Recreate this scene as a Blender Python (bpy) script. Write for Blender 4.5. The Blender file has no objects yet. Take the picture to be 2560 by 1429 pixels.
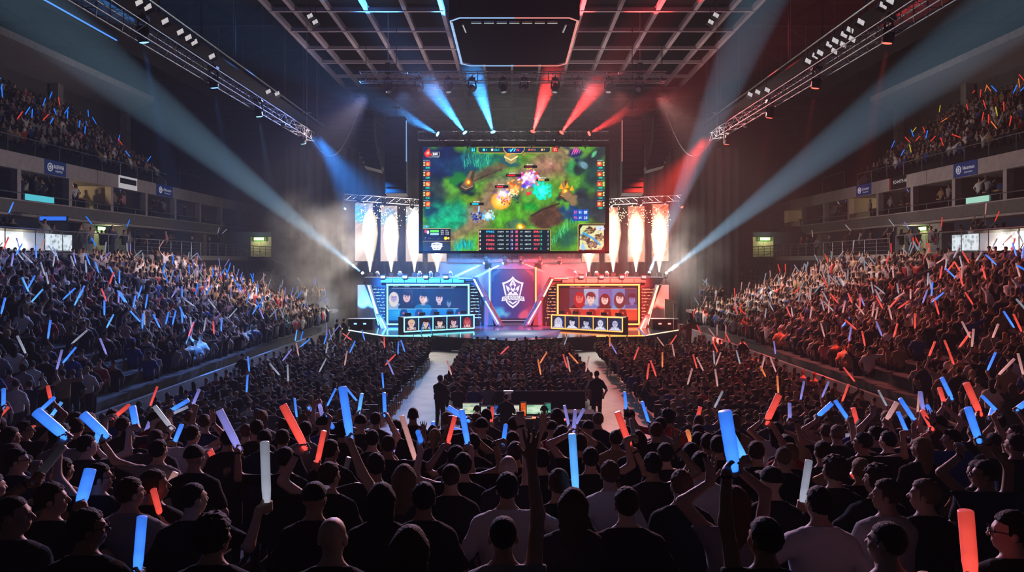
import bpy, bmesh, math, random
import numpy as np
import openvdb
from mathutils import Vector, Matrix

random.seed(7)
rng = np.random.default_rng(11)
SC = bpy.context.scene
COL = SC.collection
PI = math.pi
F = 1828.0          # focal length in pixels of the 2560 px wide frame
CX, HY, CZ = 1280.0, 655.0, 5.6   # principal column, horizon row, camera height


def P(px, py, Y):
    """world point seen at pixel (px, py) at depth Y"""
    return Vector(((px - CX) * Y / F, Y, CZ + (HY - py) * Y / F))


ORD = ('zeroth first second third fourth fifth sixth seventh eighth ninth tenth eleventh twelfth thirteenth fourteenth '
       'fifteenth sixteenth seventeenth eighteenth nineteenth').split()
TENS = {20: 'twent', 30: 'thirt', 40: 'fort', 50: 'fift', 60: 'sixt', 70: 'sevent'}


def ordw(n):
    if n < 20:
        return ORD[n]
    t, u = n - n % 10, n % 10
    return TENS[t] + 'ieth' if u == 0 else TENS[t] + 'y-' + ORD[u]


def tag(o, label=None, cat=None, group=None, kind=None):
    if label:
        o['label'] = label
    if cat:
        o['category'] = cat
    if group:
        o['group'] = group
    if kind:
        o['kind'] = kind
    return o


def empty(name, loc, label, cat, group=None, rz=0.0):
    o = bpy.data.objects.new(name, None)
    o.empty_display_size = 0.2
    COL.objects.link(o)
    o.location = loc
    o.rotation_euler = (0, 0, rz)
    return tag(o, label, cat, group)


# ---------------------------------------------------------------- materials
def srgb(r, g, b):
    def f(c):
        c /= 255.0
        return c / 12.92 if c <= 0.04045 else ((c + 0.055) / 1.055) ** 2.4
    return (f(r), f(g), f(b))


MATS = {}


def pmat(name, col, rough=0.7, metal=0.0, spec=0.4, noise=None, bump=0.0, nscale=6.0, coat=0.0):
    """procedural principled material, with an optional second colour mixed in by noise"""
    if name in MATS:
        return MATS[name]
    m = bpy.data.materials.new(name)
    m.use_nodes = True
    nt = m.node_tree
    b = nt.nodes['Principled BSDF']
    b.inputs['Base Color'].default_value = (*col, 1)
    b.inputs['Roughness'].default_value = rough
    b.inputs['Metallic'].default_value = metal
    b.inputs['Specular IOR Level'].default_value = spec
    b.inputs['Coat Weight'].default_value = coat
    if noise is not None or bump:
        tc = nt.nodes.new('ShaderNodeTexCoord')
        n = nt.nodes.new('ShaderNodeTexNoise')
        n.inputs['Scale'].default_value = nscale
        n.inputs['Detail'].default_value = 4
        nt.links.new(tc.outputs['Object'], n.inputs['Vector'])
        if noise is not None:
            r = nt.nodes.new('ShaderNodeValToRGB')
            r.color_ramp.elements[0].position = 0.35
            r.color_ramp.elements[1].position = 0.68
            r.color_ramp.elements[0].color = (*col, 1)
            r.color_ramp.elements[1].color = (*noise, 1)
            nt.links.new(n.outputs['Fac'], r.inputs['Fac'])
            nt.links.new(r.outputs['Color'], b.inputs['Base Color'])
        if bump:
            bp = nt.nodes.new('ShaderNodeBump')
            bp.inputs['Strength'].default_value = bump
            bp.inputs['Distance'].default_value = 0.02
            nt.links.new(n.outputs['Fac'], bp.inputs['Height'])
            nt.links.new(bp.outputs['Normal'], b.inputs['Normal'])
    MATS[name] = m
    return m


def objcolor_mat(name, rough=0.8, spec=0.25, mul=1.0, weave=0.0, scale=18):
    """surface whose own colour is the object's colour (clothes, skin and hair differ from person to person)"""
    m = bpy.data.materials.new(name)
    m.use_nodes = True
    nt = m.node_tree
    b = nt.nodes['Principled BSDF']
    oi = nt.nodes.new('ShaderNodeObjectInfo')
    b.inputs['Roughness'].default_value = rough
    b.inputs['Specular IOR Level'].default_value = spec
    nt.links.new(oi.outputs['Color'], b.inputs['Base Color'])
    if weave:
        tc = nt.nodes.new('ShaderNodeTexCoord')
        n = nt.nodes.new('ShaderNodeTexNoise')
        n.inputs['Scale'].default_value = scale
        n.inputs['Detail'].default_value = 5
        bp = nt.nodes.new('ShaderNodeBump')
        bp.inputs['Strength'].default_value = weave
        bp.inputs['Distance'].default_value = 0.03
        nt.links.new(tc.outputs['Object'], n.inputs['Vector'])
        nt.links.new(n.outputs['Fac'], bp.inputs['Height'])
        nt.links.new(bp.outputs['Normal'], b.inputs['Normal'])
    MATS[name] = m
    return m


def emat(name, col, s, sample=False, base=(0.02, 0.02, 0.02)):
    if name in MATS:
        return MATS[name]
    m = bpy.data.materials.new(name)
    m.use_nodes = True
    b = m.node_tree.nodes['Principled BSDF']
    b.inputs['Base Color'].default_value = (*base, 1)
    b.inputs['Emission Color'].default_value = (*col, 1)
    b.inputs['Emission Strength'].default_value = s
    m.cycles.emission_sampling = 'AUTO' if sample else 'NONE'
    MATS[name] = m
    return m


def attr_emat(name, s, rough=0.7):
    """LED pixels: emission from the picture stored on the panel's mesh"""
    m = bpy.data.materials.new(name)
    m.use_nodes = True
    nt = m.node_tree
    b = nt.nodes['Principled BSDF']
    b.inputs['Base Color'].default_value = (0.01, 0.01, 0.01, 1)
    b.inputs['Roughness'].default_value = rough
    b.inputs['Specular IOR Level'].default_value = .04
    a = nt.nodes.new('ShaderNodeVertexColor')
    a.layer_name = 'Col'
    nt.links.new(a.outputs['Color'], b.inputs['Emission Color'])
    b.inputs['Emission Strength'].default_value = s
    m.cycles.emission_sampling = 'NONE'
    MATS[name] = m
    return m


def attr_mat(name, rough=0.85):
    m = bpy.data.materials.new(name)
    m.use_nodes = True
    nt = m.node_tree
    b = nt.nodes['Principled BSDF']
    b.inputs['Roughness'].default_value = rough
    b.inputs['Specular IOR Level'].default_value = 0.25
    a = nt.nodes.new('ShaderNodeVertexColor')
    a.layer_name = 'Col'
    nt.links.new(a.outputs['Color'], b.inputs['Base Color'])
    MATS[name] = m
    return m


# ---------------------------------------------------------------- mesh builder
class MB:
    def __init__(s):
        s.v, s.f, s.m = [], [], []

    def add(s, vs, fs, mi=0):
        o = len(s.v)
        s.v += [tuple(v) for v in vs]
        s.f += [tuple(i + o for i in f) for f in fs]
        s.m += [mi] * len(fs)
        return s

    def box(s, c, d, mi=0, R=None):
        x, y, z = d[0] / 2, d[1] / 2, d[2] / 2
        vs = [Vector((a * x, b * y, e * z)) for a in (-1, 1) for b in (-1, 1) for e in (-1, 1)]
        if R is not None:
            vs = [R @ v for v in vs]
        c = Vector(c)
        return s.add([v + c for v in vs], [(0, 1, 3, 2), (4, 6, 7, 5), (0, 4, 5, 1), (2, 3, 7, 6), (0, 2, 6, 4), (1, 5, 7, 3)], mi)

    def bb(s, lo, hi, mi=0):
        return s.box([(a + b) / 2 for a, b in zip(lo, hi)], [b - a for a, b in zip(lo, hi)], mi)

    def tube(s, p0, p1, r0, r1=None, n=8, mi=0, cap=True):
        p0, p1 = Vector(p0), Vector(p1)
        r1 = r0 if r1 is None else r1
        d = (p1 - p0)
        if d.length < 1e-6:
            return s
        q = d.to_track_quat('Z', 'Y')
        vs = []
        for p, r in ((p0, r0), (p1, r1)):
            for i in range(n):
                a = 2 * PI * i / n
                vs.append(p + q @ Vector((r * math.cos(a), r * math.sin(a), 0)))
        fs = [(i, (i + 1) % n, n + (i + 1) % n, n + i) for i in range(n)]
        if cap:
            fs += [tuple(range(n - 1, -1, -1)), tuple(range(n, 2 * n))]
        return s.add(vs, fs, mi)

    def path(s, pts, r, n=6, mi=0):
        for a, b in zip(pts[:-1], pts[1:]):
            s.tube(a, b, r, n=n, mi=mi)
        return s

    def lathe(s, o, axis, prof, n=16, mi=0):
        """prof: (distance along axis, radius) list"""
        o = Vector(o)
        q = Vector(axis).to_track_quat('Z', 'Y')
        vs, fs = [], []
        for h, r in prof:
            for i in range(n):
                a = 2 * PI * i / n
                vs.append(o + q @ Vector((r * math.cos(a), r * math.sin(a), h)))
        for k in range(len(prof) - 1):
            for i in range(n):
                j = (i + 1) % n
                fs.append((k * n + i, k * n + j, (k + 1) * n + j, (k + 1) * n + i))
        fs += [tuple(range(n - 1, -1, -1)), tuple((len(prof) - 1) * n + i for i in range(n))]
        return s.add(vs, fs, mi)

    def prism(s, pts, off, mi=0):
        """polygon (list of points) extruded by vector off"""
        off = Vector(off)
        n = len(pts)
        vs = [Vector(p) for p in pts] + [Vector(p) + off for p in pts]
        fs = [tuple(range(n)), tuple(range(2 * n - 1, n - 1, -1))]
        fs += [(i, n + i, n + (i + 1) % n, (i + 1) % n) for i in range(n)]
        return s.add(vs, fs, mi)

    def quad(s, a, b, c, d, mi=0):
        return s.add([a, b, c, d], [(0, 1, 2, 3)], mi)

    def build(s, name, mats, parent=None, smooth=False, origin=None):
        me = bpy.data.meshes.new(name)
        o0 = Vector(origin) if origin is not None else Vector((0, 0, 0))
        me.from_pydata([Vector(v) - o0 for v in s.v] if origin is not None else s.v, [], s.f)
        if not isinstance(mats, (list, tuple)):
            mats = [mats]
        for m in mats:
            me.materials.append(m)
        if len(mats) > 1:
            me.polygons.foreach_set('material_index', s.m)
        bm = bmesh.new()
        bm.from_mesh(me)
        bmesh.ops.recalc_face_normals(bm, faces=bm.faces)
        bm.to_mesh(me)
        bm.free()
        if smooth:
            me.polygons.foreach_set('use_smooth', [True] * len(me.polygons))
        me.update()
        o = bpy.data.objects.new(name, me)
        COL.objects.link(o)
        o.location = o0
        if parent is not None:
            o.parent = parent
        return o


def mesh_arrays(name, V, T=None, Q=None, smooth=True, col=None):
    """mesh from numpy arrays"""
    nt = 0 if T is None else len(T)
    nq = 0 if Q is None else len(Q)
    me = bpy.data.meshes.new(name)
    me.vertices.add(len(V))
    me.vertices.foreach_set('co', np.ascontiguousarray(V, np.float32).ravel())
    loops = np.concatenate([T.ravel() if nt else np.zeros(0, int), Q.ravel() if nq else np.zeros(0, int)]).astype(np.int32)
    me.loops.add(len(loops))
    me.loops.foreach_set('vertex_index', loops)
    me.polygons.add(nt + nq)
    st = np.concatenate([np.arange(nt) * 3, nt * 3 + np.arange(nq) * 4]).astype(np.int32)
    me.polygons.foreach_set('loop_start', st)
    me.polygons.foreach_set('use_smooth', np.full(nt + nq, smooth))
    me.update(calc_edges=True)
    if col is not None:
        a = me.color_attributes.new('Col', 'FLOAT_COLOR', 'POINT')
        c = np.ones((len(V), 4), np.float32)
        c[:, :3] = col
        a.data.foreach_set('color', c.ravel())
    return me


def link(name, me, mats=None, parent=None, loc=None):
    o = bpy.data.objects.new(name, me)
    COL.objects.link(o)
    if mats is not None and len(me.materials) == 0:
        for m in (mats if isinstance(mats, (list, tuple)) else [mats]):
            me.materials.append(m)
    if parent is not None:
        o.parent = parent
    if loc is not None:
        o.location = loc
    return o


def text_mb(mb, s, a, b, h, depth=0.0, mi=0, fit=None, shear=0.0):
    """lettering s as flat mesh added to mb: starts at a, baseline towards b, letter height h (world units)"""
    cu = bpy.data.curves.new('t', 'FONT')
    cu.body = s
    cu.size = 1.0
    cu.resolution_u = 2
    cu.shear = shear
    cu.align_x = 'CENTER'
    ob = bpy.data.objects.new('t', cu)
    COL.objects.link(ob)
    dg = bpy.context.evaluated_depsgraph_get()
    me = bpy.data.meshes.new_from_object(ob.evaluated_get(dg))
    vs = [v.co.copy() for v in me.vertices]
    fs = [tuple(p.vertices) for p in me.polygons]
    bpy.data.objects.remove(ob)
    bpy.data.curves.remove(cu)
    bpy.data.meshes.remove(me)
    if not vs:
        return
    a, b = Vector(a), Vector(b)
    u = (b - a).normalized()
    up = Vector((0, 0, 1))
    w = max(v.x for v in vs) - min(v.x for v in vs)
    sx = sy = h / 0.7
    if fit:
        sx = fit / max(w, 1e-6)
    mid = (a + b) / 2
    n = u.cross(up)
    mb.add([mid + u * (v.x * sx) + up * (v.y * sy) + n * depth for v in vs], fs, mi)


# ---------------------------------------------------------------- signed-distance bodies
def _cap(X, Y, Z, a, b, ra, rb):
    ab = b - a
    L2 = max(float(ab @ ab), 1e-9)
    t = np.clip(((X - a[0]) * ab[0] + (Y - a[1]) * ab[1] + (Z - a[2]) * ab[2]) / L2, 0, 1)
    dx = X - a[0] - t * ab[0]
    dy = Y - a[1] - t * ab[1]
    dz = Z - a[2] - t * ab[2]
    return np.sqrt(dx * dx + dy * dy + dz * dz) - (ra + t * (rb - ra))


def _ell(X, Y, Z, c, r, R):
    x, y, z = X - c[0], Y - c[1], Z - c[2]
    if R is not None:
        x, y, z = (R[0, 0] * x + R[1, 0] * y + R[2, 0] * z, R[0, 1] * x + R[1, 1] * y + R[2, 1] * z, R[0, 2] * x + R[1, 2] * y + R[2, 2] * z)
    k0 = np.sqrt((x / r[0]) ** 2 + (y / r[1]) ** 2 + (z / r[2]) ** 2)
    k1 = np.sqrt((x / r[0] ** 2) ** 2 + (y / r[1] ** 2) ** 2 + (z / r[2] ** 2) ** 2)
    return k0 * (k0 - 1) / np.maximum(k1, 1e-6)


def cap(a, b, ra, rb=None, k=0.03, g=0):
    return ('c', np.array(a, float), np.array(b, float), ra, ra if rb is None else rb, k, g)


def ell(c, r, k=0.03, g=0, R=None):
    return ('e', np.array(c, float), np.array(r, float), R, None, k, g)


def pdist(p, X, Y, Z):
    return _cap(X, Y, Z, p[1], p[2], p[3], p[4]) if p[0] == 'c' else _ell(X, Y, Z, p[1], p[2], p[3])


def pbox(p, pad):
    if p[0] == 'c':
        r = max(p[3], p[4]) + pad
        return np.minimum(p[1], p[2]) - r, np.maximum(p[1], p[2]) + r
    r = (max(p[2]) if p[3] is not None else p[2]) + pad
    return p[1] - r, p[1] + r


def sdf_mesh(prims, h, adapt=0.25, post=None, clip=None):
    """smooth union of the primitives, meshed as one continuous surface"""
    lo = np.min([pbox(p, 3 * h)[0] for p in prims], 0)
    hi = np.max([pbox(p, 3 * h)[1] for p in prims], 0)
    if clip is not None:
        lo = np.maximum(lo, clip[0])
        hi = np.minimum(hi, clip[1])
    n = np.ceil((hi - lo) / h).astype(int) + 1
    ax = [lo[i] + h * np.arange(n[i]) for i in range(3)]
    D = np.full(n, 1.0, np.float32)
    for p in prims:
        k = p[5]
        a, b = pbox(p, k + 3 * h)
        i0 = np.maximum(np.floor((a - lo) / h).astype(int), 0)
        i1 = np.minimum(np.ceil((b - lo) / h).astype(int) + 1, n)
        if (i1 <= i0).any():
            continue
        s = tuple(slice(i0[i], i1[i]) for i in range(3))
        X, Y, Z = ax[0][s[0]][:, None, None], ax[1][s[1]][None, :, None], ax[2][s[2]][None, None, :]
        d = pdist(p, X, Y, Z)
        q = D[s]
        hh = np.maximum(k - np.abs(q - d), 0) / k
        D[s] = np.minimum(q, d) - hh * hh * k * 0.25
    if post is not None:
        D = post(D, ax[0][:, None, None], ax[1][None, :, None], ax[2][None, None, :]).astype(np.float32)
    D[0], D[-1], D[:, 0], D[:, -1], D[:, :, 0], D[:, :, -1] = 1, 1, 1, 1, 1, 1
    g = openvdb.FloatGrid(1.0)
    g.copyFromArray(np.ascontiguousarray(D))
    pts, tri, quad = g.convertToPolygons(isovalue=0.0, adaptivity=adapt)
    V = np.asarray(pts, float) * h + lo
    return V, np.asarray(tri, int).reshape(-1, 3)[:, ::-1], np.asarray(quad, int).reshape(-1, 4)[:, ::-1]


def groups_of(V, prims):
    best = np.full(len(V), 9.0)
    G = np.zeros(len(V), int)
    for p in prims:
        d = pdist(p, V[:, 0], V[:, 1], V[:, 2])
        w = d < best
        best[w] = d[w]
        G[w] = p[6]
    return G


A3 = lambda *a: np.array(a, float)


def rotz(a):
    c, s = math.cos(a), math.sin(a)
    return np.array([[c, -s, 0], [s, c, 0], [0, 0, 1.0]])


def head_prims(c, R, k=0.02, fine=True):
    """head with cranium, jaw, nose, brow, ears; faces +Y in its own frame"""
    T = lambda *a: c + R @ A3(*a)
    out = [ell(T(0, -.012, .03), (.077, .096, .092), k, 0, R),
           ell(T(0, .03, -.03), (.060, .068, .086), k, 0, R),
           ell(T(0, .062, -.088), (.033, .028, .024), k, 0, R)]
    if fine:
        out += [cap(T(0, .092, .01), T(0, .116, -.026), .009, .014, .012),
                cap(T(-.034, .082, .024), T(.034, .082, .024), .012, None, .015),
                cap(T(-.02, .094, -.06), T(.02, .094, -.06), .009, None, .012),
                ell(T(-.045, .06, -.02), (.025, .025, .022), .02, 0, R), ell(T(.045, .06, -.02), (.025, .025, .022), .02, 0, R),
                ell(T(-.079, -.008, -.012), (.011, .022, .034), .01, 0, R), ell(T(.079, -.008, -.012), (.011, .022, .034), .01, 0, R)]
    return out


def hair_mesh(style, c, R, h, adapt=0.2):
    T = lambda *a: c + R @ A3(*a)
    infl = {'short': .010, 'buzz': .004, 'curly': .026, 'long': .014, 'bun': .010, 'cap': .014, 'wavy': .018, 'tail': .010}[style]
    k = .025
    pr = [ell(T(0, -.014, .032), (.077 + infl, .096 + infl, .092 + infl), k, 0, R)]
    if style in ('long', 'wavy'):
        w = .05 if style == 'long' else .058
        for s in (-1, 1):
            pr += [cap(T(s * w, -.05, .02), T(s * (w + .012), -.088, -.30), .048, .03, .05), cap(T(s * .082, -.01, .02), T(s * .085, -.01, -.16), .022, .016, .03)]
        pr += [cap(T(0, -.07, .02), T(0, -.105, -.33), .052, .028, .05)]
    if style == 'bun':
        pr += [ell(T(0, -.085, .118), (.042, .042, .038), .02, 0, R)]
    if style == 'tail':
        pr += [cap(T(0, -.11, .04), T(0, -.15, -.04), .028, .032, .03), cap(T(0, -.15, -.04), T(0, -.135, -.22), .032, .014, .03)]
    if style == 'cap':
        pr += [ell(T(0, .115, .045), (.068, .075, .010), .015, 0, R)]
    c0 = np.array(c, float)

    def post(D, X, Y, Z):
        x, y, z = X - c0[0], Y - c0[1], Z - c0[2]
        ly = R[0, 1] * x + R[1, 1] * y + R[2, 1] * z
        lz = R[0, 2] * x + R[1, 2] * y + R[2, 2] * z
        lx = R[0, 0] * x + R[1, 0] * y + R[2, 0] * z
        if style in ('short', 'buzz', 'curly', 'bun', 'tail'):
            f = np.maximum(np.minimum(lz - (-.112 + .55 * (ly + .1)), .022 - ly), np.minimum(lz - (.052 + .15 * ly), .2))
            if style == 'tail':
                f = np.maximum(f, -.10 - ly)
        elif style == 'cap':
            f = lz - .02 + .3 * np.minimum(ly, 0) * 0
        else:
            f = np.maximum((lz - (-.10 + 1.15 * (ly + .06))) / 1.5, -.012 - ly)
        am = {'curly': .008, 'wavy': .006, 'short': .0045, 'long': .003, 'bun': .003, 'tail': .003}.get(style, .0012)
        D = D + am * np.sin(95 * lx + 13) * np.sin(88 * ly + 5) * np.sin(80 * lz) + am * .7 * np.sin(170 * lx) * np.sin(150 * lz + 40 * ly)
        return np.maximum(D, -f)
    return sdf_mesh(pr, h, adapt, post)


def hand_prims(wrist, R, side, kind):
    """palm, thumb and four unequal fingers; local +Z wrist to knuckles, +Y palm side, thumb on side*X"""
    T = lambda *a: wrist + R @ A3(*a)
    s = side
    o = [ell(T(0, 0, .05), (.040, .019, .052), .012, 0, R), cap(T(0, 0, -.01), T(0, 0, .03), .026, .028, .02)]
    xs, ln = (.030, .010, -.010, -.029), (.92, 1.0, .94, .78)
    for x, l in zip(xs, ln):
        x *= s
        if kind == 'grip':
            q = [(x, .0, .092), (x, .030 * l + .006, .112), (x, .062, .096), (x, .066, .066)]
        elif kind == 'fist':
            q = [(x, .0, .092), (x, .034, .104), (x, .048, .078), (x, .028, .06)]
        else:
            sp = x * .55
            q = [(x, .0, .092), (x + sp * .5, .004, .092 + .045 * l), (x + sp * .8, .010, .092 + .072 * l), (x + sp, .018, .092 + .095 * l)]
        for a, b, r in zip(q[:-1], q[1:], (.0105, .0095, .0085)):
            o.append(cap(T(*a), T(*b), r, r * .92, .006))
    if kind == 'grip':
        q = [(s * .030, .008, .022), (s * .050, .034, .044), (s * .036, .062, .062)]
    elif kind == 'fist':
        q = [(s * .030, .008, .022), (s * .046, .036, .05), (s * .018, .056, .074)]
    else:
        q = [(s * .030, .008, .022), (s * .060, .018, .055), (s * .078, .024, .082)]
    for a, b, r in zip(q[:-1], q[1:], (.014, .0115)):
        o.append(cap(T(*a), T(*b), r, r * .85, .008))
    return o


def norm(v):
    return v / max(np.linalg.norm(v), 1e-9)


def arm_joints(S, W, side, L1=.295, L2=.265, pole=None):
    d = W - S
    L = np.linalg.norm(d)
    mx = (L1 + L2) * .995
    if L > mx:
        f = min(L / mx, 1.16)
        L1, L2 = L1 * f, L2 * f
        if L > (L1 + L2) * .995:
            W = S + d / L * (L1 + L2) * .995
            L = (L1 + L2) * .995
    u = norm(W - S)
    a = (L1 * L1 - L2 * L2 + L * L) / (2 * L)
    hgt = math.sqrt(max(L1 * L1 - a * a, 0))
    pole = A3(side * .8, -.25, -.35) if pole is None else pole
    n = norm(pole - u * (pole @ u))
    return S + u * a + n * hgt, W


# ---- pose: dict(yaw, seated, wide, arms={'L':spec,'R':spec}); spec: None (hanging) | 'front' | ('wrist', pos, Rhand, kind)
def figure(pose, fine=True):
    """primitives of body, shirt and trousers plus the head frame; x right, y forward, z up, feet at the origin"""
    w = pose.get('wide', 1.0)
    seated = pose.get('seated', False)
    dz = -.46 if seated else 0.0
    U = lambda x, y, z: A3(x * (w if abs(x) < .2 else 1 + (w - 1) * .6), y, z + dz)
    k = .04
    torso = [ell(U(0, 0, .95), (.165 * w, .118, .12), k), cap(U(-.075, 0, 1.0), U(-.085, 0, 1.31), .105), cap(U(.075, 0, 1.0), U(.085, 0, 1.31), .105),
             ell(U(0, .005, 1.25), (.178 * w, .122, .165), k), cap(U(-.125, -.008, 1.352), U(.125, -.008, 1.352), .060, None, .05)]
    neck = [cap(U(-.145, -.01, 1.365), U(-.02, -.014, 1.485), .052, .046, .05), cap(U(.145, -.01, 1.365), U(.02, -.014, 1.485), .052, .046, .05),
            cap(U(0, -.012, 1.42), U(0, .01, 1.57), .057, .053, .03)]
    hc = U(0, .022, 1.625)
    R = rotz(pose.get('yaw', 0.0))
    if pose.get('pitch'):
        a = pose['pitch']
        R = R @ np.array([[1, 0, 0], [0, math.cos(a), -math.sin(a)], [0, math.sin(a), math.cos(a)]])
    head = head_prims(hc, R, .02, fine)
    limbs, sleeves, grips, wrists = [], [], {}, {}
    for sd, s in (('L', -1), ('R', 1)):
        sp = pose.get('arms', {}).get(sd)
        raised = sp is not None and sp != 'front' and sp[1][2] > 1.35 + dz
        S = U(s * .174, -.005, 1.415 if raised else 1.345)
        Rh = None
        if sp is None:
            W = U(s * .27, .06, .90) if not seated else A3(s * .14, .34, .60)
            kind, pole = ('fist', A3(s * .6, -.9, 0))
        elif sp == 'front':
            W = U(s * .07, .30, 1.18)
            kind, pole = 'fist', A3(s * .8, -.2, -.7)
        else:
            W, Rh, kind, pole = np.array(sp[1], float), sp[2], sp[3], None
        E, W = arm_joints(S, W, s, pole=pole)
        if Rh is None:
            z = norm(W - E)
            y = A3(-s, 0, 0) if sp is None else A3(0, 0, 1)
            y = norm(y - z * (y @ z))
            Rh = np.stack([np.cross(y, z), y, z], 1)
        limbs += [ell(S, (.066, .066, .072), .035), cap(S, E, .052, .042, .03), cap(E, W, .043, .029, .025)]
        sleeves += [ell(S, (.066, .066, .072), .035), cap(S, S + (E - S) * .72, .056, .052, .03)]
        limbs += hand_prims(W, Rh, -s if kind != 'mirror' else s, kind) if fine else [ell(W + Rh @ A3(0, .01, .05), (.042, .035, .06), .02, 0, Rh)]
        grips[sd] = W + Rh @ A3(0, .036, .075)
        wrists[sd] = (W, norm(W - E))
    if seated:
        legs = []
        for s in (-1, 1):
            legs += [cap(A3(s * .095, .0, .50), A3(s * .11, .42, .50), .085, .06, k), cap(A3(s * .11, .43, .49), A3(s * .11, .36, .10), .058, .038, k)]
        feet = [cap(A3(s * .11, .34, .045), A3(s * .115, .50, .035), .042, .038, .02) for s in (-1, 1)]
    else:
        legs = []
        for s in (-1, 1):
            legs += [cap(A3(s * .092, 0, .90), A3(s * .105, .015, .49), .088, .057, k), cap(A3(s * .105, .015, .49), A3(s * .11, -.03, .09), .056, .037, k)]
        feet = [cap(A3(s * .11, -.045, .045), A3(s * .12, .13, .035), .042, .038, .02) for s in (-1, 1)]
    return dict(torso=torso, neck=neck, head=head, limbs=limbs, sleeves=sleeves, legs=legs, feet=feet, hc=hc, R=R, grips=grips, wrists=wrists, dz=dz)


def inflate(pr, d):
    return [('c', p[1], p[2], p[3] + d, p[4] + d, p[5], p[6]) if p[0] == 'c' else ('e', p[1], p[2] + d, p[3], None, p[5], p[6]) for p in pr]


def body_me(fg, h, adapt=.25, name='body'):
    V, T, Q = sdf_mesh(fg['torso'] + fg['neck'] + fg['legs'] + fg['feet'] + fg['limbs'] + fg['head'], h, adapt)
    me = mesh_arrays(name, V, T, Q)
    # dark eyes, shoes
    me.materials.append(MATS['skin'])
    me.materials.append(MATS['eye'])
    me.materials.append(MATS['shoe'])
    n = len(me.polygons)
    cen = np.empty(n * 3, np.float32)
    me.polygons.foreach_get('center', cen)
    cen = cen.reshape(-1, 3)
    mi = np.zeros(n, np.int32)
    for s in (-1, 1):
        e = fg['hc'] + fg['R'] @ A3(s * .031, .088, .004)
        mi[np.linalg.norm(cen - e, axis=1) < .009] = 1
    mi[cen[:, 2] < .085] = 2
    me.polygons.foreach_set('material_index', mi)
    return me


def shirt_me(fg, h, adapt=.25, long=False):
    dz = fg['dz']
    pr = inflate(fg['torso'] + fg['neck'][:2], .014) + inflate(fg['sleeves'], .013)

    def post(D, X, Y, Z):
        f = np.minimum(1.475 + dz - .35 * Y - Z, Z - (.84 + dz))
        D = D + .004 * np.sin(22 * X + 9 * Z) * np.sin(17 * Z + 6 * Y)
        return np.maximum(D, -f)
    V, T, Q = sdf_mesh(pr, h, adapt, post)
    return mesh_arrays('shirt', V, T, Q)


def trouser_me(fg, h, adapt=.25):
    pr = inflate(fg['legs'] + fg['torso'][:1], .012)
    top = .97 + fg['dz']

    def post(D, X, Y, Z):
        return np.maximum(D, -np.minimum(np.maximum(top - Z, Y - .1), Z - .085))
    V, T, Q = sdf_mesh(pr, h, adapt, post)
    return mesh_arrays('trousers', V, T, Q)
# ================================================================ materials used all over the hall
objcolor_mat('skin', .55, .35)
objcolor_mat('cloth', .9, .15, weave=.35)
objcolor_mat('hair', .72, .25, weave=.9, scale=75)
pmat('eye', (.015, .012, .01), .3)
pmat('shoe', (.02, .02, .022))
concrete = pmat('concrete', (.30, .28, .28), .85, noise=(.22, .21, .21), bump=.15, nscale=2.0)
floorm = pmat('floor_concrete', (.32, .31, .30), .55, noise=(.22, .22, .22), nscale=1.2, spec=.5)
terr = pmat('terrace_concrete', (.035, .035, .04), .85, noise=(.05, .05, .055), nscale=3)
darkwall = pmat('dark_painted_wall', (.02, .022, .03), .9, noise=(.026, .028, .036), nscale=3, spec=.1)
bluewall = pmat('blue_painted_wall', (.03, .05, .10), .9, noise=(.04, .06, .11), nscale=2)
fascia_dark = pmat('grey_render', (.17, .16, .16), .9, noise=(.14, .13, .135), nscale=4, bump=.1)
fascia_pale = pmat('pale_concrete', (.46, .41, .42), .85, noise=(.38, .34, .35), nscale=3, bump=.1)
black = pmat('black_plastic', (.012, .012, .014), .5)
blackm = pmat('matte_black', (.008, .008, .009), .9)
steel = pmat('galvanised_steel', (.45, .46, .48), .4, .85)
alu = pmat('aluminium_truss', (.30, .31, .34), .4, .9)
railm = pmat('painted_rail', (.22, .22, .24), .45, .6)
gridm = pmat('pale_steel_beam', (.46, .38, .42), .6, .2, noise=(.40, .33, .37), nscale=1.5)
woodm = pmat('oak_counter', (.42, .24, .12), .5, noise=(.32, .18, .09), nscale=8)
curtm = pmat('black_drape', (.034, .033, .036), .95, noise=(.026, .025, .028), nscale=3, spec=.1)
roofm = pmat('dark_roof_deck', (.012, .013, .017), .9, noise=(.02, .02, .024), nscale=.8, spec=.1)
voidm = pmat('dull_black', (.006, .006, .007), 1.0, spec=0.0)
creamm = pmat('cream_paint', (.62, .60, .38), .7, noise=(.56, .54, .34), nscale=4)


def glass_mat(name, tint, a=.12):
    m = bpy.data.materials.new(name)
    m.use_nodes = True
    nt = m.node_tree
    nt.nodes.remove(nt.nodes['Principled BSDF'])
    mx, tr, gl = nt.nodes.new('ShaderNodeMixShader'), nt.nodes.new('ShaderNodeBsdfTransparent'), nt.nodes.new('ShaderNodeBsdfGlossy')
    tr.inputs['Color'].default_value = (*tint, 1)
    gl.inputs['Roughness'].default_value = .08
    mx.inputs['Fac'].default_value = a
    nt.links.new(tr.outputs[0], mx.inputs[1])
    nt.links.new(gl.outputs[0], mx.inputs[2])
    nt.links.new(mx.outputs[0], nt.nodes['Material Output'].inputs['Surface'])
    MATS[name] = m
    return m


railglass = glass_mat('rail_glass', (.82, .9, .95), .10)


def structure(mb, name, mats):
    o = mb.build(name, mats)
    o['kind'] = 'structure'
    return o


# ================================================================ floor, terraces
structure(MB().bb((-12.3, -6, -.2), (12.3, 97, 0)), 'floor', floorm)

# rows of the near stand (the camera's own stand): steps down towards the floor
NEAR_Y = [3.4 + .9 * k for k in range(10)]


def near_floor(Y):
    k = min(max(int(round((Y - 3.4) / .9)), 0), 9)
    return 2.91 - .125 * NEAR_Y[k]


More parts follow.
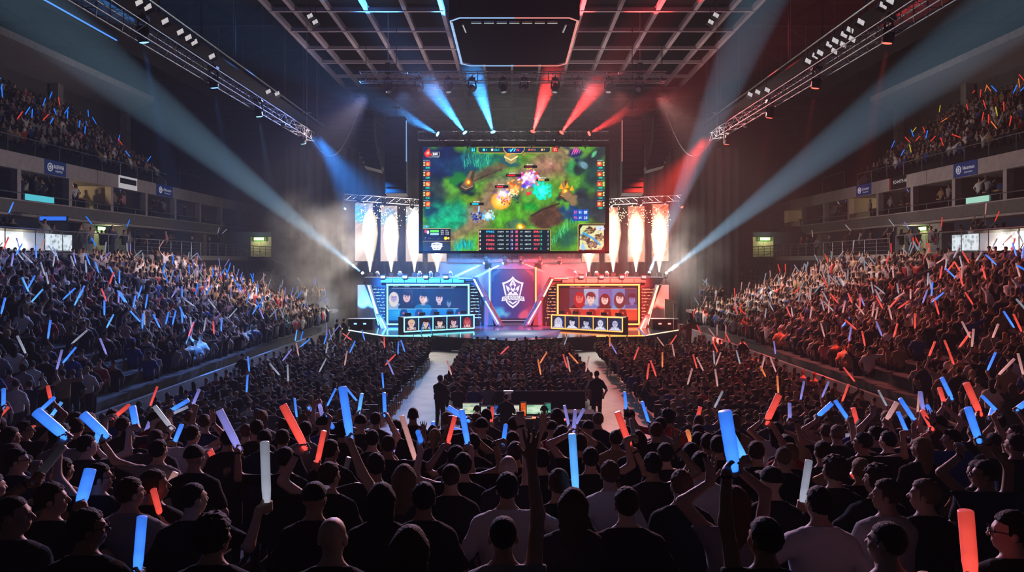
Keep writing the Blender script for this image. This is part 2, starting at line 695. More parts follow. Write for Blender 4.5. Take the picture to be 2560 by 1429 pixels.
mb = MB()
for k, y in enumerate(NEAR_Y):
    mb.bb((-12.2, y - .45, 0), (12.2, y + .45, 2.91 - .125 * y))
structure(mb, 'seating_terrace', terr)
mb = MB()
mb.bb((-12.2, 12.0, 0), (12.2, 12.12, 2.2))
structure(mb, 'wall_front', darkwall)

BX0, BZ0, TREAD, RISE, NROW = 12.5, .75, .86, .318, 13


def bowl_z(r):
    return BZ0 + RISE * r


def bowl_x(r):
    return BX0 + TREAD * (r + .5)


VOM = [(36.3, 38.3), (45.3, 47.2)]       # stair openings cut in the upper rows
for s, nm in ((-1, 'left'), (1, 'right')):
    mb = MB()
    for r in range(NROW):
        x0, x1 = BX0 + TREAD * r, BX0 + TREAD * (r + 1)
        if 9 <= r <= 12:
            ys = [(-6, VOM[0][0]), (VOM[0][1], VOM[1][0]), (VOM[1][1], 52.3)]
        else:
            ys = [(-6, 52.3)]
        for a, b in ys:
            mb.bb((s * x0 if s > 0 else -x1, a, 0), (s * x1 if s > 0 else -x0, b, bowl_z(r)))
        if r >= 6:
            mb.bb((s * x0 if s > 0 else -x1, 54.8, 0), (s * x1 if s > 0 else -x0, 72, bowl_z(r)))
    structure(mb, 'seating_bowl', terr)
    # low wall along the floor
    mb = MB()
    pts = [(12.35, -6), (12.35, 22), (12.3, 30), (12.2, 40), (12.1, 52.3)]
    for (xa, ya), (xb, yb) in zip(pts[:-1], pts[1:]):
        mb.prism([(s * xa, ya, 0), (s * xb, yb, 0), (s * xb, yb, 1.08), (s * xa, ya, 1.08)], (s * .14, 0, 0))
    structure(mb, 'wall_' + nm, pmat('bowl_front_wall', (.13, .13, .15), .8, noise=(.10, .10, .12), nscale=2))
    # concourse slab, walls behind it
    mb = MB()
    mb.bb((s * 23.68 if s > 0 else -31.2, -6, 5.75), (s * 31.2 if s > 0 else -23.68, 73, 6.1))
    structure(mb, 'floor_concourse', fascia_dark)
    structure(MB().bb((s * 23.9 if s > 0 else -31, 72.6, 6.1), (s * 31 if s > 0 else -23.9, 72.9, 8.6)), 'wall_concourse_end', bluewall)
    structure(MB().bb((s * 23.75 if s > 0 else -24.0, 54.6, 2.0), (s * 24.0 if s > 0 else -23.75, 73, 5.75)), 'wall_apron', darkwall)
    mb = MB()
    mb.bb((s * 31 if s > 0 else -31.3, -6, 6.1), (s * 31.3 if s > 0 else -31, 84, 8.6))
    structure(mb, 'wall_concourse', bluewall)
    mb = MB()      # pale piers, door surround and soffit on the concourse
    for y0, y1 in ((51.4, 52.8), (57.0, 57.4), (71.5, 72.4)):
        mb.bb((s * 30.2 if s > 0 else -31, y0, 6.1), (s * 31 if s > 0 else -30.2, y1, 8.5))
    mb.bb((s * 29.2 if s > 0 else -31, -6, 8.35), (s * 31 if s > 0 else -29.2, 84, 8.5))
    structure(mb, 'trim_concourse', fascia_pale)
    # grey fascia under the suites, the suite shell, pale fascia above
    mb = MB()
    mb.bb((s * 28.9 if s > 0 else -29.3, -6, 8.5), (s * 29.3 if s > 0 else -28.9, 84, 9.22))
    mb.bb((s * 29.3 if s > 0 else -34.2, -6, 8.9), (s * 34.2 if s > 0 else -29.3, 84, 9.2))
    structure(mb, 'trim_lower_fascia', fascia_dark)
    structure(MB().bb((s * 28.82 if s > 0 else -29.0, -6, 9.2), (s * 29.0 if s > 0 else -28.82, 84, 9.27)), 'trim_ledge', fascia_pale)
    structure(MB().bb((s * 34 if s > 0 else -34.3, -6, 9.2), (s * 34.3 if s > 0 else -34, 84, 11.2)), 'wall_suites', pmat('suite_wall', (.30, .25, .20), .8, noise=(.26, .21, .17), nscale=2))
    structure(MB().bb((s * 29.3 if s > 0 else -34.3, -6, 11.1), (s * 34.3 if s > 0 else -29.3, 84, 11.3)), 'ceiling_suites', concrete)
    mb = MB()
    for k in range(14):
        ya, yb = 16 + 5.0 * k, 16 + 5.0 * (k + 1)
        mb.bb((s * 28.9 if s > 0 else -29.25, ya + .02, 11.05), (s * 29.25 if s > 0 else -28.9, yb - .02, 12.0))
    mb.bb((s * 29.25 if s > 0 else -29.4, 14, 11.1), (s * 29.4 if s > 0 else -29.25, 86, 11.95))
    structure(mb, 'trim_upper_fascia', fascia_pale)
    # upper tier
    mb = MB()
    for r in range(9):
        x0 = 29.4 + .85 * r
        mb.bb((s * x0 if s > 0 else -(x0 + .85), -6, 11.3), (s * (x0 + .85) if s > 0 else -x0, 62, 12.0 + .62 * r))
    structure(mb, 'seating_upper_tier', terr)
    mb = MB()     # sloped end wall of the upper tier
    mb.prism([(s * 29.4, 62, 11.9), (s * 37.2, 62, 17.4), (s * 37.2, 62, 18.3), (s * 33, 62, 15.6), (s * 29.4, 62, 12.5)], (0, .25, 0))
    structure(mb, 'trim_tier_end', concrete)
    structure(MB().bb((s * 37.4 if s > 0 else -37.7, -6, 11), (s * 37.7 if s > 0 else -37.4, 70, 20)), 'wall_upper', pmat('upper_wall', (.10, .095, .10), .9, noise=(.08, .075, .08), nscale=2))
    mb = MB()
    mb.prism([(s * 32.3, -6, 20), (s * 32.3, 66, 20), (s * 37.6, 71, 20), (s * 37.6, -6, 20)], (0, 0, .5))
    structure(mb, 'trim_gallery_soffit', pmat('gallery_soffit', (.34, .31, .33), .9, noise=(.28, .26, .27), nscale=3))
    for y in (47.5, 58.8, 69.3):
        structure(MB().bb((s * 36.5 if s > 0 else -37.2, y, 16.5), (s * 37.2 if s > 0 else -36.5, y + .7, 20)), 'column', concrete)
    structure(MB().bb((s * 38 if s > 0 else -38.4, -6, 20), (s * 38.4 if s > 0 else -38, 97, 27)), 'wall_side', darkwall)
    # side wall closing the hall beyond the seating
    structure(MB().bb((s * 31.3 if s > 0 else -38.4, 84, 0), (s * 38.4 if s > 0 else -31.3, 84.4, 20)), 'wall_corner', darkwall)
structure(MB().bb((-38.4, 97, 0), (38.4, 97.4, 27)), 'wall_back', darkwall)
structure(MB().bb((-38.4, -6, 26), (38.4, 97.4, 26.4)), 'ceiling', roofm)
# hidden-from-nothing floor beyond the stage between the bowls is the same slab

# ---------------- columns, partitions and counters of the suites
for s, sn in ((-1, 'left'), (1, 'right')):
    for k in range(11):
        y = 33 + 5.0 * k
        structure(MB().bb((s * 28.98 if s > 0 else -29.4, y - .17, 9.25), (s * 29.4 if s > 0 else -28.98, y + .17, 11.1)), 'column', fascia_pale)
        structure(MB().bb((s * 29.4 if s > 0 else -34, y - .06, 9.2), (s * 34 if s > 0 else -29.4, y + .06, 11.1)), 'partition', pmat('partition_paint', (.26, .24, .23), .85))
    for k in range(9):
        y = 38 + 5.0 * k
        c = empty('suite_counter', (s * 30.4, y + 2.4, 9.2), 'oak counter in the %s side suites, %s bay from the camera' % (sn, ordw(k + 1)), 'counter', 'suite counters')
        MB().bb((-.18, -1.7, .82), (.18, 1.7, .92)).build('countertop', woodm, c)
        MB().bb((-.05, -1.6, 0), (.05, 1.6, .82)).build('panel', blackm, c)

# ---------------- railings
def railing(p0, p1, h, step, label, glass=True, group=None, posts_r=.025, bars=0):
    p0, p1 = Vector(p0), Vector(p1)
    L = (p1 - p0).length
    u = (p1 - p0).normalized()
    e = empty('railing', p0, label, 'railing', group)
    up = Vector((0, 0, h))
    MB().tube((0, 0, h), u * L + up, .035, n=6).build('handrail', railm, e)
    n = max(int(L / step), 1)
    mb = MB()
    for i in range(n + 1):
        mb.tube(u * (L * i / n), u * (L * i / n) + up, posts_r, n=6)
    mb.build('post', railm, e)
    if bars:
        mb = MB()
        for j in range(1, bars + 1):
            z = h * j / (bars + 1)
            mb.tube((0, 0, z), u * L + Vector((0, 0, z)), .012, n=4)
        mb.build('bar', railm, e)
    if glass:
        side = u.cross(Vector((0, 0, 1))) * .01
        mb = MB()
        for i in range(n):
            a, b = u * (L * i / n + .05), u * (L * (i + 1) / n - .05)
            mb.prism([a + Vector((0, 0, .08)), b + Vector((0, 0, .08)), b + Vector((0, 0, h - .06)), a + Vector((0, 0, h - .06))], side)
        mb.build('glass_panel', railglass, e)
    return e


for s, sn, al in ((-1, 'left', 'blue'), (1, 'right', 'red')):
    railing((s * 23.85, 30, 6.1), (s * 23.85, 45.4, 6.1), 1.15, 2.0, 'metal and glass railing along the %s concourse above the packed lower stand' % sn)
    railing((s * 23.85, 46.2, 6.1), (s * 23.85, 72.4, 6.1), 1.0, 1.6, 'thin barred railing along the %s concourse, beside the exit door' % sn, glass=False, bars=3)
    railing((s * 29.0, 28, 9.27), (s * 29.0, 82, 9.27), .42, 2.5, 'low glass balustrade in front of the %s side suites' % sn)
    railing((s * 29.05, 30, 12.0), (s * 29.05, 61.5, 12.0), 1.0, 2.4, 'glass railing on the pale fascia below the %s upper tier' % sn)
    railing((s * 29.1, 64, 12.0), (s * 29.1, 68.5, 12.0), 1.5, 2.3, 'open rail frame standing past the %s upper tier' % sn, glass=False)
    # gangway by the stage end of the bowl
    structure(MB().bb((s * 13.0 if s > 0 else -19.2, 52.9, 1.9), (s * 19.2 if s > 0 else -13.0, 54.7, 2.08)), 'floor_gangway', concrete)
    structure(MB().bb((s * 13.0 if s > 0 else -19.2, 53.5, 0), (s * 19.2 if s > 0 else -13.0, 54.6, 1.9)), 'wall_gangway', darkwall)
    railing((s * 13.0, 52.95, 2.08), (s * 19.0, 52.95, 2.08), 1.0, 1.5, 'dark railing on the gangway at the stage end of the %s stand' % sn, glass=False, bars=2)
    # stairs with rail up the far end of the bowl
    e = empty('stair_flight', (s * 17.7, 72.2, 2.6), 'long stair with rails climbing the far end of the %s stand' % sn, 'stairs')
    mb = MB()
    for i in range(22):
        mb.bb((s * .43 * i if s > 0 else -.43 * (i + 1), 0, -2), (s * .43 * (i + 1) if s > 0 else -.43 * i, 1.4, .159 * i))
    mb.build('steps', concrete, e)
    mb = MB()
    mb.tube((0, .05, 1.0), (s * 9.4, .05, 4.5), .03, n=5)
    for i in range(11):
        mb.tube((s * .94 * i, .05, .35 * i - .1), (s * .94 * i, .05, .35 * i + 1), .02, n=5)
    mb.build('handrail', railm, e)
    # parapets of the stair openings
    for j, (ya, yb) in enumerate(VOM):
        for q, y in enumerate((ya, yb - .16)):
            mb = MB()
            zt = lambda x: BZ0 + (x - BX0) / TREAD * RISE + 1.0
            xa, xb = 20.2, 23.66
            mb.prism([(s * xa, y, 0), (s * xb, y, 0), (s * xb, y, zt(xb)), (s * xa, y, zt(xa))], (0, .16, 0))
            structure(mb, 'wall_stair_parapet', pmat('parapet', (.12, .12, .16), .85, noise=(.10, .10, .13), nscale=2))
            mb = MB()
            mb.tube((s * xa, y + .08, zt(xa) + .06), (s * xb, y + .08, zt(xb) + .06), .035, n=6)
            o = mb.build('handrail_bar', railm)
            tag(o, 'handrail on the %s parapet of the %s stair opening in the %s stand' % (('near', 'far')[q], ('nearer', 'farther')[j], sn), 'handrail')
    # exit signs and doors: one on the concourse wall, one on its far end wall
    for near_door in (True, False):
        y = 54.6 if near_door else 72.3
        e = empty('exit_sign', (s * 30.7, y, 8.1) if near_door else (s * 25.0, y, 7.9), 'green lit exit sign over the %s door on the %s concourse' % ('nearer' if near_door else 'far', sn), 'sign')
        R = Matrix.Identity(3) if near_door else Matrix.Rotation(s * -PI / 2, 3, 'Z')
        rr = 0 if near_door else s * PI / 2
        e.rotation_euler = (0, 0, rr)
        MB().box((0, 0, 0), (.12, 1.1, .34)).build('case', blackm, e)
        MB().box((0, -.0, 0), (.14, 1.0, .27)).build('lit_face', emat('exit_green', (.35, 1.0, .25), 3.0), e)
        t = MB()
        text_mb(t, 'EXIT', (s * -.08, .4 * s, -.09), (s * -.08, -.4 * s, -.09), .18)
        t.build('lettering', emat('exit_white', (.9, 1, .85), 6.0), e)
        d = empty('concourse_door', (s * 30.95, y, 6.1) if near_door else (s * 24.9, 72.55, 6.1), 'pale cream double door under the %s exit sign, %s concourse' % ('nearer' if near_door else 'far', sn), 'door', rz=rr)
        MB().box((0, -.52, 1.0), (.08, 1.0, 2.0)).build('door_leaf', creamm, d)
        MB().box((0, .52, 1.0), (.08, 1.0, 2.0)).build('door_leaf', creamm, d)
        MB().box((-s * .06, .1, 1.0), (.06, .05, .3)).build('handle', steel, d)
    # lit advertising panels on the concourse rail
    for j, (ya, yb, strength, col) in enumerate(((34.4, 36.0, 1.1, (1, .93, .85)), (36.1, 37.6, .25, (.8, .85, 1)), (37.8, 40.0, 1.2, (1, .95, .9)))):
        m = bpy.data.materials.new('lit_panel')
        m.use_nodes = True
        nt = m.node_tree
        b = nt.nodes['Principled BSDF']
        tc, n, r = nt.nodes.new('ShaderNodeTexCoord'), nt.nodes.new('ShaderNodeTexVoronoi'), nt.nodes.new('ShaderNodeValToRGB')
        n.inputs['Scale'].default_value = 4.5
        r.color_ramp.elements[0].color = (.12, .13, .12, 1)
        r.color_ramp.elements[1].color = (*col, 1)
        r.color_ramp.elements[0].position, r.color_ramp.elements[1].position = .08, .60
        nt.links.new(tc.outputs['Object'], n.inputs['Vector'])
        nt.links.new(n.outputs['Distance'], r.inputs['Fac'])
        nt.links.new(r.outputs['Color'], b.inputs['Emission Color'])
        b.inputs['Emission Strength'].default_value = strength
        m.cycles.emission_sampling = 'NONE'
        e = empty('advert_panel', (s * 24.1, (ya + yb) / 2, 6.15), 'back-lit white advert panel behind the %s concourse rail, %s from the camera' % (sn, ordw(j + 1)), 'advert panel', 'lit panels on the concourse rails')
        MB().box((0, 0, .5), (.06, yb - ya, .85)).build('lit_face', m, e)
        MB().box((0, 0, .04), (.10, yb - ya + .06, .06)).build('frame', railm, e)

# concourse blue screen on the left
e = empty('ceiling_screen', P(134, 546, 44.0), 'bright blue screen hanging under the soffit of the left concourse', 'screen')
MB().box((0, 0, 0), (1.7, .12, .3)).build('bezel', blackm, e)
MB().box((0, -.07, 0), (1.6, .02, .24)).build('lit_face', emat('concourse_blue', (.04, .2, 1), .9), e)

# banners on the pale fascia
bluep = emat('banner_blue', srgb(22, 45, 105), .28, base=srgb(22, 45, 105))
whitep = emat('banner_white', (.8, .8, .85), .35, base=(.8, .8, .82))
for s, ya, yb, txt, sub, face, ink, lab in (
        (-1, 45.2, 47.3, 'RASENVER', 'VENTES', bluep, whitep, 'blue banner with a round white crest on the left pale fascia, under the upper tier'),
        (-1, 53.7, 56.3, 'Rola on csttr Reut', '', whitep, blackm, 'white banner with black lettering on the left pale fascia'),
        (-1, 59.4, 62.2, 'Altneco', 'Mnu Nuuora', bluep, whitep, 'small blue banner on the left pale fascia past the upper tier'),
        (1, 45.4, 47.8, 'Nautrimon', 'nerro taritim', bluep, whitep, 'blue banner reading Nautrimon on the right pale fascia'),
        (1, 53.6, 55.9, 'EO-HITE-HI', '', blackm, whitep, 'black banner with white letters and a red end on the right pale fascia'),
        (1, 58.8, 61.3, 'Louier', 'Giumouth', bluep, whitep, 'small blue banner on the right pale fascia past the upper tier')):
    yc, L = (ya + yb) / 2, yb - ya
    e = empty('banner', (s * 28.88, yc, 11.08), lab, 'banner')
    MB().box((0, 0, .46), (.05, L, .92)).build('panel', face, e)
    t = MB()
    d = s * -.03
    off = .25 if face is not whitep else 0
    a, b = (d, s * L / 2, .46), (d, -s * L / 2, .46)
    text_mb(t, txt, (d, s * (L / 2 - off * L * 1.2), .42), (d, s * -L / 2, .42), .24, fit=L * (.5 if face is bluep else .8), shear=.2 if 'N' == txt[0] else 0)
    if sub:
        text_mb(t, sub, (d, s * (L / 2 - off * L * 1.2), .2), (d, s * -L / 2, .2), .12, fit=L * .35)
    t.build('lettering', ink, e)
    if face is bluep:
        c = MB()
        yy = s * L * .27
        for r, dd in ((.26, 0), (.21, 0)):
            for i in range(20):
                a0, a1 = 2 * PI * i / 20, 2 * PI * (i + 1) / 20
                c.tube((d, yy + r * math.cos(a0), .46 + r * math.sin(a0)), (d, yy + r * math.cos(a1), .46 + r * math.sin(a1)), .014, n=4)
        c.box((d, yy, .47), (.02, .22, .08)).box((d, yy, .36), (.02, .16, .05)).box((d, yy, .57), (.02, .14, .04))
        c.build('crest', ink, e)
    if face is blackm:
        MB().box((d * .6, s * L * .46, .46), (.05, L * .09, .9)).build('red_end', pmat('banner_red', (.5, .02, .03), .7), e)
    if txt[0] == 'R' and face is whitep:
        MB().box((d * .5, 0, .56), (.04, L * .9, .4)).build('black_strip', blackm, e)
        e2 = t
# small advert screens on the suite balustrade
for s, ya, yb, col, lab in ((-1, 43.5, 46.2, (.1, .75, .9), 'cyan lit panel on the left suite balustrade'), (1, 44.4, 46.6, (.5, .95, .75), 'pale green lit panel on the right suite balustrade')):
    o = MB().box((0, 0, .22), (.05, yb - ya, .36)).build('balustrade_panel', emat('bal_' + str(s), col, .7))
    o.location = (s * 28.95, (ya + yb) / 2, 9.27)
    tag(o, lab, 'lit panel')
# lamps inside suites
for s, y, lab in ((-1, 49.5, 'left'), (1, 60.5, 'right'), (1, 74.0, 'far right')):
    e = empty('ceiling_lamp', (s * 32.5, y, 11.08), 'warm ceiling lamp inside the lit suite, %s side' % lab, 'lamp')
    MB().lathe((0, 0, -.06), (0, 0, 1), [(0, .22), (.06, .22)], 16).build('shade', steel, e)
    MB().lathe((0, 0, -.08), (0, 0, 1), [(0, .18), (.02, .18)], 16).build('bulb', emat('warm_bulb', (1, .75, .35), 8), e)
# ================================================================ pictures for the LED panels (painted pixel by pixel into mesh colours)
def vnoise(h, w, cell, seed=0):
    r = np.random.default_rng(seed)
    gh, gw = int(h / cell) + 3, int(w / cell) + 3
    g = r.random((gh, gw))
    y, x = np.mgrid[0:h, 0:w] / cell
    i, j = y.astype(int), x.astype(int)
    fy, fx = y - i, x - j
    fy, fx = fy * fy * (3 - 2 * fy), fx * fx * (3 - 2 * fx)
    return (g[i, j] * (1 - fx) + g[i, j + 1] * fx) * (1 - fy) + (g[i + 1, j] * (1 - fx) + g[i + 1, j + 1] * fx) * fy


class Pic:
    """w x h pixels; drawing coordinates run over the rectangle x0..x1, y0..y1 (y down); colours 0..255"""

    def __init__(s, w, h, x0, y0, x1, y1, bg=(0, 0, 0)):
        s.w, s.h = w, h
        s.a = np.zeros((h, w, 3)) + np.array(bg, float)
        yy, xx = np.mgrid[0:h, 0:w]
        s.X = x0 + (xx + .5) / w * (x1 - x0)
        s.Y = y0 + (yy + .5) / h * (y1 - y0)
        s.px = (x1 - x0) / w

    def mix(s, m, col):
        m = np.clip(m, 0, 1)[..., None]
        s.a = s.a * (1 - m) + np.array(col, float) * m

    def blob(s, x, y, rx, ry, col, al=1.0, rot=0.0, soft=1.0, warp=None):
        c, n = math.cos(rot), math.sin(rot)
        dx, dy = s.X - x, s.Y - y
        u, v = (dx * c + dy * n) / rx, (-dx * n + dy * c) / ry
        d = np.sqrt(u * u + v * v)
        if warp is not None:
            d = d + (warp - .5) * .9
        s.mix(al * np.clip((1.15 - d) / max(soft, .02), 0, 1) ** 1.3, col)

    def rect(s, x0, y0, x1, y1, col, al=1.0):
        e = s.px * .6
        m = np.clip((s.X - x0) / e + .5, 0, 1) * np.clip((x1 - s.X) / e + .5, 0, 1) * np.clip((s.Y - y0) / e + .5, 0, 1) * np.clip((y1 - s.Y) / e + .5, 0, 1)
        s.mix(m * al, col)

    def line(s, pts, wd, col, al=1.0, soft=0.0):
        for (xa, ya), (xb, yb) in zip(pts[:-1], pts[1:]):
            dx, dy = xb - xa, yb - ya
            t = np.clip(((s.X - xa) * dx + (s.Y - ya) * dy) / max(dx * dx + dy * dy, 1e-9), 0, 1)
            d = np.hypot(s.X - xa - t * dx, s.Y - ya - t * dy)
            s.mix(al * np.clip((wd / 2 - d) / max(soft, s.px * .7) + .5, 0, 1), col)

    def poly(s, pts, col, al=1.0):
        ins = np.zeros(s.X.shape, bool)
        n = len(pts)
        for i in range(n):
            xa, ya = pts[i]
            xb, yb = pts[(i + 1) % n]
            c = ((ya > s.Y) != (yb > s.Y)) & (s.X < (xb - xa) * (s.Y - ya) / (yb - ya + 1e-9) + xa)
            ins ^= c
        s.mix(ins * al, col)

    def glyphs(s, x, y, wd, ht, n, col, seed=0, fill=.62):
        """a run of n small block characters, too small to read, as on a distant score table"""
        r = np.random.default_rng(seed)
        cw = wd / n
        for i in range(n):
            g = r.random((5, 3)) < fill
            for a in range(5):
                for b in range(3):
                    if g[a, b]:
                        s.rect(x + cw * (i + b * .27), y + ht * a / 5, x + cw * (i + (b + 1) * .27), y + ht * (a + 1) / 5, col)

    def lin(s):
        c = np.clip(s.a, 0, 255) / 255
        return np.where(c <= .04045, c / 12.92, ((c + .055) / 1.055) ** 2.4)


def led_panel(name, bl, br, tl, pic, mat, parent=None):
    """grid of LED pixels spanning bl-br-tl"""
    bl, br, tl = (np.array(p, float) for p in (bl, br, tl))
    h, w = pic.h, pic.w
    c = pic.lin()[::-1].reshape(-1, 3)
    gy, gx = np.mgrid[0:h, 0:w]
    V = bl + (gx.ravel() / (w - 1))[:, None] * (br - bl) + (gy.ravel() / (h - 1))[:, None] * (tl - bl)
    i = (gy[:-1, :-1] * w + gx[:-1, :-1]).ravel()
    me = mesh_arrays(name, V, None, np.stack([i, i + 1, i + w + 1, i + w], 1), False, c)
    o = link(name, me, mat)
    if parent is not None:
        o.parent = parent
        o.matrix_parent_inverse = parent.matrix_basis.inverted()
    return o


def par(o, parent):
    o.parent = parent
    o.matrix_parent_inverse = Matrix.Translation(parent.location).inverted()
    return o


led_main = attr_emat('led_main', 1.45)
led_side = attr_emat('led_side', 1.2)
led_booth = attr_emat('led_booth', 1.0)

# ---------------------------------------------------------------- main screen
SY = 53.0
g = Pic(456, 260, 80, 85, 2330, 1362, (86, 134, 58))
n1, n2, n3, n4 = vnoise(260, 456, 30, 1), vnoise(260, 456, 12, 2), vnoise(260, 456, 5, 3), vnoise(260, 456, 60, 4)
g.blob(1750, 300, 500, 260, (120, 130, 62), .7, 0, 1, n1)
g.blob(1000, 960, 420, 180, (82, 140, 50), .9, -.2, .8, n1)
g.blob(620, 1250, 260, 150, (95, 150, 50), .9, 0, .6, n1)
g.blob(780, 700, 260, 140, (95, 125, 40), .9, -.4, .8, n1)
g.line([(420, 1180), (760, 960), (1000, 620), (1300, 500), (1560, 330), (1800, 170)], 260, (136, 116, 98), .85, 160)
g.line([(420, 1000), (700, 900), (900, 760)], 170, (132, 112, 96), .8, 120)
g.blob(1700, 340, 210, 150, (150, 112, 100), .8, 0, .8, n1)
g.blob(250, 260, 460, 300, (8, 36, 76), 1, 0, .5, n1)
g.blob(600, 330, 420, 160, (10, 62, 92), .9, .1, .6, n1)
g.blob(820, 260, 260, 130, (22, 108, 112), .8, 0, .7, n2)
g.blob(180, 700, 220, 300, (10, 46, 66), .95, 0, .6, n1)
g.blob(300, 620, 150, 130, (60, 72, 70), .8, .4, .8, n1)
g.blob(290, 930, 330, 170, (18, 136, 116), .9, -.2, .7, n1)
g.blob(150, 880, 110, 130, (8, 60, 90), .9, 0, .6, n2)
g.blob(360, 1030, 240, 110, (20, 156, 122), .8, -.2, .8, n1)
g.line([(700, 480), (880, 400), (1080, 310)], 120, (96, 84, 70), .9, 60)
g.line([(720, 500), (1050, 360)], 14, (60, 52, 44), .8)
g.blob(2230, 420, 230, 330, (10, 56, 60), .95, .4, .5, n1)
g.blob(2000, 350, 190, 130, (34, 128, 84), .8, .3, .8, n1)
g.line([(2000, 370), (2310, 110)], 130, (18, 44, 52), .9, 40)
g.blob(2060, 310, 60, 50, (120, 150, 160), .9, .6, .5, n2)
g.blob(2190, 175, 60, 26, (110, 190, 140), .8, -.9, .5)
g.blob(2180, 820, 280, 240, (42, 52, 62), .95, .4, .5, n1)
g.blob(1620, 960, 240, 170, (88, 66, 56), 1, -.3, .4, n1)
g.line([(1420, 930), (1560, 850), (1760, 780)], 20, (52, 40, 36), .8)
for k in range(5):
    g.line([(1460 + 46 * k, 1060 - 20 * k), (1600 + 30 * k, 850 + 10 * k)], 8, (58, 42, 38), .7)
g.blob(1900, 900, 160, 120, (20, 60, 120), .8, .5, .6, n2)
g.blob(1830, 1180, 260, 140, (24, 86, 74), .9, -.4, .7, n1)
g.blob(1410, 820, 90, 60, (30, 140, 60), .9, 0, .6, n2)
g.blob(1240, 1040, 130, 90, (70, 100, 90), .8, 0, .6, n2)
g.blob(1290, 1065, 70, 50, (240, 170, 40), .95, 0, .7)
g.blob(1285, 1070, 26, 26, (255, 240, 180), 1, 0, .7)
g.a *= (.72 + .34 * n2 + .22 * n3)[..., None]
r = random.Random(3)
for x0, x1, y0, y1, cols in ((560, 900, 180, 350, ((40, 150, 130), (24, 110, 120), (90, 190, 150))), (1660, 2000, 960, 1280, ((60, 160, 100), (120, 200, 130), (30, 110, 90))), (480, 720, 1290, 1360, ((10, 150, 150), (20, 190, 190), (10, 100, 130)))):
    for _ in range(90):
        t = r.random()
        x = x0 + (x1 - x0) * t
        y = (y1 - (y1 - y0) * t if x0 == 1660 else y0 + (y1 - y0) * r.random()) + r.uniform(-40, 40)
        g.line([(x, y), (x + r.uniform(-28, 28), y - r.uniform(40, 95))], 6, cols[r.randrange(3)], .7)


def fort(x, y, k, lean, glow, stone):
    """generic stone watch-post seen from above"""
    st = np.array(stone)
    g.blob(x, y + 70 * k, 130 * k, 70 * k, (16, 40, 56), .95, .2, .5, n2)
    q = lambda a, b: (x + (a + lean * b * -.5) * k, y + b * k)
    g.poly([q(-95, 60), q(0, 100), q(95, 50), q(70, -10), q(-70, 0)], st * .55)
    g.poly([q(-70, 40), q(0, 72), q(78, 34), q(52, -40), q(-52, -30)], st * .85)
    g.poly([q(-46, 10), q(0, 36), q(50, 4), q(30, -150), q(-34, -140)], st)
    g.poly([q(0, 36), q(50, 4), q(30, -150), q(0, -140)], st * .6)
    g.line([q(-60, 40), q(0, 70), q(70, 34)], 8 * k, st * 1.4)
    g.blob(*q(0, -10), 48 * k, 52 * k, glow, .95, 0, .9)
    g.blob(*q(0, -10), 20 * k, 24 * k, (255, 225, 130), 1, 0, .7)


g.blob(500, 480, 90, 130, (30, 110, 60), .9, .5, .5, n2)
fort(640, 530, 1.05, .75, (240, 130, 40), (118, 104, 86))
fort(1840, 640, 1.0, -.2, (250, 170, 40), (146, 118, 84))
g.blob(1900, 720, 110, 60, (140, 116, 90), .9, .5, .4, n2)
for a in ((1780, 540), (1850, 530), (1910, 560)):
    g.poly([(a[0] - 22, a[1] + 60), (a[0] + 30, a[1] + 60), (a[0] + 10, a[1] - 10)], (226, 160, 50))
g.blob(1170, 250, 120, 70, (40, 90, 100), .9, 0, .4, n2)
g.poly([(1080, 190), (1170, 150), (1250, 190), (1230, 270), (1170, 300), (1100, 260)], (150, 140, 100))
g.line([(1090, 210), (1170, 250), (1245, 205)], 16, (230, 210, 160))
g.blob(1130, 185, 40, 24, (220, 150, 50), .9)
g.blob(1960, 165, 120, 80, (26, 40, 84), 1, .3, .4, n2)
g.blob(1960, 130, 70, 50, (190, 70, 130), .9, -.7, .7, n2)
for k in range(4):
    g.line([(1915 + 30 * k, 185 - 8 * k), (1950 + 24 * k, 100 + 8 * k)], 9, (220, 150, 200), .8)


def burst(x, y, rad, cols, n, seed):
    q = random.Random(seed)
    for i in range(n):
        a, d = q.random() * 2 * PI, rad * q.random() ** .7
        g.blob(x + d * math.cos(a), y + d * .8 * math.sin(a), rad * q.uniform(.08, .28), rad * q.uniform(.06, .2), cols[q.randrange(len(cols))], q.uniform(.6, 1), q.random() * 3, .7)


g.blob(1045, 745, 122, 108, (244, 168, 70), 1, 0, .3)
g.blob(1030, 760, 84, 70, (255, 214, 140), .9, 0, .8)
burst(1075, 660, 110, ((190, 200, 255), (255, 255, 255), (110, 90, 190), (220, 170, 220)), 40, 1)
burst(1100, 760, 60, ((90, 40, 110), (190, 60, 60), (240, 200, 200)), 18, 2)
burst(1225, 580, 115, ((240, 130, 50), (255, 190, 90), (200, 80, 40)), 34, 3)
burst(1190, 645, 80, ((255, 250, 230), (255, 220, 160)), 22, 4)
burst(1400, 480, 140, ((230, 60, 80), (250, 170, 210), (120, 60, 190), (255, 255, 255), (60, 90, 200)), 70, 5)
burst(1395, 395, 70, ((250, 190, 80), (255, 240, 150), (220, 120, 160)), 22, 6)
g.line([(1310, 530), (1400, 410)], 22, (255, 240, 250), .9, 12)
g.line([(1340, 590), (1470, 440)], 16, (120, 140, 255), .9, 10)
g.blob(1550, 625, 112, 112, (20, 196, 178), .95, 0, .35, n3)
g.blob(1550, 630, 70, 70, (110, 250, 236), .9, 0, .8, n3)
g.blob(1390, 655, 34, 34, (210, 70, 80), .95, 0, .6, n3)
burst(880, 930, 92, ((190, 240, 255), (255, 255, 255), (70, 170, 240)), 46, 7)
burst(740, 940, 84, ((40, 70, 170), (90, 140, 230), (30, 40, 110), (150, 190, 250)), 44, 8)
g.line([(768, 880), (775, 820)], 18, (170, 210, 255), .9)
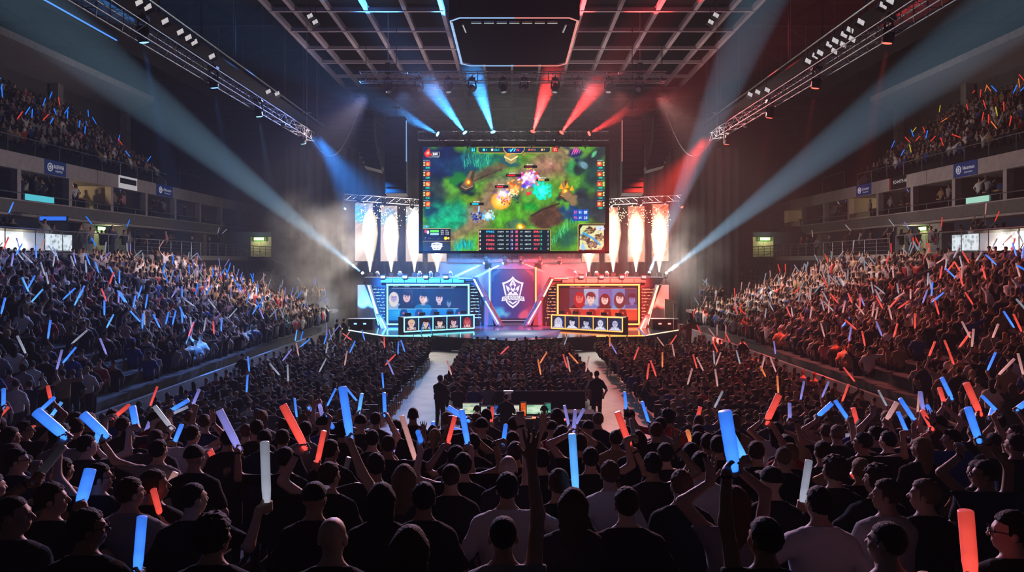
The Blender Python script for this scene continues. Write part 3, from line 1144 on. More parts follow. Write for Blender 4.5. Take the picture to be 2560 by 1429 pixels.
g.blob(1405, 470, 110, 80, (255, 225, 240), .75, .4, 1)
g.blob(1070, 650, 80, 60, (240, 240, 255), .8, 0, 1)
g.blob(890, 930, 70, 60, (225, 250, 255), .85, 0, 1)
g.blob(1215, 600, 90, 60, (255, 215, 150), .6, 0, 1)
burst(1240, 720, 70, ((40, 70, 80), (80, 100, 110), (20, 40, 60)), 26, 9)
burst(1660, 290, 26, ((250, 150, 180), (255, 200, 220)), 10, 10)
for x0, x1, y, c in ((970, 1135, 573, (220, 60, 80)), (1105, 1295, 437, (200, 40, 50)), (1325, 1490, 330, (120, 30, 50)), (1480, 1640, 492, (240, 190, 130)), (665, 832, 785, (40, 200, 230))):
    g.rect(x0, y - 16, x1, y + 16, (14, 18, 26))
    g.rect(x0 + 22, y - 8, x0 + (x1 - x0) * .62, y + 8, c)
    g.glyphs(x0 + 40, y - 34, 80, 14, 6, (240, 240, 240), x0)
# score bar on top
gold = (190, 160, 100)
g.poly([(762, 88), (1650, 88), (1650, 140), (1630, 160), (784, 160), (762, 140)], (8, 46, 60), .93)
g.line([(762, 88), (762, 140), (784, 160), (1110, 160)], 7, gold)
g.line([(1320, 160), (1630, 160), (1652, 140), (1652, 88)], 7, gold)
g.line([(762, 90), (1650, 90)], 6, gold)
g.poly([(1075, 90), (1335, 90), (1330, 130), (1290, 168), (1120, 168), (1080, 130)], (8, 44, 90))
g.line([(1075, 90), (1190, 90), (1206, 104), (1222, 90), (1335, 90), (1330, 130), (1290, 168), (1120, 168), (1080, 130), (1075, 90)], 7, (220, 180, 110))
g.rect(670, 95, 740, 150, (8, 70, 84))
g.rect(1677, 92, 1748, 150, (160, 24, 34))
g.glyphs(684, 104, 42, 38, 2, (90, 240, 240), 11, .7)
g.glyphs(1692, 102, 44, 38, 2, (255, 190, 170), 12, .7)
g.blob(835, 123, 16, 16, (90, 230, 240), 1, 0, .3)
g.glyphs(865, 110, 14, 26, 1, (90, 230, 240), 13)
g.blob(936, 123, 15, 15, (220, 250, 250), 1, 0, .3)
g.glyphs(962, 112, 66, 24, 4, (80, 220, 240), 14, .75)
g.glyphs(1134, 112, 34, 26, 2, (80, 220, 240), 15)
g.line([(1165, 142), (1190, 112)], 14, (110, 230, 250))
g.line([(1206, 138), (1222, 114)], 12, (110, 230, 250))
g.glyphs(1236, 112, 36, 28, 2, (240, 80, 80), 16, .75)
g.blob(1393, 123, 13, 13, (230, 110, 110), 1, 0, .3)
g.glyphs(1414, 112, 62, 24, 4, (240, 130, 120), 17, .75)
g.blob(1550, 123, 14, 14, (240, 180, 130), 1, 0, .3)
g.glyphs(1572, 110, 16, 26, 1, (240, 180, 130), 18)
g.glyphs(1320, 172, 34, 24, 2, (240, 110, 110), 19)
# team tag top left
g.blob(152, 160, 42, 44, (190, 60, 50), 1, 0, .3, n3)
g.blob(152, 160, 20, 26, (240, 170, 150), 1, 0, .4, n3)
g.rect(195, 150, 284, 200, (10, 16, 30))
g.line([(195, 150), (284, 150), (284, 200), (195, 200), (195, 150)], 4, (200, 200, 210))
g.glyphs(208, 158, 60, 32, 3, (235, 235, 240), 20, .75)
g.glyphs(150, 206, 136, 12, 12, (220, 220, 220), 21, .6)
for k in range(5):
    y = 252 + 123 * k
    for lx, flip in ((86, 0), (2228, 1)):
        g.glyphs(lx + 4, y - 4, 76, 10, 8, (220, 225, 230), 30 + k, .7)
        g.rect(lx + 30 * (1 - flip), y + 14, lx + 30 * (1 - flip) + 58, y + 72, (170, 70, 40) if k % 2 else (200, 80, 60))
        g.blob(lx + 58 - 30 * flip, y + 42, 20, 22, (250, 200, 140), .9, 0, .6, n3)
        g.line([(lx + 40, y + 60), (lx + 84, y + 22)], 6, (250, 130, 110), .8)
        for q in range(2):
            g.blob(lx + (14 if not flip else 80), y + 28 + 30 * q, 12, 12, (220, 200, 130), 1, 0, .4)
        g.rect(lx + 30 - 14 * flip, y + 80, lx + 88 - 14 * flip, y + 104, (20, 110, 110))
        g.glyphs(lx + 34 - 14 * flip, y + 84, 46, 14, 4, (80, 230, 200), 50 + k, .7)
# lower-left player panel, sponsor plate, score table, map
g.rect(84, 1082, 424, 1238, (22, 26, 44))
g.rect(84, 1240, 424, 1362, (48, 56, 62))
g.line([(84, 1084), (424, 1084)], 5, (190, 180, 140))
g.line([(84, 1240), (424, 1240)], 5, (190, 160, 120))
g.glyphs(92, 1048, 66, 24, 4, (170, 190, 255), 61, .7)
g.rect(174, 1104, 280, 1130, (110, 225, 100))
g.rect(174, 1140, 280, 1164, (170, 205, 250))
g.rect(104, 1100, 130, 1136, (220, 90, 120))
g.blob(146, 1130, 16, 26, (220, 220, 250), 1, 0, .4)
for a in range(3):
    g.glyphs(304, 1102 + 22 * a, 40, 14, 3, (230, 230, 235), 62 + a, .7)
    g.glyphs(360, 1102 + 22 * a, 46, 14, 3, (230, 230, 235), 66 + a, .7)
for x, c in ((116, (120, 150, 230)), (164, (230, 110, 160)), (212, (150, 140, 210)), (262, (110, 90, 220))):
    burst(x, 1204, 20, (c, (230, 220, 250)), 7, x)
g.blob(364, 1204, 21, 21, (230, 210, 60), 1, 0, .3)
g.blob(398, 1204, 15, 15, (230, 190, 120), 1, 0, .3)
g.poly([(188, 1268), (254, 1252), (320, 1268), (322, 1300), (296, 1346), (210, 1346), (186, 1300)], (236, 238, 240))
for ky in range(3):
    g.glyphs(204 + 6 * ky, 1272 + 24 * ky, 98 - 12 * ky, 18, 6 - ky, (60, 70, 80), 70 + ky, .55)
g.line([(180, 1304), (330, 1304)], 6, (236, 238, 240))
g.rect(768, 1092, 1652, 1362, (6, 34, 46))
g.line([(766, 1362), (766, 1104), (780, 1092), (1640, 1092), (1654, 1104), (1654, 1362)], 8, (176, 152, 96))
for k in range(5):
    y = 1112 + 51 * k
    g.glyphs(782, y, 16, 26, 1, (240, 240, 240) if k != 3 else (250, 160, 170), 80 + k, .8)
    g.glyphs(862, y, 108, 26, 4, (240, 110, 120) if k else (90, 190, 230), 85 + k, .72)
    g.glyphs(1002, y + 5, 78, 16, 5, (225, 230, 230), 90 + k, .7)
    g.glyphs(1112, y + 5, 26, 16, 2, (225, 230, 230), 95 + k, .8)
    g.rect(1160, y - 4, 1196, y + 32, (46, 44, 90) if k != 1 else (110, 30, 60))
    g.rect(1218, y - 4, 1258, y + 32, (110, 30, 66))
    g.glyphs(1166, y, 26, 26, 2, (210, 210, 250), 100 + k, .7)
    g.glyphs(1226, y, 26, 26, 2, (250, 170, 190), 105 + k, .7)
    g.glyphs(1284, y + 5, 26, 16, 2, (225, 230, 230), 110 + k, .8)
    g.glyphs(1338, y + 5, 80, 16, 5, (225, 230, 230), 115 + k, .7)
    g.glyphs(1446, y, 80 if k < 4 else 50, 26, 4, (240, 110, 120), 120 + k, .75)
    g.glyphs(1530, y, 24, 26, 1, (80, 200, 170), 125 + k, .7)
    g.glyphs(1618, y, 16, 26, 1, (240, 240, 240), 130 + k, .8)
for x, y, w0 in ((1932, 868, 190), (1932, 935, 190)):
    g.rect(x, y - 16, x + 188, y + 56, (20, 84, 160))
    g.line([(x + 58, y - 16), (x + 58, y + 56)], 4, (10, 50, 100))
    g.line([(x + 124, y - 16), (x + 124, y + 56)], 4, (10, 50, 100))
    g.glyphs(x + 12, y + 4, 40, 28, 2, (250, 110, 110), y, .6)
    g.glyphs(x + 70, y + 4, 44, 28, 2, (210, 230, 255), y + 1, .6)
    g.glyphs(x + 134, y + 4, 44, 32, 2, (240, 248, 255), y + 2, .65)
g.poly([(1994, 1362), (1994, 1050), (2012, 1030), (2330, 1030), (2330, 1362)], (10, 28, 34))
g.line([(1994, 1362), (1994, 1050), (2014, 1030), (2330, 1030)], 8, (190, 160, 100))
g.poly([(2020, 1090), (2050, 1048), (2312, 1048), (2312, 1290), (2280, 1340), (2010, 1340)], (196, 200, 160))
for x, y in ((2130, 1110), (2080, 1200), (2250, 1190), (2170, 1280)):
    g.blob(x, y, 66, 46, (58, 50, 46), .95, 0, .3, n3)
    for k in range(14):
        a = r.random() * 6.28
        g.line([(x + 50 * math.cos(a), y + 34 * math.sin(a)), (x + r.uniform(-40, 40), y + r.uniform(-28, 28))], 5, (180, 170, 130), .8)
g.line([(2060, 1140), (2120, 1175), (2190, 1210), (2260, 1280)], 26, (40, 150, 190), .95, 6)
g.blob(2050, 1310, 40, 40, (130, 180, 220), .9, 0, .4, n3)
g.blob(2270, 1080, 44, 34, (190, 200, 230), .9, 0, .4, n3)
for k in range(12):
    g.blob(2020 + r.random() * 280, 1060 + r.random() * 270, 8, 8, ((220, 80, 120), (90, 160, 230))[k % 2], 1, 0, .4)

g.a = 255 * np.clip(g.a / 255, 0, 1) ** 1.18 * 1.06
lum = g.a.mean(2, keepdims=True)
g.a = np.clip(lum + (g.a - lum) * 1.22, 0, 255)
scr = empty('video_screen', P(1285, 497, SY), 'huge hanging video screen showing a green battle game over the stage', 'screen')
led_panel('picture', P(1057, 627, SY), P(1513, 627, SY), P(1057, 367, SY), g, led_main, scr)
mb = MB()
a, b = P(1047, 633, SY), P(1523, 361, SY)
mb.bb((a.x, SY + .03, a.z), (b.x, SY + .45, b.z))
for lo, hi in (((a.x, SY - .06, a.z), (P(1056.3, 0, SY).x, SY + .03, b.z)), ((P(1513.7, 0, SY).x, SY - .06, a.z), (b.x, SY + .03, b.z)), ((a.x, SY - .06, P(0, 366.4, SY).z), (b.x, SY + .03, b.z)), ((a.x, SY - .06, a.z), (b.x, SY + .03, P(0, 627.6, SY).z))):
    mb.bb(lo, hi)
par(mb.build('frame', voidm), scr)

# ================================================================ trusses, lamps
def truss(p0, p1, w, h, bay, name, label, group=None, r=.03, mat=None):
    p0, p1 = Vector(p0), Vector(p1)
    u = (p1 - p0).normalized()
    sd = u.cross(Vector((0, 0, 1))).normalized() * (w / 2)
    up = Vector((0, 0, h / 2))
    L = (p1 - p0).length
    n = max(int(L / bay), 1)
    e = empty(name, (p0 + p1) / 2, label, 'truss', group)
    o = -(p1 - p0) / 2
    mb, mc = MB(), MB()
    cs = [sd + up, -sd + up, -sd - up, sd - up]
    for c in cs:
        mb.tube(o + c, o + (p1 - p0) + c, r, n=6)
    for i in range(n):
        a, b = o + u * (L * i / n), o + u * (L * (i + 1) / n)
        for j in range(4):
            c, d = cs[j], cs[(j + 1) % 4]
            q = (a + c, b + d) if i % 2 else (a + d, b + c)
            mc.tube(q[0], q[1], r * .5, n=4, cap=False)
            mc.tube(a + c, a + d, r * .5, n=4, cap=False)
    mb.build('chord', mat or alu, e)
    mc.build('lacing', mat or alu, e)
    return e


def fixture(pos, aim, name, label, cat, lensm, size=.35, group=None, hang=True, body=None):
    """moving-head lamp: clamp and base, yoke, drum-shaped head with a lens, aimed along aim"""
    e = empty(name, pos, label, cat, group)
    aim = Vector(aim).normalized()
    s = size
    sg = 1 if hang else -1
    bodym = body or black
    MB().box((0, 0, sg * s * 1.25), (s * .9, s * .7, s * .35)).tube((0, 0, sg * s * 1.4), (0, 0, sg * s * 1.75), s * .1, n=6).build('base', bodym, e)
    sd = aim.cross(Vector((0, 0, 1)))
    sd = sd.normalized() if sd.length > .05 else Vector((1, 0, 0))
    mb = MB()
    for k in (-1, 1):
        mb.tube(sd * (k * s * .62), sd * (k * s * .5) + Vector((0, 0, sg * s * 1.1)), s * .1, n=6)
        mb.tube(sd * (k * s * .66), sd * (k * s * .4), s * .13, n=8)
    mb.tube(sd * (-s * .52) + Vector((0, 0, sg * s * 1.09)), sd * (s * .52) + Vector((0, 0, sg * s * 1.09)), s * .09, n=6)
    mb.build('yoke', bodym, e)
    MB().lathe(-aim * s * .62, aim, [(0, s * .2), (s * .1, s * .36), (s * .6, s * .46), (s * 1.2, s * .44), (s * 1.28, s * .40)], 16).build('head', bodym, e, smooth=False)
    MB().lathe(aim * s * .64, aim, [(0, s * .37), (s * .06, s * .34), (s * .09, s * .2)], 16).build('lens', lensm, e)
    return e


blue_lens = emat('blue_lens', (.10, .30, 1), 5)
cyan_lens = emat('cyan_lens', (.16, .62, 1), 6)
red_lens = emat('red_lens', (1, .07, .045), 4.5)
white_lens = emat('white_lens', (.85, .93, 1), 25)
off_lens = pmat('dark_lens', (.25, .26, .30), .15, .3)

RIGY = 48.0
TR = dict()
truss(P(900, 193, RIGY), P(1665, 193, RIGY), .6, .62, .75, 'lighting_truss', 'long lighting truss hanging above the video screen, ten dark lamps below it')
for i, px in enumerate((970, 1047, 1120, 1180, 1258, 1310, 1388, 1447, 1522, 1598)):
    p = P(px, 210, RIGY)
    d = ((.15, -.3, -1), (.3, -.9, -.6))[i % 2]
    fixture(p + Vector((0, 0, -.25)), d if px < 1285 else (-d[0], d[1], d[2]), 'moving_light', 'unlit black moving lamp under the long truss, %s from the left' % ordw(i + 1), 'stage lamp', off_lens, .46, 'dark lamps on the long truss')
# hanging points of that truss
for i, px in enumerate((970, 1600)):
    p = P(px, 172, RIGY)
    e = empty('chain_hoist', p, 'black chain hoist on the %s end of the long truss' % ('left', 'right')[i], 'hoist')
    MB().box((0, 0, 0), (.3, .3, .75)).build('motor', black, e)
    MB().tube((0, 0, .3), (0, 0, 22 - p.z), .02, n=4).tube((0, 0, -.35), (0, 0, -.6), .03, n=4).build('chain', steel, e)

TY = 53.6
truss(P(1046, 339, TY), P(1522, 339, TY), .5, .62, .6, 'lighting_truss', 'lamp truss on top of the video screen with three blue and three red lamps')
UPB = []
for i, (px, py, c) in enumerate(((1104, 340, 'b'), (1169, 340, 'b'), (1236, 340, 'b'), (1329, 339, 'r'), (1397, 340, 'r'), (1463, 339, 'r'))):
    p = P(px, py, TY - .95)
    k = i if i < 3 else 5 - i
    sx = -1 if i < 3 else 1
    aim = Vector((sx * (.95, .62, .30)[k], -.72, (.42, .75, .85)[k]))
    fixture(p, aim, 'beam_light', '%s beam lamp on the screen truss, %s of its three from the left' % (('bright blue', 'bright red')[i > 2], ordw(i % 3 + 1)), 'stage lamp', cyan_lens if c == 'b' else red_lens, .52, 'lit lamps on the screen truss', hang=False)
    UPB.append((p, aim, c))

# long side trusses
SIDE = []
for s, nm, c in ((-1, 'left', 'blue'), (1, 'right', 'red')):
    X = s * 13.75
    truss((X, 20.5, 14.15), (X, 50, 14.15), .5, .55, .8, 'lighting_truss', 'long truss over the %s stand carrying %s lamps' % (nm, c), r=.028)
    e = empty('drop_cable', (X, 50, 14.1), 'thin cable hanging in a loop at the end of the %s truss' % nm, 'cable')
    pts = [(0, 0, 0)] + [(-s * 2.9 * t - 0 * t, 1.5 * t, -1.55 * math.sin(PI * min(t, 1)) - 0 * t + 2.0 * t * t) for t in np.linspace(.05, 1, 14)]
    MB().path([Vector(q) for q in pts], .035, 5).build('cable', steel, e)
    e = empty('suspension_wire', (X, 49, 14.4), 'thin suspension wire at the stage end of the %s truss' % nm, 'cable')
    MB().tube((0, 0, 0), (0, 0, 11.6), .018, n=4).box((0, 0, 1.2), (.55, .1, .05)).build('wire', steel, e)
    for k, (px, py) in enumerate(((356, 98), (533, 213), (646, 286), (757, 355)) if s < 0 else ((2222, 100), (2041, 214), (1926, 289), (1818, 356))):
        Y = 13.75 * F / abs(px - CX)
        p = P(px, py, Y)
        aim = Vector((-s * .10, .22, -1)) if s < 0 else Vector((-s * .12, .18, -1))
        fixture(p + Vector((0, 0, .2)), aim, 'beam_light', '%s glowing lamp under the %s truss, %s from the camera' % (c, nm, ordw(k + 1)), 'stage lamp', (blue_lens if k < 2 else cyan_lens) if s < 0 else red_lens, .46, 'lit lamps under the side trusses')
        SIDE.append((p, aim, s, k))
    p = P(709 if s < 0 else 1864, 322, 44.5)
    fixture(p + Vector((0, 0, .3)), (-s * .3, -.5, -1), 'moving_light', 'unlit lamp under the %s truss between the lit ones' % nm, 'stage lamp', off_lens, .32)

# white floodlights on the catwalks
fl = emat('flood_face', (1, .93, .95), .55, base=(.7, .68, .7))  # unlit lamps: the brightness of their faces is put in as emission
FL = ((348, 6), (370, 18), (413, 53), (451, 80), (471, 94), (486, 106), (530, 141), (671, 229), (693, 234), (775, 40), (788, 55),
      (2208, 14), (2225, 2), (2152, 55), (2125, 75), (2110, 87), (2088, 102), (2073, 112), (2130, 98), (2108, 112), (2086, 128), (2050, 132), (2038, 140), (2020, 153), (1875, 236), (1894, 230), (1918, 225), (1790, 38), (1777, 55))
cnt = {'left': 0, 'right': 0}
for px, py in sorted(FL, key=lambda t: t[1]):
    X = 16.0 if abs(px - CX) > 560 else 11.8
    Y = X * F / abs(px - CX)
    p = P(px, py, Y)
    sn = 'left' if px < CX else 'right'
    cnt[sn] += 1
    e = empty('floodlight', p, 'square white floodlight under the %s half of the roof, %s from the top' % (sn, ordw(cnt[sn])), 'floodlight', 'roof floodlights')
    R = Matrix.Rotation(-.5 * (1 if px < CX else -1), 3, 'Y') @ Matrix.Rotation(-.55, 3, 'X')
    MB().box(R @ Vector((0, .09, .0)), (.40, .16, .40), R=R).bb((-.02, .08, .1), (.02, .12, (17.15 if X > 14 else 21.8) - p.z)).build('housing', black, e)
    mb = MB()
    for a in (-1, 1):
        for b in (-1, 1):
            mb.box(R @ Vector((a * .085, -.01, b * .085)), (.15, .03, .15), R=R)
    mb.build('lamp_face', fl, e)

for s in (-1, 1):
    structure(MB().tube((s * 16, 20, 17.18), (s * 16, 62, 17.18), .05, n=6).tube((s * 16, 24, 17.18), (s * 16, 24, 24.3), .02, n=4).tube((s * 16, 42, 17.18), (s * 16, 42, 24.3), .02, n=4).tube((s * 16, 60, 17.18), (s * 16, 60, 24.3), .02, n=4), 'ceiling_pipe', steel)
# ================================================================ roof grid
mb = MB()
for X in (4.5, 6.9, 9.4, 11.8, 14.1, 15.6):
    for s in (-1, 1):
        mb.bb((s * X - .13, 18, 21.8), (s * X + .13, 96, 22.15))
for X in (0, 2.3, -2.3):
    mb.bb((X - .1, 57, 21.8), (X + .1, 96, 22.1))
for Y in (20.5, 24.8, 29.2, 33.8, 38.4, 43, 47.2, 51.3, 55.6, 59.5, 64, 68.5, 73, 78, 83, 88, 93):
    if Y < 55:
        mb.bb((-15.7, Y - .1, 21.75), (-4.4, Y + .1, 22.0))
        mb.bb((4.4, Y - .1, 21.75), (15.7, Y + .1, 22.0))
    else:
        mb.bb((-15.7, Y - .1, 21.75), (15.7, Y + .1, 22.0))
structure(mb, 'ceiling_grid', gridm)
mb = MB()
for Y in range(22, 97, 6):
    mb.bb((-38, Y - .25, 24.2), (38, Y + .25, 25.9))
    for s in (-1, 1):
        for k in range(4):
            x = s * (17 + 5 * k)
            mb.tube((x, Y, 24.2), (x + s * 2.5, Y, 22.6), .12, n=5)
            mb.tube((x + s * 5, Y, 24.2), (x + s * 2.5, Y, 22.6), .12, n=5)
        mb.bb((s * 27 - 10, Y - .12, 22.4), (s * 27 + 10, Y + .12, 22.7))
structure(mb, 'ceiling_truss', roofm)
for s in (-1, 1):
    mb = MB()
    mb.bb((s * 17.4 - .5, 14, 17.4), (s * 17.4 + .5, 70, 17.55))
    mb.bb((s * 22.5 - .6, 14, 19.4), (s * 22.5 + .6, 80, 19.7))
    mb.bb((s * 28 - .9, 14, 21.4), (s * 28 + .9, 70, 21.7))
    for y in range(16, 70, 5):
        mb.tube((s * 17.4, y, 17.5), (s * 17.4, y, 24), .05, n=4)
        mb.tube((s * 22.5, y, 19.6), (s * 22.5, y, 24.3), .05, n=4)
        mb.tube((s * 28, y, 21.6), (s * 28, y, 24.3), .05, n=4)
    structure(mb, 'ceiling_catwalk', pmat('catwalk', (.05, .047, .05), .8, noise=(.04, .038, .04), nscale=1, spec=.1))
# blue light strip under the left gallery
e = empty('light_strip', (-28, 50, 21.3), 'blue glowing light strip high on the left under the roof', 'light strip')
MB().tube((0, -8, 0), (0, 1.8, 0), .05, n=6).build('tube', emat('strip_blue', (.08, .3, 1), 1.2), e)

# ================================================================ hanging cube above the hall
cb = empty('scoreboard_cube', (0, 40.3, 17.5), 'big dark hanging scoreboard cube with a blue and red lit bottom edge', 'scoreboard')
hx, hy = 3.2, 4.4
oc = [(-hx, -hy + .5), (-hx + .5, -hy), (hx - .5, -hy), (hx, -hy + .5), (hx, hy - .5), (hx - .5, hy), (-hx + .5, hy), (-hx, hy - .5)]
MB().prism([(x * 1.02, y, .25) for x, y in oc], (0, 0, 4.2)).build('housing', voidm, cb)
MB().prism([(x * .93, y * .93, .12) for x, y in oc], (0, 0, .2)).build('underside', voidm, cb)
cb.location = (0.12, 40.4, 17.5)
halves = {'b': MB(), 'r': MB()}
for i in range(8):
    (xa, ya), (xb, yb) = oc[i], oc[(i + 1) % 8]
    n = 8
    for k in range(n):
        pa = (xa + (xb - xa) * k / n, ya + (yb - ya) * k / n, .12)
        pb = (xa + (xb - xa) * (k + 1) / n, ya + (yb - ya) * (k + 1) / n, .12)
        halves['b' if pa[0] + pb[0] < 0 else 'r'].tube(pa, pb, .035, n=5)
        if i in (3, 7) and k < 8:
            for q in range(4):
                t = (k + q / 4) / n
                x, y = xa + (xb - xa) * t, ya + (yb - ya) * t
                halves['b' if x < 0 else 'r'].box((x * .985, y, .1), (.12, .09, .04))
halves['b'].build('light_edge', emat('edge_blue', (.35, .6, 1), .9), cb)['label'] = 'pale blue lit edge'
halves['r'].build('light_edge', emat('edge_red', (1, .32, .28), .8), cb)['label'] = 'pale red lit edge'
mb = MB()
for x in (-2.6, 2.6):
    mb.tube((x, -3.6, .05), (x * .97, -2.4, .05), .05, n=5)
for x in np.linspace(-1.9, 1.9, 7):
    mb.box((x, -3.9, .06), (.5, .12, .1))
mb.build('rigging_bar', steel, cb)
mb = MB()
for x in (-2.5, 2.5):
    for y in (-3.5, 3.5):
        mb.tube((x, y, 4.2), (x, y, 6.5), .04, n=5)
mb.build('hanging_cable', steel, cb)

# ================================================================ line arrays
def line_array(px0, px1, py0, py1, Y, n, lean, label, lit=None):
    w = (px1 - px0) * Y / F
    H = (py1 - py0) * Y / F
    top = P((px0 + px1) / 2, py0, Y)
    e = empty('line_array', top, label, 'loudspeaker', 'hanging line arrays')
    MB().box((0, .1, .18), (w * .9, .9, .12)).tube((0, 0, .2), (0, 0, 21.9 - top.z), .03, n=5).box((0, 0, .9), (.5, .2, .12)).build('rigging_frame', black, e)
    hb = H / n
    y, z = 0.0, 0.0
    for i in range(n):
        t = i / (n - 1)
        a = .02 + .30 * max(t - .35, 0) ** 1.5
        R = Matrix.Rotation(-a, 3, 'X') @ Matrix.Rotation(lean * t * t * .5, 3, 'Y')
        c = Vector((lean * 1.0 * t ** 2.6, y, z - hb / 2))
        MB().box(c, (w, .85, hb * .94), 0, R).box(c + R @ Vector((0, -.43, 0)), (w * .9, .03, hb * .75), 1, R).build('speaker_cabinet', [blackm, black], e)
        z -= hb
        y += math.sin(a) * hb * .8
    if lit:
        mb = MB()
        for i in range(n * 3):
            mb.box((lit[0] * (w / 2 + .03), -.44, -H * .55 * i / (n * 3) - .1), (.06, .05, .08))
        mb.build('edge_light', lit[1], e)
    return e


line_array(965, 1017, 302, 487, 49.5, 12, .0, 'tall black line array hanging left of the video screen', (1, emat('la_b', (.25, .5, 1), .8)))
line_array(1554, 1607, 302, 486, 49.5, 12, .0, 'tall black line array hanging right of the video screen', (-1, emat('la_r', (1, .3, .25), .6)))
line_array(893, 937, 295, 424, 52, 10, .55, 'outer curved black line array at the left of the stage')
line_array(1632, 1678, 295, 424, 52, 10, -.55, 'outer curved black line array at the right of the stage')

# ================================================================ stage deck
DZ = .9
deck = [(-11.4, 51), (-8.3, 47.1), (-5.2, 46.8), (.1, 43.7), (5.4, 46.8), (8.5, 47.1), (11.6, 51), (11.6, 59.5), (-11.4, 59.5)]
st = empty('stage', (0.1, 51, 0), 'wide angular stage with a glossy dark deck and lit edges', 'stage')
deckm = pmat('gloss_deck', (.05, .053, .065), .13, 0, .8, noise=(.065, .068, .08), nscale=.7)
par(MB().prism([(x, y, DZ - .08) for x, y in deck], (0, 0, .08)).build('deck', deckm), st)
par(MB().prism([(x, y, 0) for x, y in deck], (0, 0, DZ - .09)).build('skirt', pmat('skirt', (.03, .033, .045), .8)), st)
cyan = emat('cyan_tube', srgb(120, 238, 255), 3.2)
orange = emat('orange_tube', srgb(255, 150, 70), 3.0)
cyw = emat('cyan_white_tube', srgb(200, 245, 255), 2.2)
orw = emat('orange_white_tube', srgb(255, 205, 170), 2.0)
for i, m, lab in ((0, cyw, None), (1, cyan, None), (4, orange, None), (5, orw, None)):
    (xa, ya), (xb, yb) = deck[i], deck[i + 1]
    par(MB().tube((xa, ya - .03, DZ - .03), (xb, yb - .03, DZ - .03), .035, n=6).build('edge_light', m), st)
lf = Pic(80, 40, 0, 0, 80, 40, (40, 60, 110))
for k in range(14):
    y = 3 + k * 2.7
    lf.line([(2 + k * 1.2, y), (78 - k * 1.2, y)], 1.2, (200, 215, 255), .8)
lf.blob(40, 20, 30, 14, (235, 240, 255), .85, 0, .9)
lf.blob(8, 20, 16, 22, (60, 130, 230), .6, 0, .9)
lf.blob(72, 20, 16, 22, (220, 110, 150), .6, 0, .9)
par(led_panel('floor_screen', (-2.6, 45.6, DZ + .012), (2.8, 45.6, DZ + .012), (-2.0, 50.4, DZ + .012), lf, led_booth), st)
mb = MB()
mb.bb((-3.6, 43.4, .28), (-1.9, 43.55, .33))
mb.bb((2.4, 43.5, .28), (4.2, 43.65, .33))
par(mb.build('step_edge', pmat('step_edge', (.3, .3, .34), .5)), st)

# ================================================================ team booths
wallm = pmat('booth_wall', (.10, .10, .12), .6, noise=(.08, .08, .095), nscale=2)
finm = pmat('booth_fin', (.13, .13, .145), .5)


def dash_mat(name, col, s):
    m = bpy.data.materials.new(name)
    m.use_nodes = True
    nt = m.node_tree
    b = nt.nodes['Principled BSDF']
    b.inputs['Base Color'].default_value = (.03, .03, .04, 1)
    tc, mp, n, w, mul, r = (nt.nodes.new('ShaderNode' + q) for q in ('TexCoord', 'Mapping', 'TexNoise', 'TexWave', 'Math', 'ValToRGB'))
    mp.inputs['Scale'].default_value = (5.5, 1, 14)
    n.inputs['Scale'].default_value = 1.0
    n.inputs['Detail'].default_value = 1
    w.bands_direction = 'Z'
    w.inputs['Scale'].default_value = 1.35
    w.inputs['Distortion'].default_value = 0
    mul.operation = 'MULTIPLY'
    r.color_ramp.elements[0].position, r.color_ramp.elements[1].position = .40, .46
    r.color_ramp.elements[0].color, r.color_ramp.elements[1].color = (0, 0, 0, 1), (*col, 1)
    nt.links.new(tc.outputs['Object'], mp.inputs['Vector'])
    nt.links.new(mp.outputs[0], n.inputs['Vector'])
    nt.links.new(tc.outputs['Object'], w.inputs['Vector'])
    nt.links.new(n.outputs['Fac'], mul.inputs[0])
    nt.links.new(w.outputs['Color'], mul.inputs[1])
    nt.links.new(mul.outputs[0], r.inputs['Fac'])
    nt.links.new(r.outputs['Color'], b.inputs['Emission Color'])
    b.inputs['Emission Strength'].default_value = s
    m.cycles.emission_sampling = 'NONE'
    return m


def portrait(p, cx, cy, s, skin, hair, shirt, style, seed=0):
    q = random.Random(seed)
    s *= 1.18
    cy += .08 * s
    p.blob(cx, cy + 1.35 * s, 1.0 * s, .62 * s, shirt, 1, 0, .1)
    p.rect(cx - .22 * s, cy + .3 * s, cx + .22 * s, cy + .9 * s, [c * .85 for c in skin])
    if style in ('long', 'wavy'):
        p.blob(cx, cy + .25 * s, .66 * s, .95 * s, hair, 1, 0, .12)
    else:
        p.blob(cx, cy - .22 * s, .55 * s, .55 * s, hair, 1, 0, .12)
    p.blob(cx, cy + .05 * s, .42 * s, .56 * s, skin, 1, 0, .12)
    if style != 'bald':
        p.blob(cx + .05 * s, cy - .42 * s, .46 * s, .22 * s, hair, 1, .1, .2)
    if style == 'cap':
        p.blob(cx, cy - .5 * s, .56 * s, .28 * s, (30, 30, 40), 1, 0, .1)
    for k in (-1, 1):
        p.blob(cx + k * .17 * s, cy - .02 * s, .08 * s, .045 * s, (30, 20, 24), .9, 0, .3)
        p.line([(cx + k * .08 * s, cy - .13 * s), (cx + k * .27 * s, cy - .14 * s)], .05 * s, [c * .5 for c in hair], .8)
    p.line([(cx, cy), (cx - .03 * s, cy + .17 * s)], .05 * s, [c * .7 for c in skin], .8)
    p.line([(cx - .12 * s, cy + .3 * s), (cx + .12 * s, cy + .3 * s)], .06 * s, (150, 70, 70), .8)


CHAIRS = []


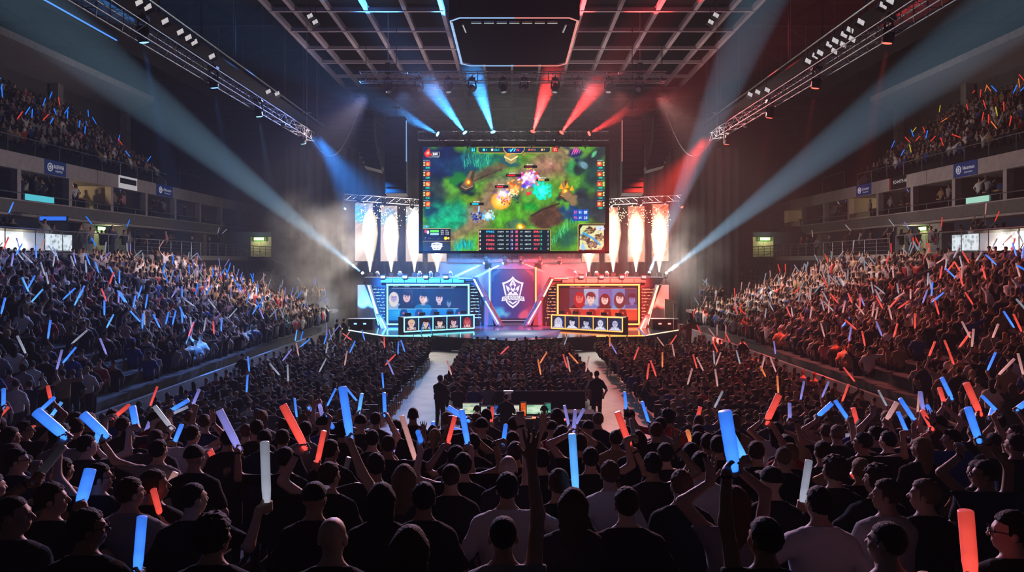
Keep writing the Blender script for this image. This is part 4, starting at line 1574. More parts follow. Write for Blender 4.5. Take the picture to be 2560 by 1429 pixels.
def booth(side):
    L = side == 'left'
    X = (lambda x: x) if L else (lambda x: 2566 - x)
    Q = lambda x, y, Y: P(X(x), y, Y)
    tube, tubew = (cyan, cyw) if L else (orange, orw)
    hue = 'blue' if L else 'red'
    e = empty('team_booth', Q(1070, 814, 55), '%s lit team booth on the %s of the stage with outlined screen wall' % (hue, side), 'stage set')
    zdeck = DZ
    pts = [(905, 693), (1182, 693), (1247, 813), (962, 813), (918, 713)]
    par(MB().prism([Q(x, y, 54.0) if y < 800 else Vector((Q(x, y, 54).x, 54.0, zdeck)) for x, y in pts], (0, 2.6, 0)).build('wall', wallm), e)
    # top cornice panels
    mb = MB()
    for k in range(7):
        a, b = Q(952 + 30 * k, 706, 53.9), Q(980 + 30 * k, 696, 53.9)
        mb.bb((min(a.x, b.x), 53.85, a.z), (max(a.x, b.x), 53.97, b.z))
    par(mb.build('cornice_panel', pmat('cornice', (.34, .33, .37), .6)), e)
    # slanted fins
    def on_deck(v):
        v.z = max(v.z, DZ + .005)
        return v
    for q4, yy, th in ((((1180, 693), (1192, 693), (1258, 813), (1240, 813)), (53.4,) * 4, .6), (((912, 712), (924, 712), (950, 787), (940, 787)), (53.4,) * 4, .6),
                       (((940, 787), (950, 787), (968, 831), (952, 831)), (53.4, 53.4, 51.8, 51.8), .6), (((1212, 740), (1222, 740), (1234, 813), (1212, 813)), (53.2, 53.2, 53.6, 53.6), .3)):
        par(MB().prism([on_deck(Q(x, y, Y)) for (x, y), Y in zip(q4, yy)], (0, th, 0)).build('slanted_fin', finm), e)
    mb = MB()
    for (xa, ya), (xb, yb), m in (((1184, 697), (1207, 741), 1), ((920, 713), (944, 785), 1)):
        mb.prism([Q(xa - 2, ya, 53.36), Q(xa + 3, ya, 53.36), Q(xb + 2.2, yb, 53.36), Q(xb - 2.2, yb, 53.36)], (0, .03, 0))
    par(mb.build('light_strip', tubew), e)
    mb = MB()
    mb.tube(Q(1213, 752, 53.1), Q(1246, 809, 53.1), .05, n=6)
    mb.tube(Q(953, 796, 52.5), on_deck(Q(964, 827, 51.6)), .06, n=6)
    mb.tube(Q(926, 735, 53.3), Q(946, 812, 53.3), .03, n=6)
    mb.tube(Q(1145, 695, 53.8), Q(1182, 695, 53.8), .035, n=6)
    par(mb.build('light_tube', tube if L else orw), e)
    # dashed code texture
    mb = MB()
    mb.quad(Q(926, 716, 53.92), Q(962, 716, 53.92), Q(962, 806, 53.92), Q(950, 806, 53.92))
    mb.quad(Q(1175, 714, 53.92), Q(1192, 716, 53.92), Q(1204, 800, 53.92), Q(1175, 800, 53.92))
    par(mb.build('dash_panel', dash_mat('dash_' + side, srgb(170, 225, 255) if L else srgb(255, 170, 130), 1.1)), e)
    # side drape washed by uplights
    par(MB().prism([Q(894, 712, 55.5), Q(919, 712, 55.5), on_deck(Q(952, 811, 55.5)), on_deck(Q(894, 811, 55.5))], (0, .3, 0)).build('side_panel', pmat('wing_cloth', (.32, .32, .32), .8)), e)
    # outlined screen frame
    fr = [(968.5, 711.5), (1171.5, 711.5), (1171.5, 810), (968.5, 810)]
    mb = MB()
    for i in range(4):
        mb.tube(Q(*fr[i], 53.3), Q(*fr[(i + 1) % 4], 53.3), .062, n=6)
        mb.box(Q(*fr[i], 53.3), (.12, .12, .12))
    par(mb.build('frame_light', tube), e)
    mb = MB()
    mb.prism([Q(964, 707, 53.5), Q(1176, 707, 53.5), on_deck(Q(1176, 814, 53.5)), on_deck(Q(964, 814, 53.5))], (0, .4, 0))
    par(mb.build('frame_back', blackm), e)
    # screen picture
    W, H = 196, 92
    p = Pic(W, H, 972, 714, 1168, 806, (10, 24, 60) if L else (40, 26, 32))
    rr = random.Random(5)
    if L:
        p.rect(972, 714, 1145, 771, (14, 22, 52))
        p.rect(1010, 724, 1032, 771, (52, 44, 66))
        p.rect(1062, 722, 1092, 771, (16, 34, 66))
        p.rect(1110, 728, 1145, 771, (20, 34, 66))
        p.line([(980, 720.5), (1135, 720)], 1.2, (210, 220, 240), .9)
        for x in (984, 1012, 1052, 1098, 1128):
            p.glyphs(x, 715, 12, 3, 4, (190, 200, 230), x, .7)
        for x, y, s, sk, hr, sh, stl in ((985, 742, 15, (190, 170, 200), (230, 220, 200), (150, 170, 200), 'long'), (1017, 741, 16.5, (235, 190, 180), (36, 20, 26), (16, 18, 30), 'wavy'), (1058, 743, 17, (240, 190, 160), (20, 20, 36), (24, 110, 160), 'short'), (1098, 744, 15.5, (230, 200, 205), (44, 40, 70), (20, 24, 50), 'cap'), (1122, 756, 10, (120, 150, 190), (30, 60, 90), (14, 20, 44), 'short')):
            portrait(p, x, y, s, sk, hr, sh, stl)
        p.blob(1064, 750, 9, 9, (255, 235, 220), .9, 0, .9)
        p.rect(972, 772, 1152, 800, (20, 140, 220))
        p.blob(1000, 782, 30, 14, (60, 190, 250), .8, 0, .9)
        p.blob(1090, 790, 40, 12, (12, 90, 180), .7, 0, .9)
        p.line([(972, 772), (1150, 771)], 1.6, (150, 220, 250))
        p.rect(972, 800, 1168, 806, (10, 30, 80))
        p.rect(1146, 714, 1168, 806, (10, 30, 74))
    else:
        # mirrored coordinates: the right booth's picture is drawn left to right in the photo
        p = Pic(W, H, 1398, 714, 1594, 806, (34, 26, 34))
        p.rect(1424, 722, 1594, 771, (20, 120, 180))
        p.rect(1424, 722, 1460, 771, (24, 60, 90))
        p.rect(1460, 722, 1496, 771, (120, 180, 215))
        p.rect(1496, 722, 1530, 771, (20, 100, 170))
        p.rect(1530, 722, 1562, 771, (24, 130, 190))
        p.rect(1562, 722, 1594, 771, (24, 60, 90))
        p.line([(1424, 718), (1590, 721)], 1.2, (240, 120, 120), .9)
        for x in (1426, 1442, 1462, 1502, 1545):
            p.glyphs(x, 715, 12, 3, 4, (240, 150, 150), x, .7)
        for x, y, s, sk, hr, sh, stl in ((1449, 743, 17, (220, 110, 100), (170, 30, 36), (26, 16, 22), 'wavy'), (1477, 744, 17, (238, 206, 200), (40, 34, 46), (30, 130, 200), 'short'), (1512, 747, 16, (240, 200, 196), (24, 20, 30), (18, 24, 44), 'long'), (1549, 744, 17, (236, 200, 196), (56, 44, 54), (40, 150, 200), 'wavy'), (1580, 746, 14.5, (110, 130, 190), (20, 26, 44), (24, 80, 140), 'short')):
            portrait(p, x, y, s, sk, hr, sh, stl)
        p.rect(1398, 714, 1423, 806, (26, 24, 34))
        p.rect(1424, 773, 1594, 800, (226, 70, 44))
        p.blob(1560, 790, 40, 14, (250, 96, 60), .7, 0, .9)
        p.rect(1424, 774, 1440, 800, (170, 90, 80))
        p.rect(1450, 774, 1500, 800, (170, 50, 56), .7)
        p.line([(1424, 771), (1592, 772)], 1.6, (250, 190, 160))
        p.rect(1398, 800, 1594, 806, (60, 20, 26))
    bl, br, tl = (P(972, 806, 53.4), P(1168, 806, 53.4), P(972, 714, 53.4)) if L else (P(1398, 806, 53.4), P(1594, 806, 53.4), P(1398, 714, 53.4))
    par(led_panel('screen', bl, br, tl, p, led_booth), e)
    # podium desk with five portrait panels
    if L:
        A, B, ya, yb = Vector((-7.08, 47.95, DZ)), Vector((-2.65, 50.6, DZ)), 0, 0
    else:
        A, B = Vector((2.75, 50.6, DZ)), Vector((7.25, 47.95, DZ))
    d = empty('player_desk', (A + B) / 2, 'long %s edged player desk with five portraits, %s side of the stage' % ('cyan' if L else 'orange', side), 'desk')
    u = (B - A).normalized()
    bk = Vector((-u.y, u.x, 0)) * 1.0
    LEN = (B - A).length
    mb = MB().prism([A, B, B + Vector((0, 0, 1.06)), A + Vector((0, 0, 1.06))], bk)
    par(mb.build('body', pmat('desk_' + side, (.03, .05, .09) if L else (.07, .045, .05), .5)), d)
    fwd = -bk.normalized() * .03
    up = Vector((0, 0, 1))
    mb = MB()
    lo, hi = .14, 1.06
    c4 = [A + up * lo, B + up * lo, B + up * hi, A + up * hi]
    for i in range(4):
        mb.tube(c4[i] + fwd, c4[(i + 1) % 4] + fwd, .04, n=6)
    for k in range(1, 5):
        q = A + u * (LEN * k / 5) + fwd
        mb.tube(q + up * lo, q + up * hi, .022, n=6)
    par(mb.build('outline_light', tube), d)
    names = ('PIZZARD', 'DEWY AB', 'DOMINIUS', 'DUSKAN', 'LARK') if L else ('PEDIRT', 'PINEL', 'LAKI', 'JOMIST', 'STUKER')
    looks = (((240, 190, 180), (220, 190, 160), (120, 30, 40), 'short'), ((240, 200, 190), (40, 24, 30), (30, 24, 36), 'long'), ((246, 214, 206), (34, 26, 36), (30, 24, 36), 'long'), ((226, 180, 190), (50, 24, 44), (40, 26, 50), 'short'), ((220, 100, 110), (170, 50, 60), (150, 50, 60), 'wavy')) if L else \
        (((220, 216, 240), (200, 196, 230), (190, 186, 220), 'wavy'), ((226, 220, 244), (24, 22, 36), (220, 216, 240), 'short'), ((200, 196, 230), (26, 24, 40), (150, 146, 190), 'short'), ((226, 222, 244), (70, 66, 90), (210, 206, 236), 'bald'), ((196, 192, 226), (50, 46, 70), (200, 196, 230), 'bald'))
    for k in range(5):
        q = Pic(40, 40, 0, 0, 40, 40, (26, 30, 58) if L else (34, 36, 62))
        q.blob(30, 14, 14, 22, (20, 70, 130), .7, 0, .9, vnoise(40, 40, 6, k))
        q.a *= (.75 + .5 * vnoise(40, 40, 4, k + 9))[..., None]
        portrait(q, 20, 17, 15.5, *looks[k])
        a0 = A + u * (LEN * (k + .06) / 5) + fwd * .6
        b0 = A + u * (LEN * (k + .94) / 5) + fwd * .6
        par(led_panel('portrait_panel', a0 + up * .19, b0 + up * .19, a0 + up * 1.0, q, led_booth), d)
        t = MB()
        text_mb(t, names[k], a0 + up * .24 + fwd * .5, b0 + up * .24 + fwd * .5, .17, fit=LEN / 5 * (.5 + .05 * (len(names[k]) - 5)))
        par(t.build('name_lettering', emat('name_white', (.95, .95, 1), 1.2)), d)
    # gaming chairs behind
    for k, x in enumerate((1011, 1049, 1087, 1126, 1150)):
        pc = Q(x, 790, 51.9 + (.0 if k < 4 else .6))
        c = empty('gaming_chair', (pc.x, 51.9, DZ), 'black high-backed gaming chair behind the %s desk, %s from the %s end' % (side, ordw(k + 1), 'left' if L else 'right'), 'chair', 'gaming chairs on stage')
        MB().box((0, .05, .48), (.52, .52, .12)).build('seat', black, c)
        MB().prism([(-.24, -.26, .52), (.24, -.26, .52), (.30, -.22, .95), (.26, -.2, 1.18), (.17, -.18, 1.38), (-.17, -.18, 1.38), (-.26, -.2, 1.18), (-.30, -.22, .95)], (0, -.12, 0)).build('backrest', black, c)
        MB().tube((0, .05, .1), (0, .05, .44), .04).tube((-.3, .05, .06), (.3, .05, .06), .04).tube((0, -.25, .06), (0, .35, .06), .04).build('base', steel, c)
        MB().prism([(-.07, -.4, 1.06), (.07, -.4, 1.06), (.05, -.4, 1.18), (-.05, -.4, 1.18)], (0, -.01, 0)).build('badge', emat('badge_red', (.9, .1, .1), .6), c)
    # monitors on the desk
    for k in range(5):
        q = A + u * (LEN * (k + .5) / 5) + bk * .55 + up * 1.06
        m = empty('monitor', q, 'small black monitor on the %s desk, %s from the left' % (side, ordw(k + 1)), 'monitor', 'desk monitors')
        m.rotation_euler = (0, 0, math.atan2(u.y, u.x))
        MB().box((0, 0, .06), (.2, .14, .02)).build('stand', black, m)
        MB().box((0, 0, .16), (.42, .04, .20)).build('display', black, m)
    return e


booth('left')
booth('right')

# ---------------------------------------------------------------- centre portal
cp = empty('centre_portal', (0.1, 57.5, DZ), 'tall blue to red LED portal with a white crest, centre of the stage', 'stage set')
p = Pic(106, 136, 0, 0, 1060, 1360, (30, 40, 110))
t = np.clip(p.X / 1060, 0, 1)
p.a = (1 - t)[..., None] * np.array((4, 84, 190.)) + t[..., None] * np.array((150, 40, 84.))
p.blob(520, 200, 260, 300, (96, 80, 150), .7, 0, .9)
p.blob(500, 900, 330, 420, (30, 40, 120), .6, 0, .9)
nz, nz2 = vnoise(136, 106, 12, 4), vnoise(136, 106, 4, 5)
p.poly([(0, 110), (170, 0), (260, 0), (40, 190), (40, 330), (0, 260)], (40, 150, 230), .6)
p.poly([(1060, 110), (900, 0), (820, 0), (1020, 180), (1020, 300), (1060, 300)], (240, 60, 100), .7)
p.blob(170, 1130, 220, 170, (70, 200, 250), .8, 0, .8, nz)
p.blob(360, 1150, 130, 110, (130, 220, 255), .7, 0, .8, nz)
p.blob(830, 1130, 190, 130, (250, 90, 120), .85, -.3, .7, nz)
p.blob(950, 1000, 100, 110, (220, 60, 90), .5, 0, .8, nz2)
p.rect(0, 1240, 1060, 1360, (16, 20, 50))
p.line([(140, 1290), (860, 1290)], 14, (250, 220, 240), .9)
Zp = lambda px, py: P(px, py, 57.2)
par(led_panel('screen', Zp(1230, 807), Zp(1335, 807), Zp(1230, 673), p, led_booth), cp)
mb = MB()
mb.bb((Zp(1212, 0).x, 57.3, DZ), (Zp(1353, 0).x, 57.6, Zp(0, 662).z))
par(mb.build('back', blackm), cp)
mb = MB()
for a, b in ((1212, 1229), (1336, 1353)):
    mb.bb((Zp(a, 0).x, 56.9, DZ), (Zp(b, 0).x, 57.3, Zp(0, 658).z))
mb.bb((Zp(1212, 0).x, 56.9, Zp(0, 672).z), (Zp(1353, 0).x, 57.3, Zp(0, 658).z))
par(mb.build('pillar', wallm), cp)
par(MB().bb((Zp(1222.5, 0).x, 56.8, Zp(0, 768).z), (Zp(1226, 0).x, 56.9, Zp(0, 669).z)).build('light_strip', cyan), cp)['label'] = 'cyan vertical light strip'
par(MB().bb((Zp(1337.5, 0).x, 56.8, Zp(0, 768).z), (Zp(1341, 0).x, 56.9, Zp(0, 667).z)).build('light_strip', orange), cp)['label'] = 'orange vertical light strip'
bk0, bk1 = P(1090, 0, 58.6), P(1476, 0, 58.6)
for x0, x1, nm in ((bk0.x, -.02, 'left'), (.02, bk1.x, 'right')):
    o = MB().bb((x0, 58.5, DZ), (x1, 58.7, 5.9)).build('light_catch_panel', pmat('catch_panel_grey', (.32, .32, .33), .8, noise=(.28, .28, .29), nscale=1))  # added panel that catches the blue and red spots
    tag(o, 'plain %s backdrop wall behind the portal, lit %s' % (nm, 'blue' if nm == 'left' else 'red'), 'backdrop')
# crest: drawn in zoom pixels of the photo (8.93 per photo pixel)
C = lambda x, y, d=0.0: P(1215 + x / 8.93, 660 + y / 8.93, 57.15 - d)
cr = MB()


def ring(outer, inner, d=.0, mi=0):
    n = len(outer)
    for i in range(n):
        j = (i + 1) % n
        cr.quad(C(*outer[i], d), C(*outer[j], d), C(*inner[j], d), C(*inner[i], d), mi)


out = [(597, 268), (650, 330), (740, 385), (840, 412), (800, 560), (770, 700), (745, 850), (680, 925), (600, 985), (515, 925), (450, 850), (425, 700), (395, 560), (357, 412), (455, 385), (545, 330)]
inn = [(597, 330), (640, 375), (720, 420), (790, 440), (768, 560), (742, 690), (715, 840), (665, 890), (600, 940), (530, 890), (480, 840), (458, 690), (430, 560), (408, 440), (475, 420), (555, 375)]
ring(out, inn, .02)
cr.add([C(x, y) for x, y in inn], [tuple(range(len(inn)))], 1)
emb = [[(597, 335), (640, 400), (672, 470), (640, 520), (625, 470), (570, 470), (560, 520), (522, 470), (556, 400)],
       [(555, 500), (600, 560), (645, 500), (655, 560), (600, 620), (545, 560)],
       [(440, 465), (520, 520), (548, 590), (500, 560), (520, 640), (470, 580)],
       [(755, 465), (680, 520), (652, 590), (700, 560), (680, 640), (730, 580)],
       [(465, 700), (520, 630), (600, 655), (680, 630), (738, 700)],
       [(505, 640), (585, 605), (575, 660)], [(695, 640), (615, 605), (625, 660)],
       [(480, 825), (540, 822), (600, 862), (660, 822), (715, 825), (600, 902)]]
for q in emb:
    cr.add([C(x, y, .03) for x, y in q], [tuple(range(len(q)))], 0)
cr.add([C(x, y, .04) for x, y in ((590, 400), (610, 400), (608, 520), (592, 520))], [(0, 1, 2, 3)], 1)
rb = [(365, 725), (480, 708), (597, 702), (720, 708), (848, 725), (866, 825), (720, 806), (597, 800), (480, 806), (343, 828)]
cr.add([C(x, y, .05) for x, y in rb], [tuple(range(len(rb)))], 0)
white_em = emat('crest_white', (.88, .9, 1), 1.0)
par(cr.build('crest', [white_em, emat('crest_navy', srgb(58, 66, 150), .8)]), cp)
t = MB()
text_mb(t, 'DFILAENORCAB', C(375, 795, .07), C(835, 795, .07), .40, fit=(C(835, 0) - C(375, 0)).x * .96)
par(t.build('lettering', emat('crest_ink', srgb(50, 60, 100), .6)), cp)

# ---------------------------------------------------------------- LED banners beside the screen
def banner_pic(k, warm):
    q = Pic(44, 142, 0, 0, 44, 142, (190, 168, 158) if not warm else (206, 130, 100))
    a, b = vnoise(142, 44, 18, 20 + k), vnoise(142, 44, 7, 40 + k)
    if not warm:
        q.blob(12, 30, 26, 26, (40, 190, 240), .95 if k == 0 else .4, 0, .6, a)
        q.blob(24, 14, 20, 14, (120, 150, 200), .7, 0, .8, b)
        q.blob(30, 95, 26, 46, (236, 214, 200), .9, 0, .9, a)
    else:
        q.blob(22, 50, 30, 40, (250, 180, 140), .8, 0, .8, a)
        q.blob(16, 112, 24, 30, (250, 220, 200), .8, 0, .9, b)
        q.blob(34, 12, 18, 14, (196, 80, 50), .9, 0, .8, b)
    for i in range(4):
        q.line([(0, 60 - 14 * i + 9 * k % 7), (44, 30 - 14 * i)], 3, (250, 240, 235), .35, 4)
    return q


BAN = [(888, 932, 508, 652), (952, 993, 514, 652), (1015, 1056, 516, 653), (1070, 1116, 636, 654), (1455, 1497, 636, 655), (1513, 1545, 518, 655), (1570, 1611, 515, 654), (1631, 1671, 510, 652)]
for k, (x0, x1, y0, y1) in enumerate(BAN):
    Y = 55.6
    warm = k >= 4
    y0 = min(y0, 520)
    e = empty('led_banner', P((x0 + x1) / 2, y1, Y), 'tall %s LED banner %s the screen, %s from the left of eight' % ('orange' if warm else 'pale', 'right of' if k > 4 else 'left of' if k < 3 else 'half hidden behind', ordw(k + 1)), 'LED banner', 'LED banners behind the pyro')
    par(led_panel('screen', P(x0, y1, Y), P(x1, y1, Y), P(x0, y0, Y), banner_pic(k % 4, warm), led_side), e)
    a, b = P(x0 - 1.5, y1 + 1.5, Y), P(x1 + 1.5, y0 - 1.5, Y)
    par(MB().bb((a.x, Y + .02, a.z), (b.x, Y + .2, b.z)).build('frame', blackm), e)
truss(P(862, 492, 55.2), P(1060, 506, 55.2), .4, .45, .5, 'lighting_truss', 'short truss above the left LED banners, lit blue', r=.03)
truss(P(1508, 505, 55.2), P(1706, 494, 55.2), .4, .45, .5, 'lighting_truss', 'short truss above the right LED banners, lit red', r=.03)
for i, (px, py) in enumerate(((866, 512), (897, 498), (960, 505), (1030, 512), (1526, 506), (1600, 503), (1660, 500), (1702, 508))):
    b = px < CX
    lit = i in (0, 7)
    fixture(P(px, py + 6, 54.9), (-.4 if b else .4, -.7, -.6), 'moving_light', '%s lamp on the short truss above the %s banners, %s of four' % (('small', 'lit')[lit], 'left' if b else 'right', ordw(i % 4 + 1)), 'stage lamp', (cyan_lens if b else red_lens) if lit else off_lens, .28, 'lamps on the banner trusses')

# ---------------------------------------------------------------- low lamp row behind the portal
truss(P(1120, 650, 57.8), P(1450, 650, 57.8), .35, .35, .5, 'lighting_truss', 'low truss behind the portal with two blue and three red lamps', r=.025)
LOWB = []
for i, (px, py, c, tx, ty) in enumerate(((1215, 655, 'b', 1140, 690), (1262, 655, 'b', 1195, 690), (1303, 655, 'r', 1350, 675), (1350, 655, 'r', 1420, 690), (1398, 656, 'r', 1475, 690))):
    p = P(px, py, 56.5)
    aim = P(tx, ty, 54.9) - p
    fixture(p, aim, 'beam_light', '%s lamp in the low row above the portal, %s from the left' % (('cyan', 'red')[c == 'r'], ordw(i + 1)), 'stage lamp', cyan_lens if c == 'b' else red_lens, .30, 'lamps of the low row')
    LOWB.append((p, aim, c))

# ---------------------------------------------------------------- pyro, blinders and movers on top of the booths
flame = bpy.data.materials.new('flame')
flame.use_nodes = True
nt = flame.node_tree
nt.nodes.remove(nt.nodes['Principled BSDF'])
em = nt.nodes.new('ShaderNodeEmission')
em.inputs['Color'].default_value = (1, .80, .50, 1)
em.inputs['Strength'].default_value = 1.5
nt.links.new(em.outputs[0], nt.nodes['Material Output'].inputs['Volume'])
flame.cycles.homogeneous_volume = True
flame.cycles.emission_sampling = 'NONE'
core = emat('flame_core', (1, .93, .78), 10)
sparkm = emat('spark', (1, .72, .38), 9)
BOOM = []
rs = random.Random(9)
for k, (px, top) in enumerate(((925, 560), (978, 572), (1036, 560), (1093, 590), (1472, 590), (1533, 560), (1590, 565), (1648, 568))):
    Y = 55.0
    b = P(px, 690, Y)
    b.z = max(b.z, 4.48)
    H = (690 - top) * Y / F
    e = empty('pyro_fountain', b, 'white hot spark fountain on the %s booth roof, %s from the left of eight' % ('left' if px < CX else 'right', ordw(k + 1)), 'spark fountain', 'spark fountains')
    MB().box((0, 0, .12), (.34, .34, .24)).tube((0, 0, .2), (0, 0, .34), .08, n=8).build('firing_unit', black, e)
    MB().lathe((0, 0, .3), (0, 0, 1), [(0, .03), (H * .15, .10), (H * .35, .18), (H * .6, .22), (H * .8, .16), (H * .97, .03)], 12).build('spark_column', core, e, smooth=True)
    MB().lathe((0, 0, .3), (0, 0, 1), [(0, .05), (H * .2, .22), (H * .45, .46), (H * .75, .62), (H * 1.05, .5), (H * 1.25, .08)], 14).build('glow', flame, e, smooth=True)
    mb = MB()
    for i in range(230):
        t = rs.random() ** .6
        z = .3 + H * (.35 + 1.05 * t) * rs.uniform(.75, 1)
        a, rr = rs.random() * 2 * PI, (.12 + .85 * t ** 1.6) * rs.random() ** .6
        q = Vector((rr * math.cos(a), rr * math.sin(a) * .6, z))
        d = Vector((math.cos(a) * .4, math.sin(a) * .2, rs.uniform(-.6, 1))).normalized() * rs.uniform(.03, .10)
        mb.tube(q, q + d, rs.uniform(.010, .024), .005, n=3, cap=False)
    o = mb.build('sparks', sparkm, e)
    o['kind'] = 'stuff'
    BOOM.append((b, H))
for k, px in enumerate((957, 1012, 1064, 1114, 1454, 1504, 1555, 1610)):
    p = P(px, 692, 53.8)
    b = px < CX
    e = empty('blinder', p, 'small square %s lamp on the %s booth roof edge, %s of four from the left' % ('white' if b else 'pink', 'left' if b else 'right', ordw(k % 4 + 1)), 'stage lamp', 'blinders on the booth roofs')
    MB().box((0, .1, 0), (.36, .2, .30)).box((0, .14, .2), (.5, .05, .05)).build('housing', black, e)
    MB().box((0, -.02, 0), (.31, .05, .19)).build('lamp_face', emat('bl_w' if b else 'bl_r', srgb(190, 225, 255) if b else srgb(255, 150, 150), 2.2), e)
mvx = (908, 945, 1000, 1049, 1078, 1128, 1438, 1492, 1518, 1566, 1622, 1664)
BIG = []
for k, px in enumerate(mvx):
    p = P(px, 687, 54.4)
    p.z = max(p.z, 4.75)
    b = px < CX
    big = k in (0, 10, 11)
    aim = P(90, 30, 24) - p if k == 0 else P(2430, 95, 24) - p if k == 11 else P(1850, 120, 40) - p if k == 10 else Vector((rs.uniform(-.5, .5), -.4, .7))
    fixture(p, aim, 'moving_light', '%s moving lamp on the %s booth roof, %s from its outer end' % ('beaming' if big else 'silvery', 'left' if b else 'right', ordw((k if b else 11 - k) + 1)), 'stage lamp', white_lens if big else off_lens, .26, 'moving lamps on the booth roofs', hang=False, body=steel if not big else None)
    if big:
        BIG.append((p, aim))

# ---------------------------------------------------------------- things beside the booths
UPL = []
for s, sn in ((-1, 'left'), (1, 'right')):
    e = empty('bass_cabinet', (s * 10.6 + .05, 50.9, DZ), 'low black speaker cabinet with two lit lamps at the %s end of the stage' % sn, 'loudspeaker')
    MB().bb((-.85, 0, 0), (.85, .8, .72)).build('cabinet', blackm, e)
    MB().bb((-.95, -.05, .72), (.95, .85, .76)).build('top_rail', steel, e)
    mb = MB()
    for x in (-.35, .3):
        mb.box((x, -.03, .42), (.2, .05, .11))
    mb.build('lamp_face', emat('sub_' + sn, srgb(150, 200, 255) if s < 0 else srgb(255, 160, 150), 1.6), e)
    for k, x in enumerate((9.9, 10.6, 11.2)):
        p = Vector((s * x + .05, 54.6, DZ + .25))
        aim = Vector((s * (k - 1) * .12, .35, 1))
        fixture(p, aim, 'uplight', '%s uplight washing the %s side panel, %s from the stage centre' % (('blue', 'red')[s > 0], sn, ordw(k + 1)), 'stage lamp', white_lens if k == 1 else (cyan_lens if s < 0 else red_lens), .2, 'uplights at the stage ends', hang=False)
        UPL.append((p, aim, s))
# stage curtain
mb = MB()
n = 260
vs = []
for i in range(n + 1):
    x = -19 + 38 * i / n
    y = 61.5 + .25 * math.sin(i * 1.3) + .12 * math.sin(i * .37)
    vs += [(x, y, 0), (x, y, 15.2)]
mb.add(vs, [(2 * i, 2 * i + 2, 2 * i + 3, 2 * i + 1) for i in range(n)])
o = mb.build('stage_curtain', curtm, smooth=True)
tag(o, 'huge dark grey drape hanging behind the stage', 'curtain')
# right side: white panel, flags, barrier
o = MB().prism([(0, 0, 0), (.9, .1, 0), (.95, .1, 1.9), (0, 0, 2.1)], (0, .05, 0)).build('reflector_panel', pmat('cream_panel', (.75, .68, .45), .6))
o.location = (10.9, 52.2, .9)
tag(o, 'tall cream board standing at the right end of the stage', 'board')
e = empty('pennant', (11.0, 49.8, .9), 'small white pennant on a pole at the right end of the stage', 'flag')
MB().tube((0, 0, 0), (0, 0, 1.9), .02, n=5).build('pole', steel, e)
MB().prism([(0, 0, 1.9), (.34, 0, 1.9), (.0, 0, 1.2)], (0, .015, 0)).build('cloth', pmat('grey_cloth', (.5, .48, .46), .8), e)
o = MB().prism([(0, 0, 0), (.5, 0, 0), (.3, 0, 1.15), (0, 0, 1.2)], (0, .05, 0)).build('reflector_panel', pmat('cream_panel', (.75, .68, .45), .6))
o.location = (-12.0, 47.6, .25)
tag(o, 'small cream board by the wall left of the stage', 'board')
for s, sn in ((-1, 'left'), (1, 'right')):
    structure(MB().bb((s * 12.2 - .5, 46, 0), (s * 12.2 + .5, 46.15, 1.0)), 'wall_end_' + sn, wallm)

# ---------------------------------------------------------------- mixing desk in the centre aisle
FY = 22.8
e = empty('control_desk', (P(1307, 0, FY).x, FY, 0), 'black control desk with lit screens in the middle of the floor', 'desk')
MB().bb((-1.95, -.35, .66), (1.95, .45, .72)).build('desktop', blackm, e)
MB().bb((-1.95, .38, 0), (1.95, .45, .66)).build('modesty_panel', blackm, e)
for x in (-1.9, 0, 1.9):
    MB().bb((x - .03, -.3, 0), (x + .03, .4, .66)).build('leg', blackm, e)
MB().bb((-.35, -.32, .72), (1.2, .02, .78)).build('console', black, e)
scs = ((1157, 1198, 1008, 1034, ((216, 226, 190), (130, 160, 120), (180, 200, 210)), 'grass-green picture'), (1203, 1236, 1016, 1036, ((200, 214, 196), (140, 150, 150), (230, 230, 220)), 'pale picture'), (1237, 1258, 1014, 1036, ((40, 90, 190), (30, 50, 120), (200, 210, 240)), 'blue picture'), (1262, 1298, 1013, 1036, ((216, 214, 200), (150, 150, 140), (200, 180, 150)), 'cream picture'), (1302, 1315, 1006, 1039, ((220, 90, 30), (200, 60, 20), (240, 140, 70)), 'orange picture'), (1317, 1360, 1012, 1034, ((190, 226, 190), (120, 170, 140), (220, 240, 220)), 'pale green picture'), (1362, 1377, 1008, 1034, ((60, 140, 120), (30, 90, 90), (120, 210, 160)), 'teal picture'))
for k, (x0, x1, y0, y1, cs, nm) in enumerate(scs):
    q = Pic(40, 26, 0, 0, 40, 26, cs[0])
    for j in range(6):
        q.blob(rs.random() * 40, rs.random() * 26, 12, 4, cs[1 + j % 2], .8, 0, .6)
    for j in range(5):
        q.line([(2, 3 + 4.5 * j), (2 + 30 * rs.random(), 3 + 4.5 * j)], 1, cs[1], .8)
    a, b, c = P(x0, y1, FY + .3), P(x1, y1, FY + .3), P(x0, y0, FY + .3)
    m = empty('monitor', (a + b) / 2, 'desk screen with a %s on the control desk, %s from the left' % (nm, ordw(k + 1)), 'monitor', 'screens on the control desk')
    par(led_panel('display', a, b, c, q, led_booth), m)
    par(MB().bb((a.x - .02, FY + .31, a.z - .02), (b.x + .02, FY + .36, c.z + .02)).bb(((a.x + b.x) / 2 - .04, FY + .3, .72), ((a.x + b.x) / 2 + .04, FY + .36, a.z)).build('casing', blackm), m)
for k, (x0, x1, y, c) in enumerate(((1330, 1352, 1052, (255, 130, 40)), (1391, 1420, 1052, (255, 80, 40)), (1288, 1306, 1046, (150, 200, 255)))):
    o = MB().box((0, 0, 0), ((x1 - x0) * 22 / F, .2, .03)).build('tablet', emat('tab%d' % k, srgb(*c), .9))
    o.location = P((x0 + x1) / 2, y, 22.6)
    o.location.z = .737 if k == 1 else .795
    tag(o, ('orange lit tablet on the control desk', 'red lit tablet at the right end of the control desk', 'pale blue lit tablet on the control desk')[k], 'tablet')
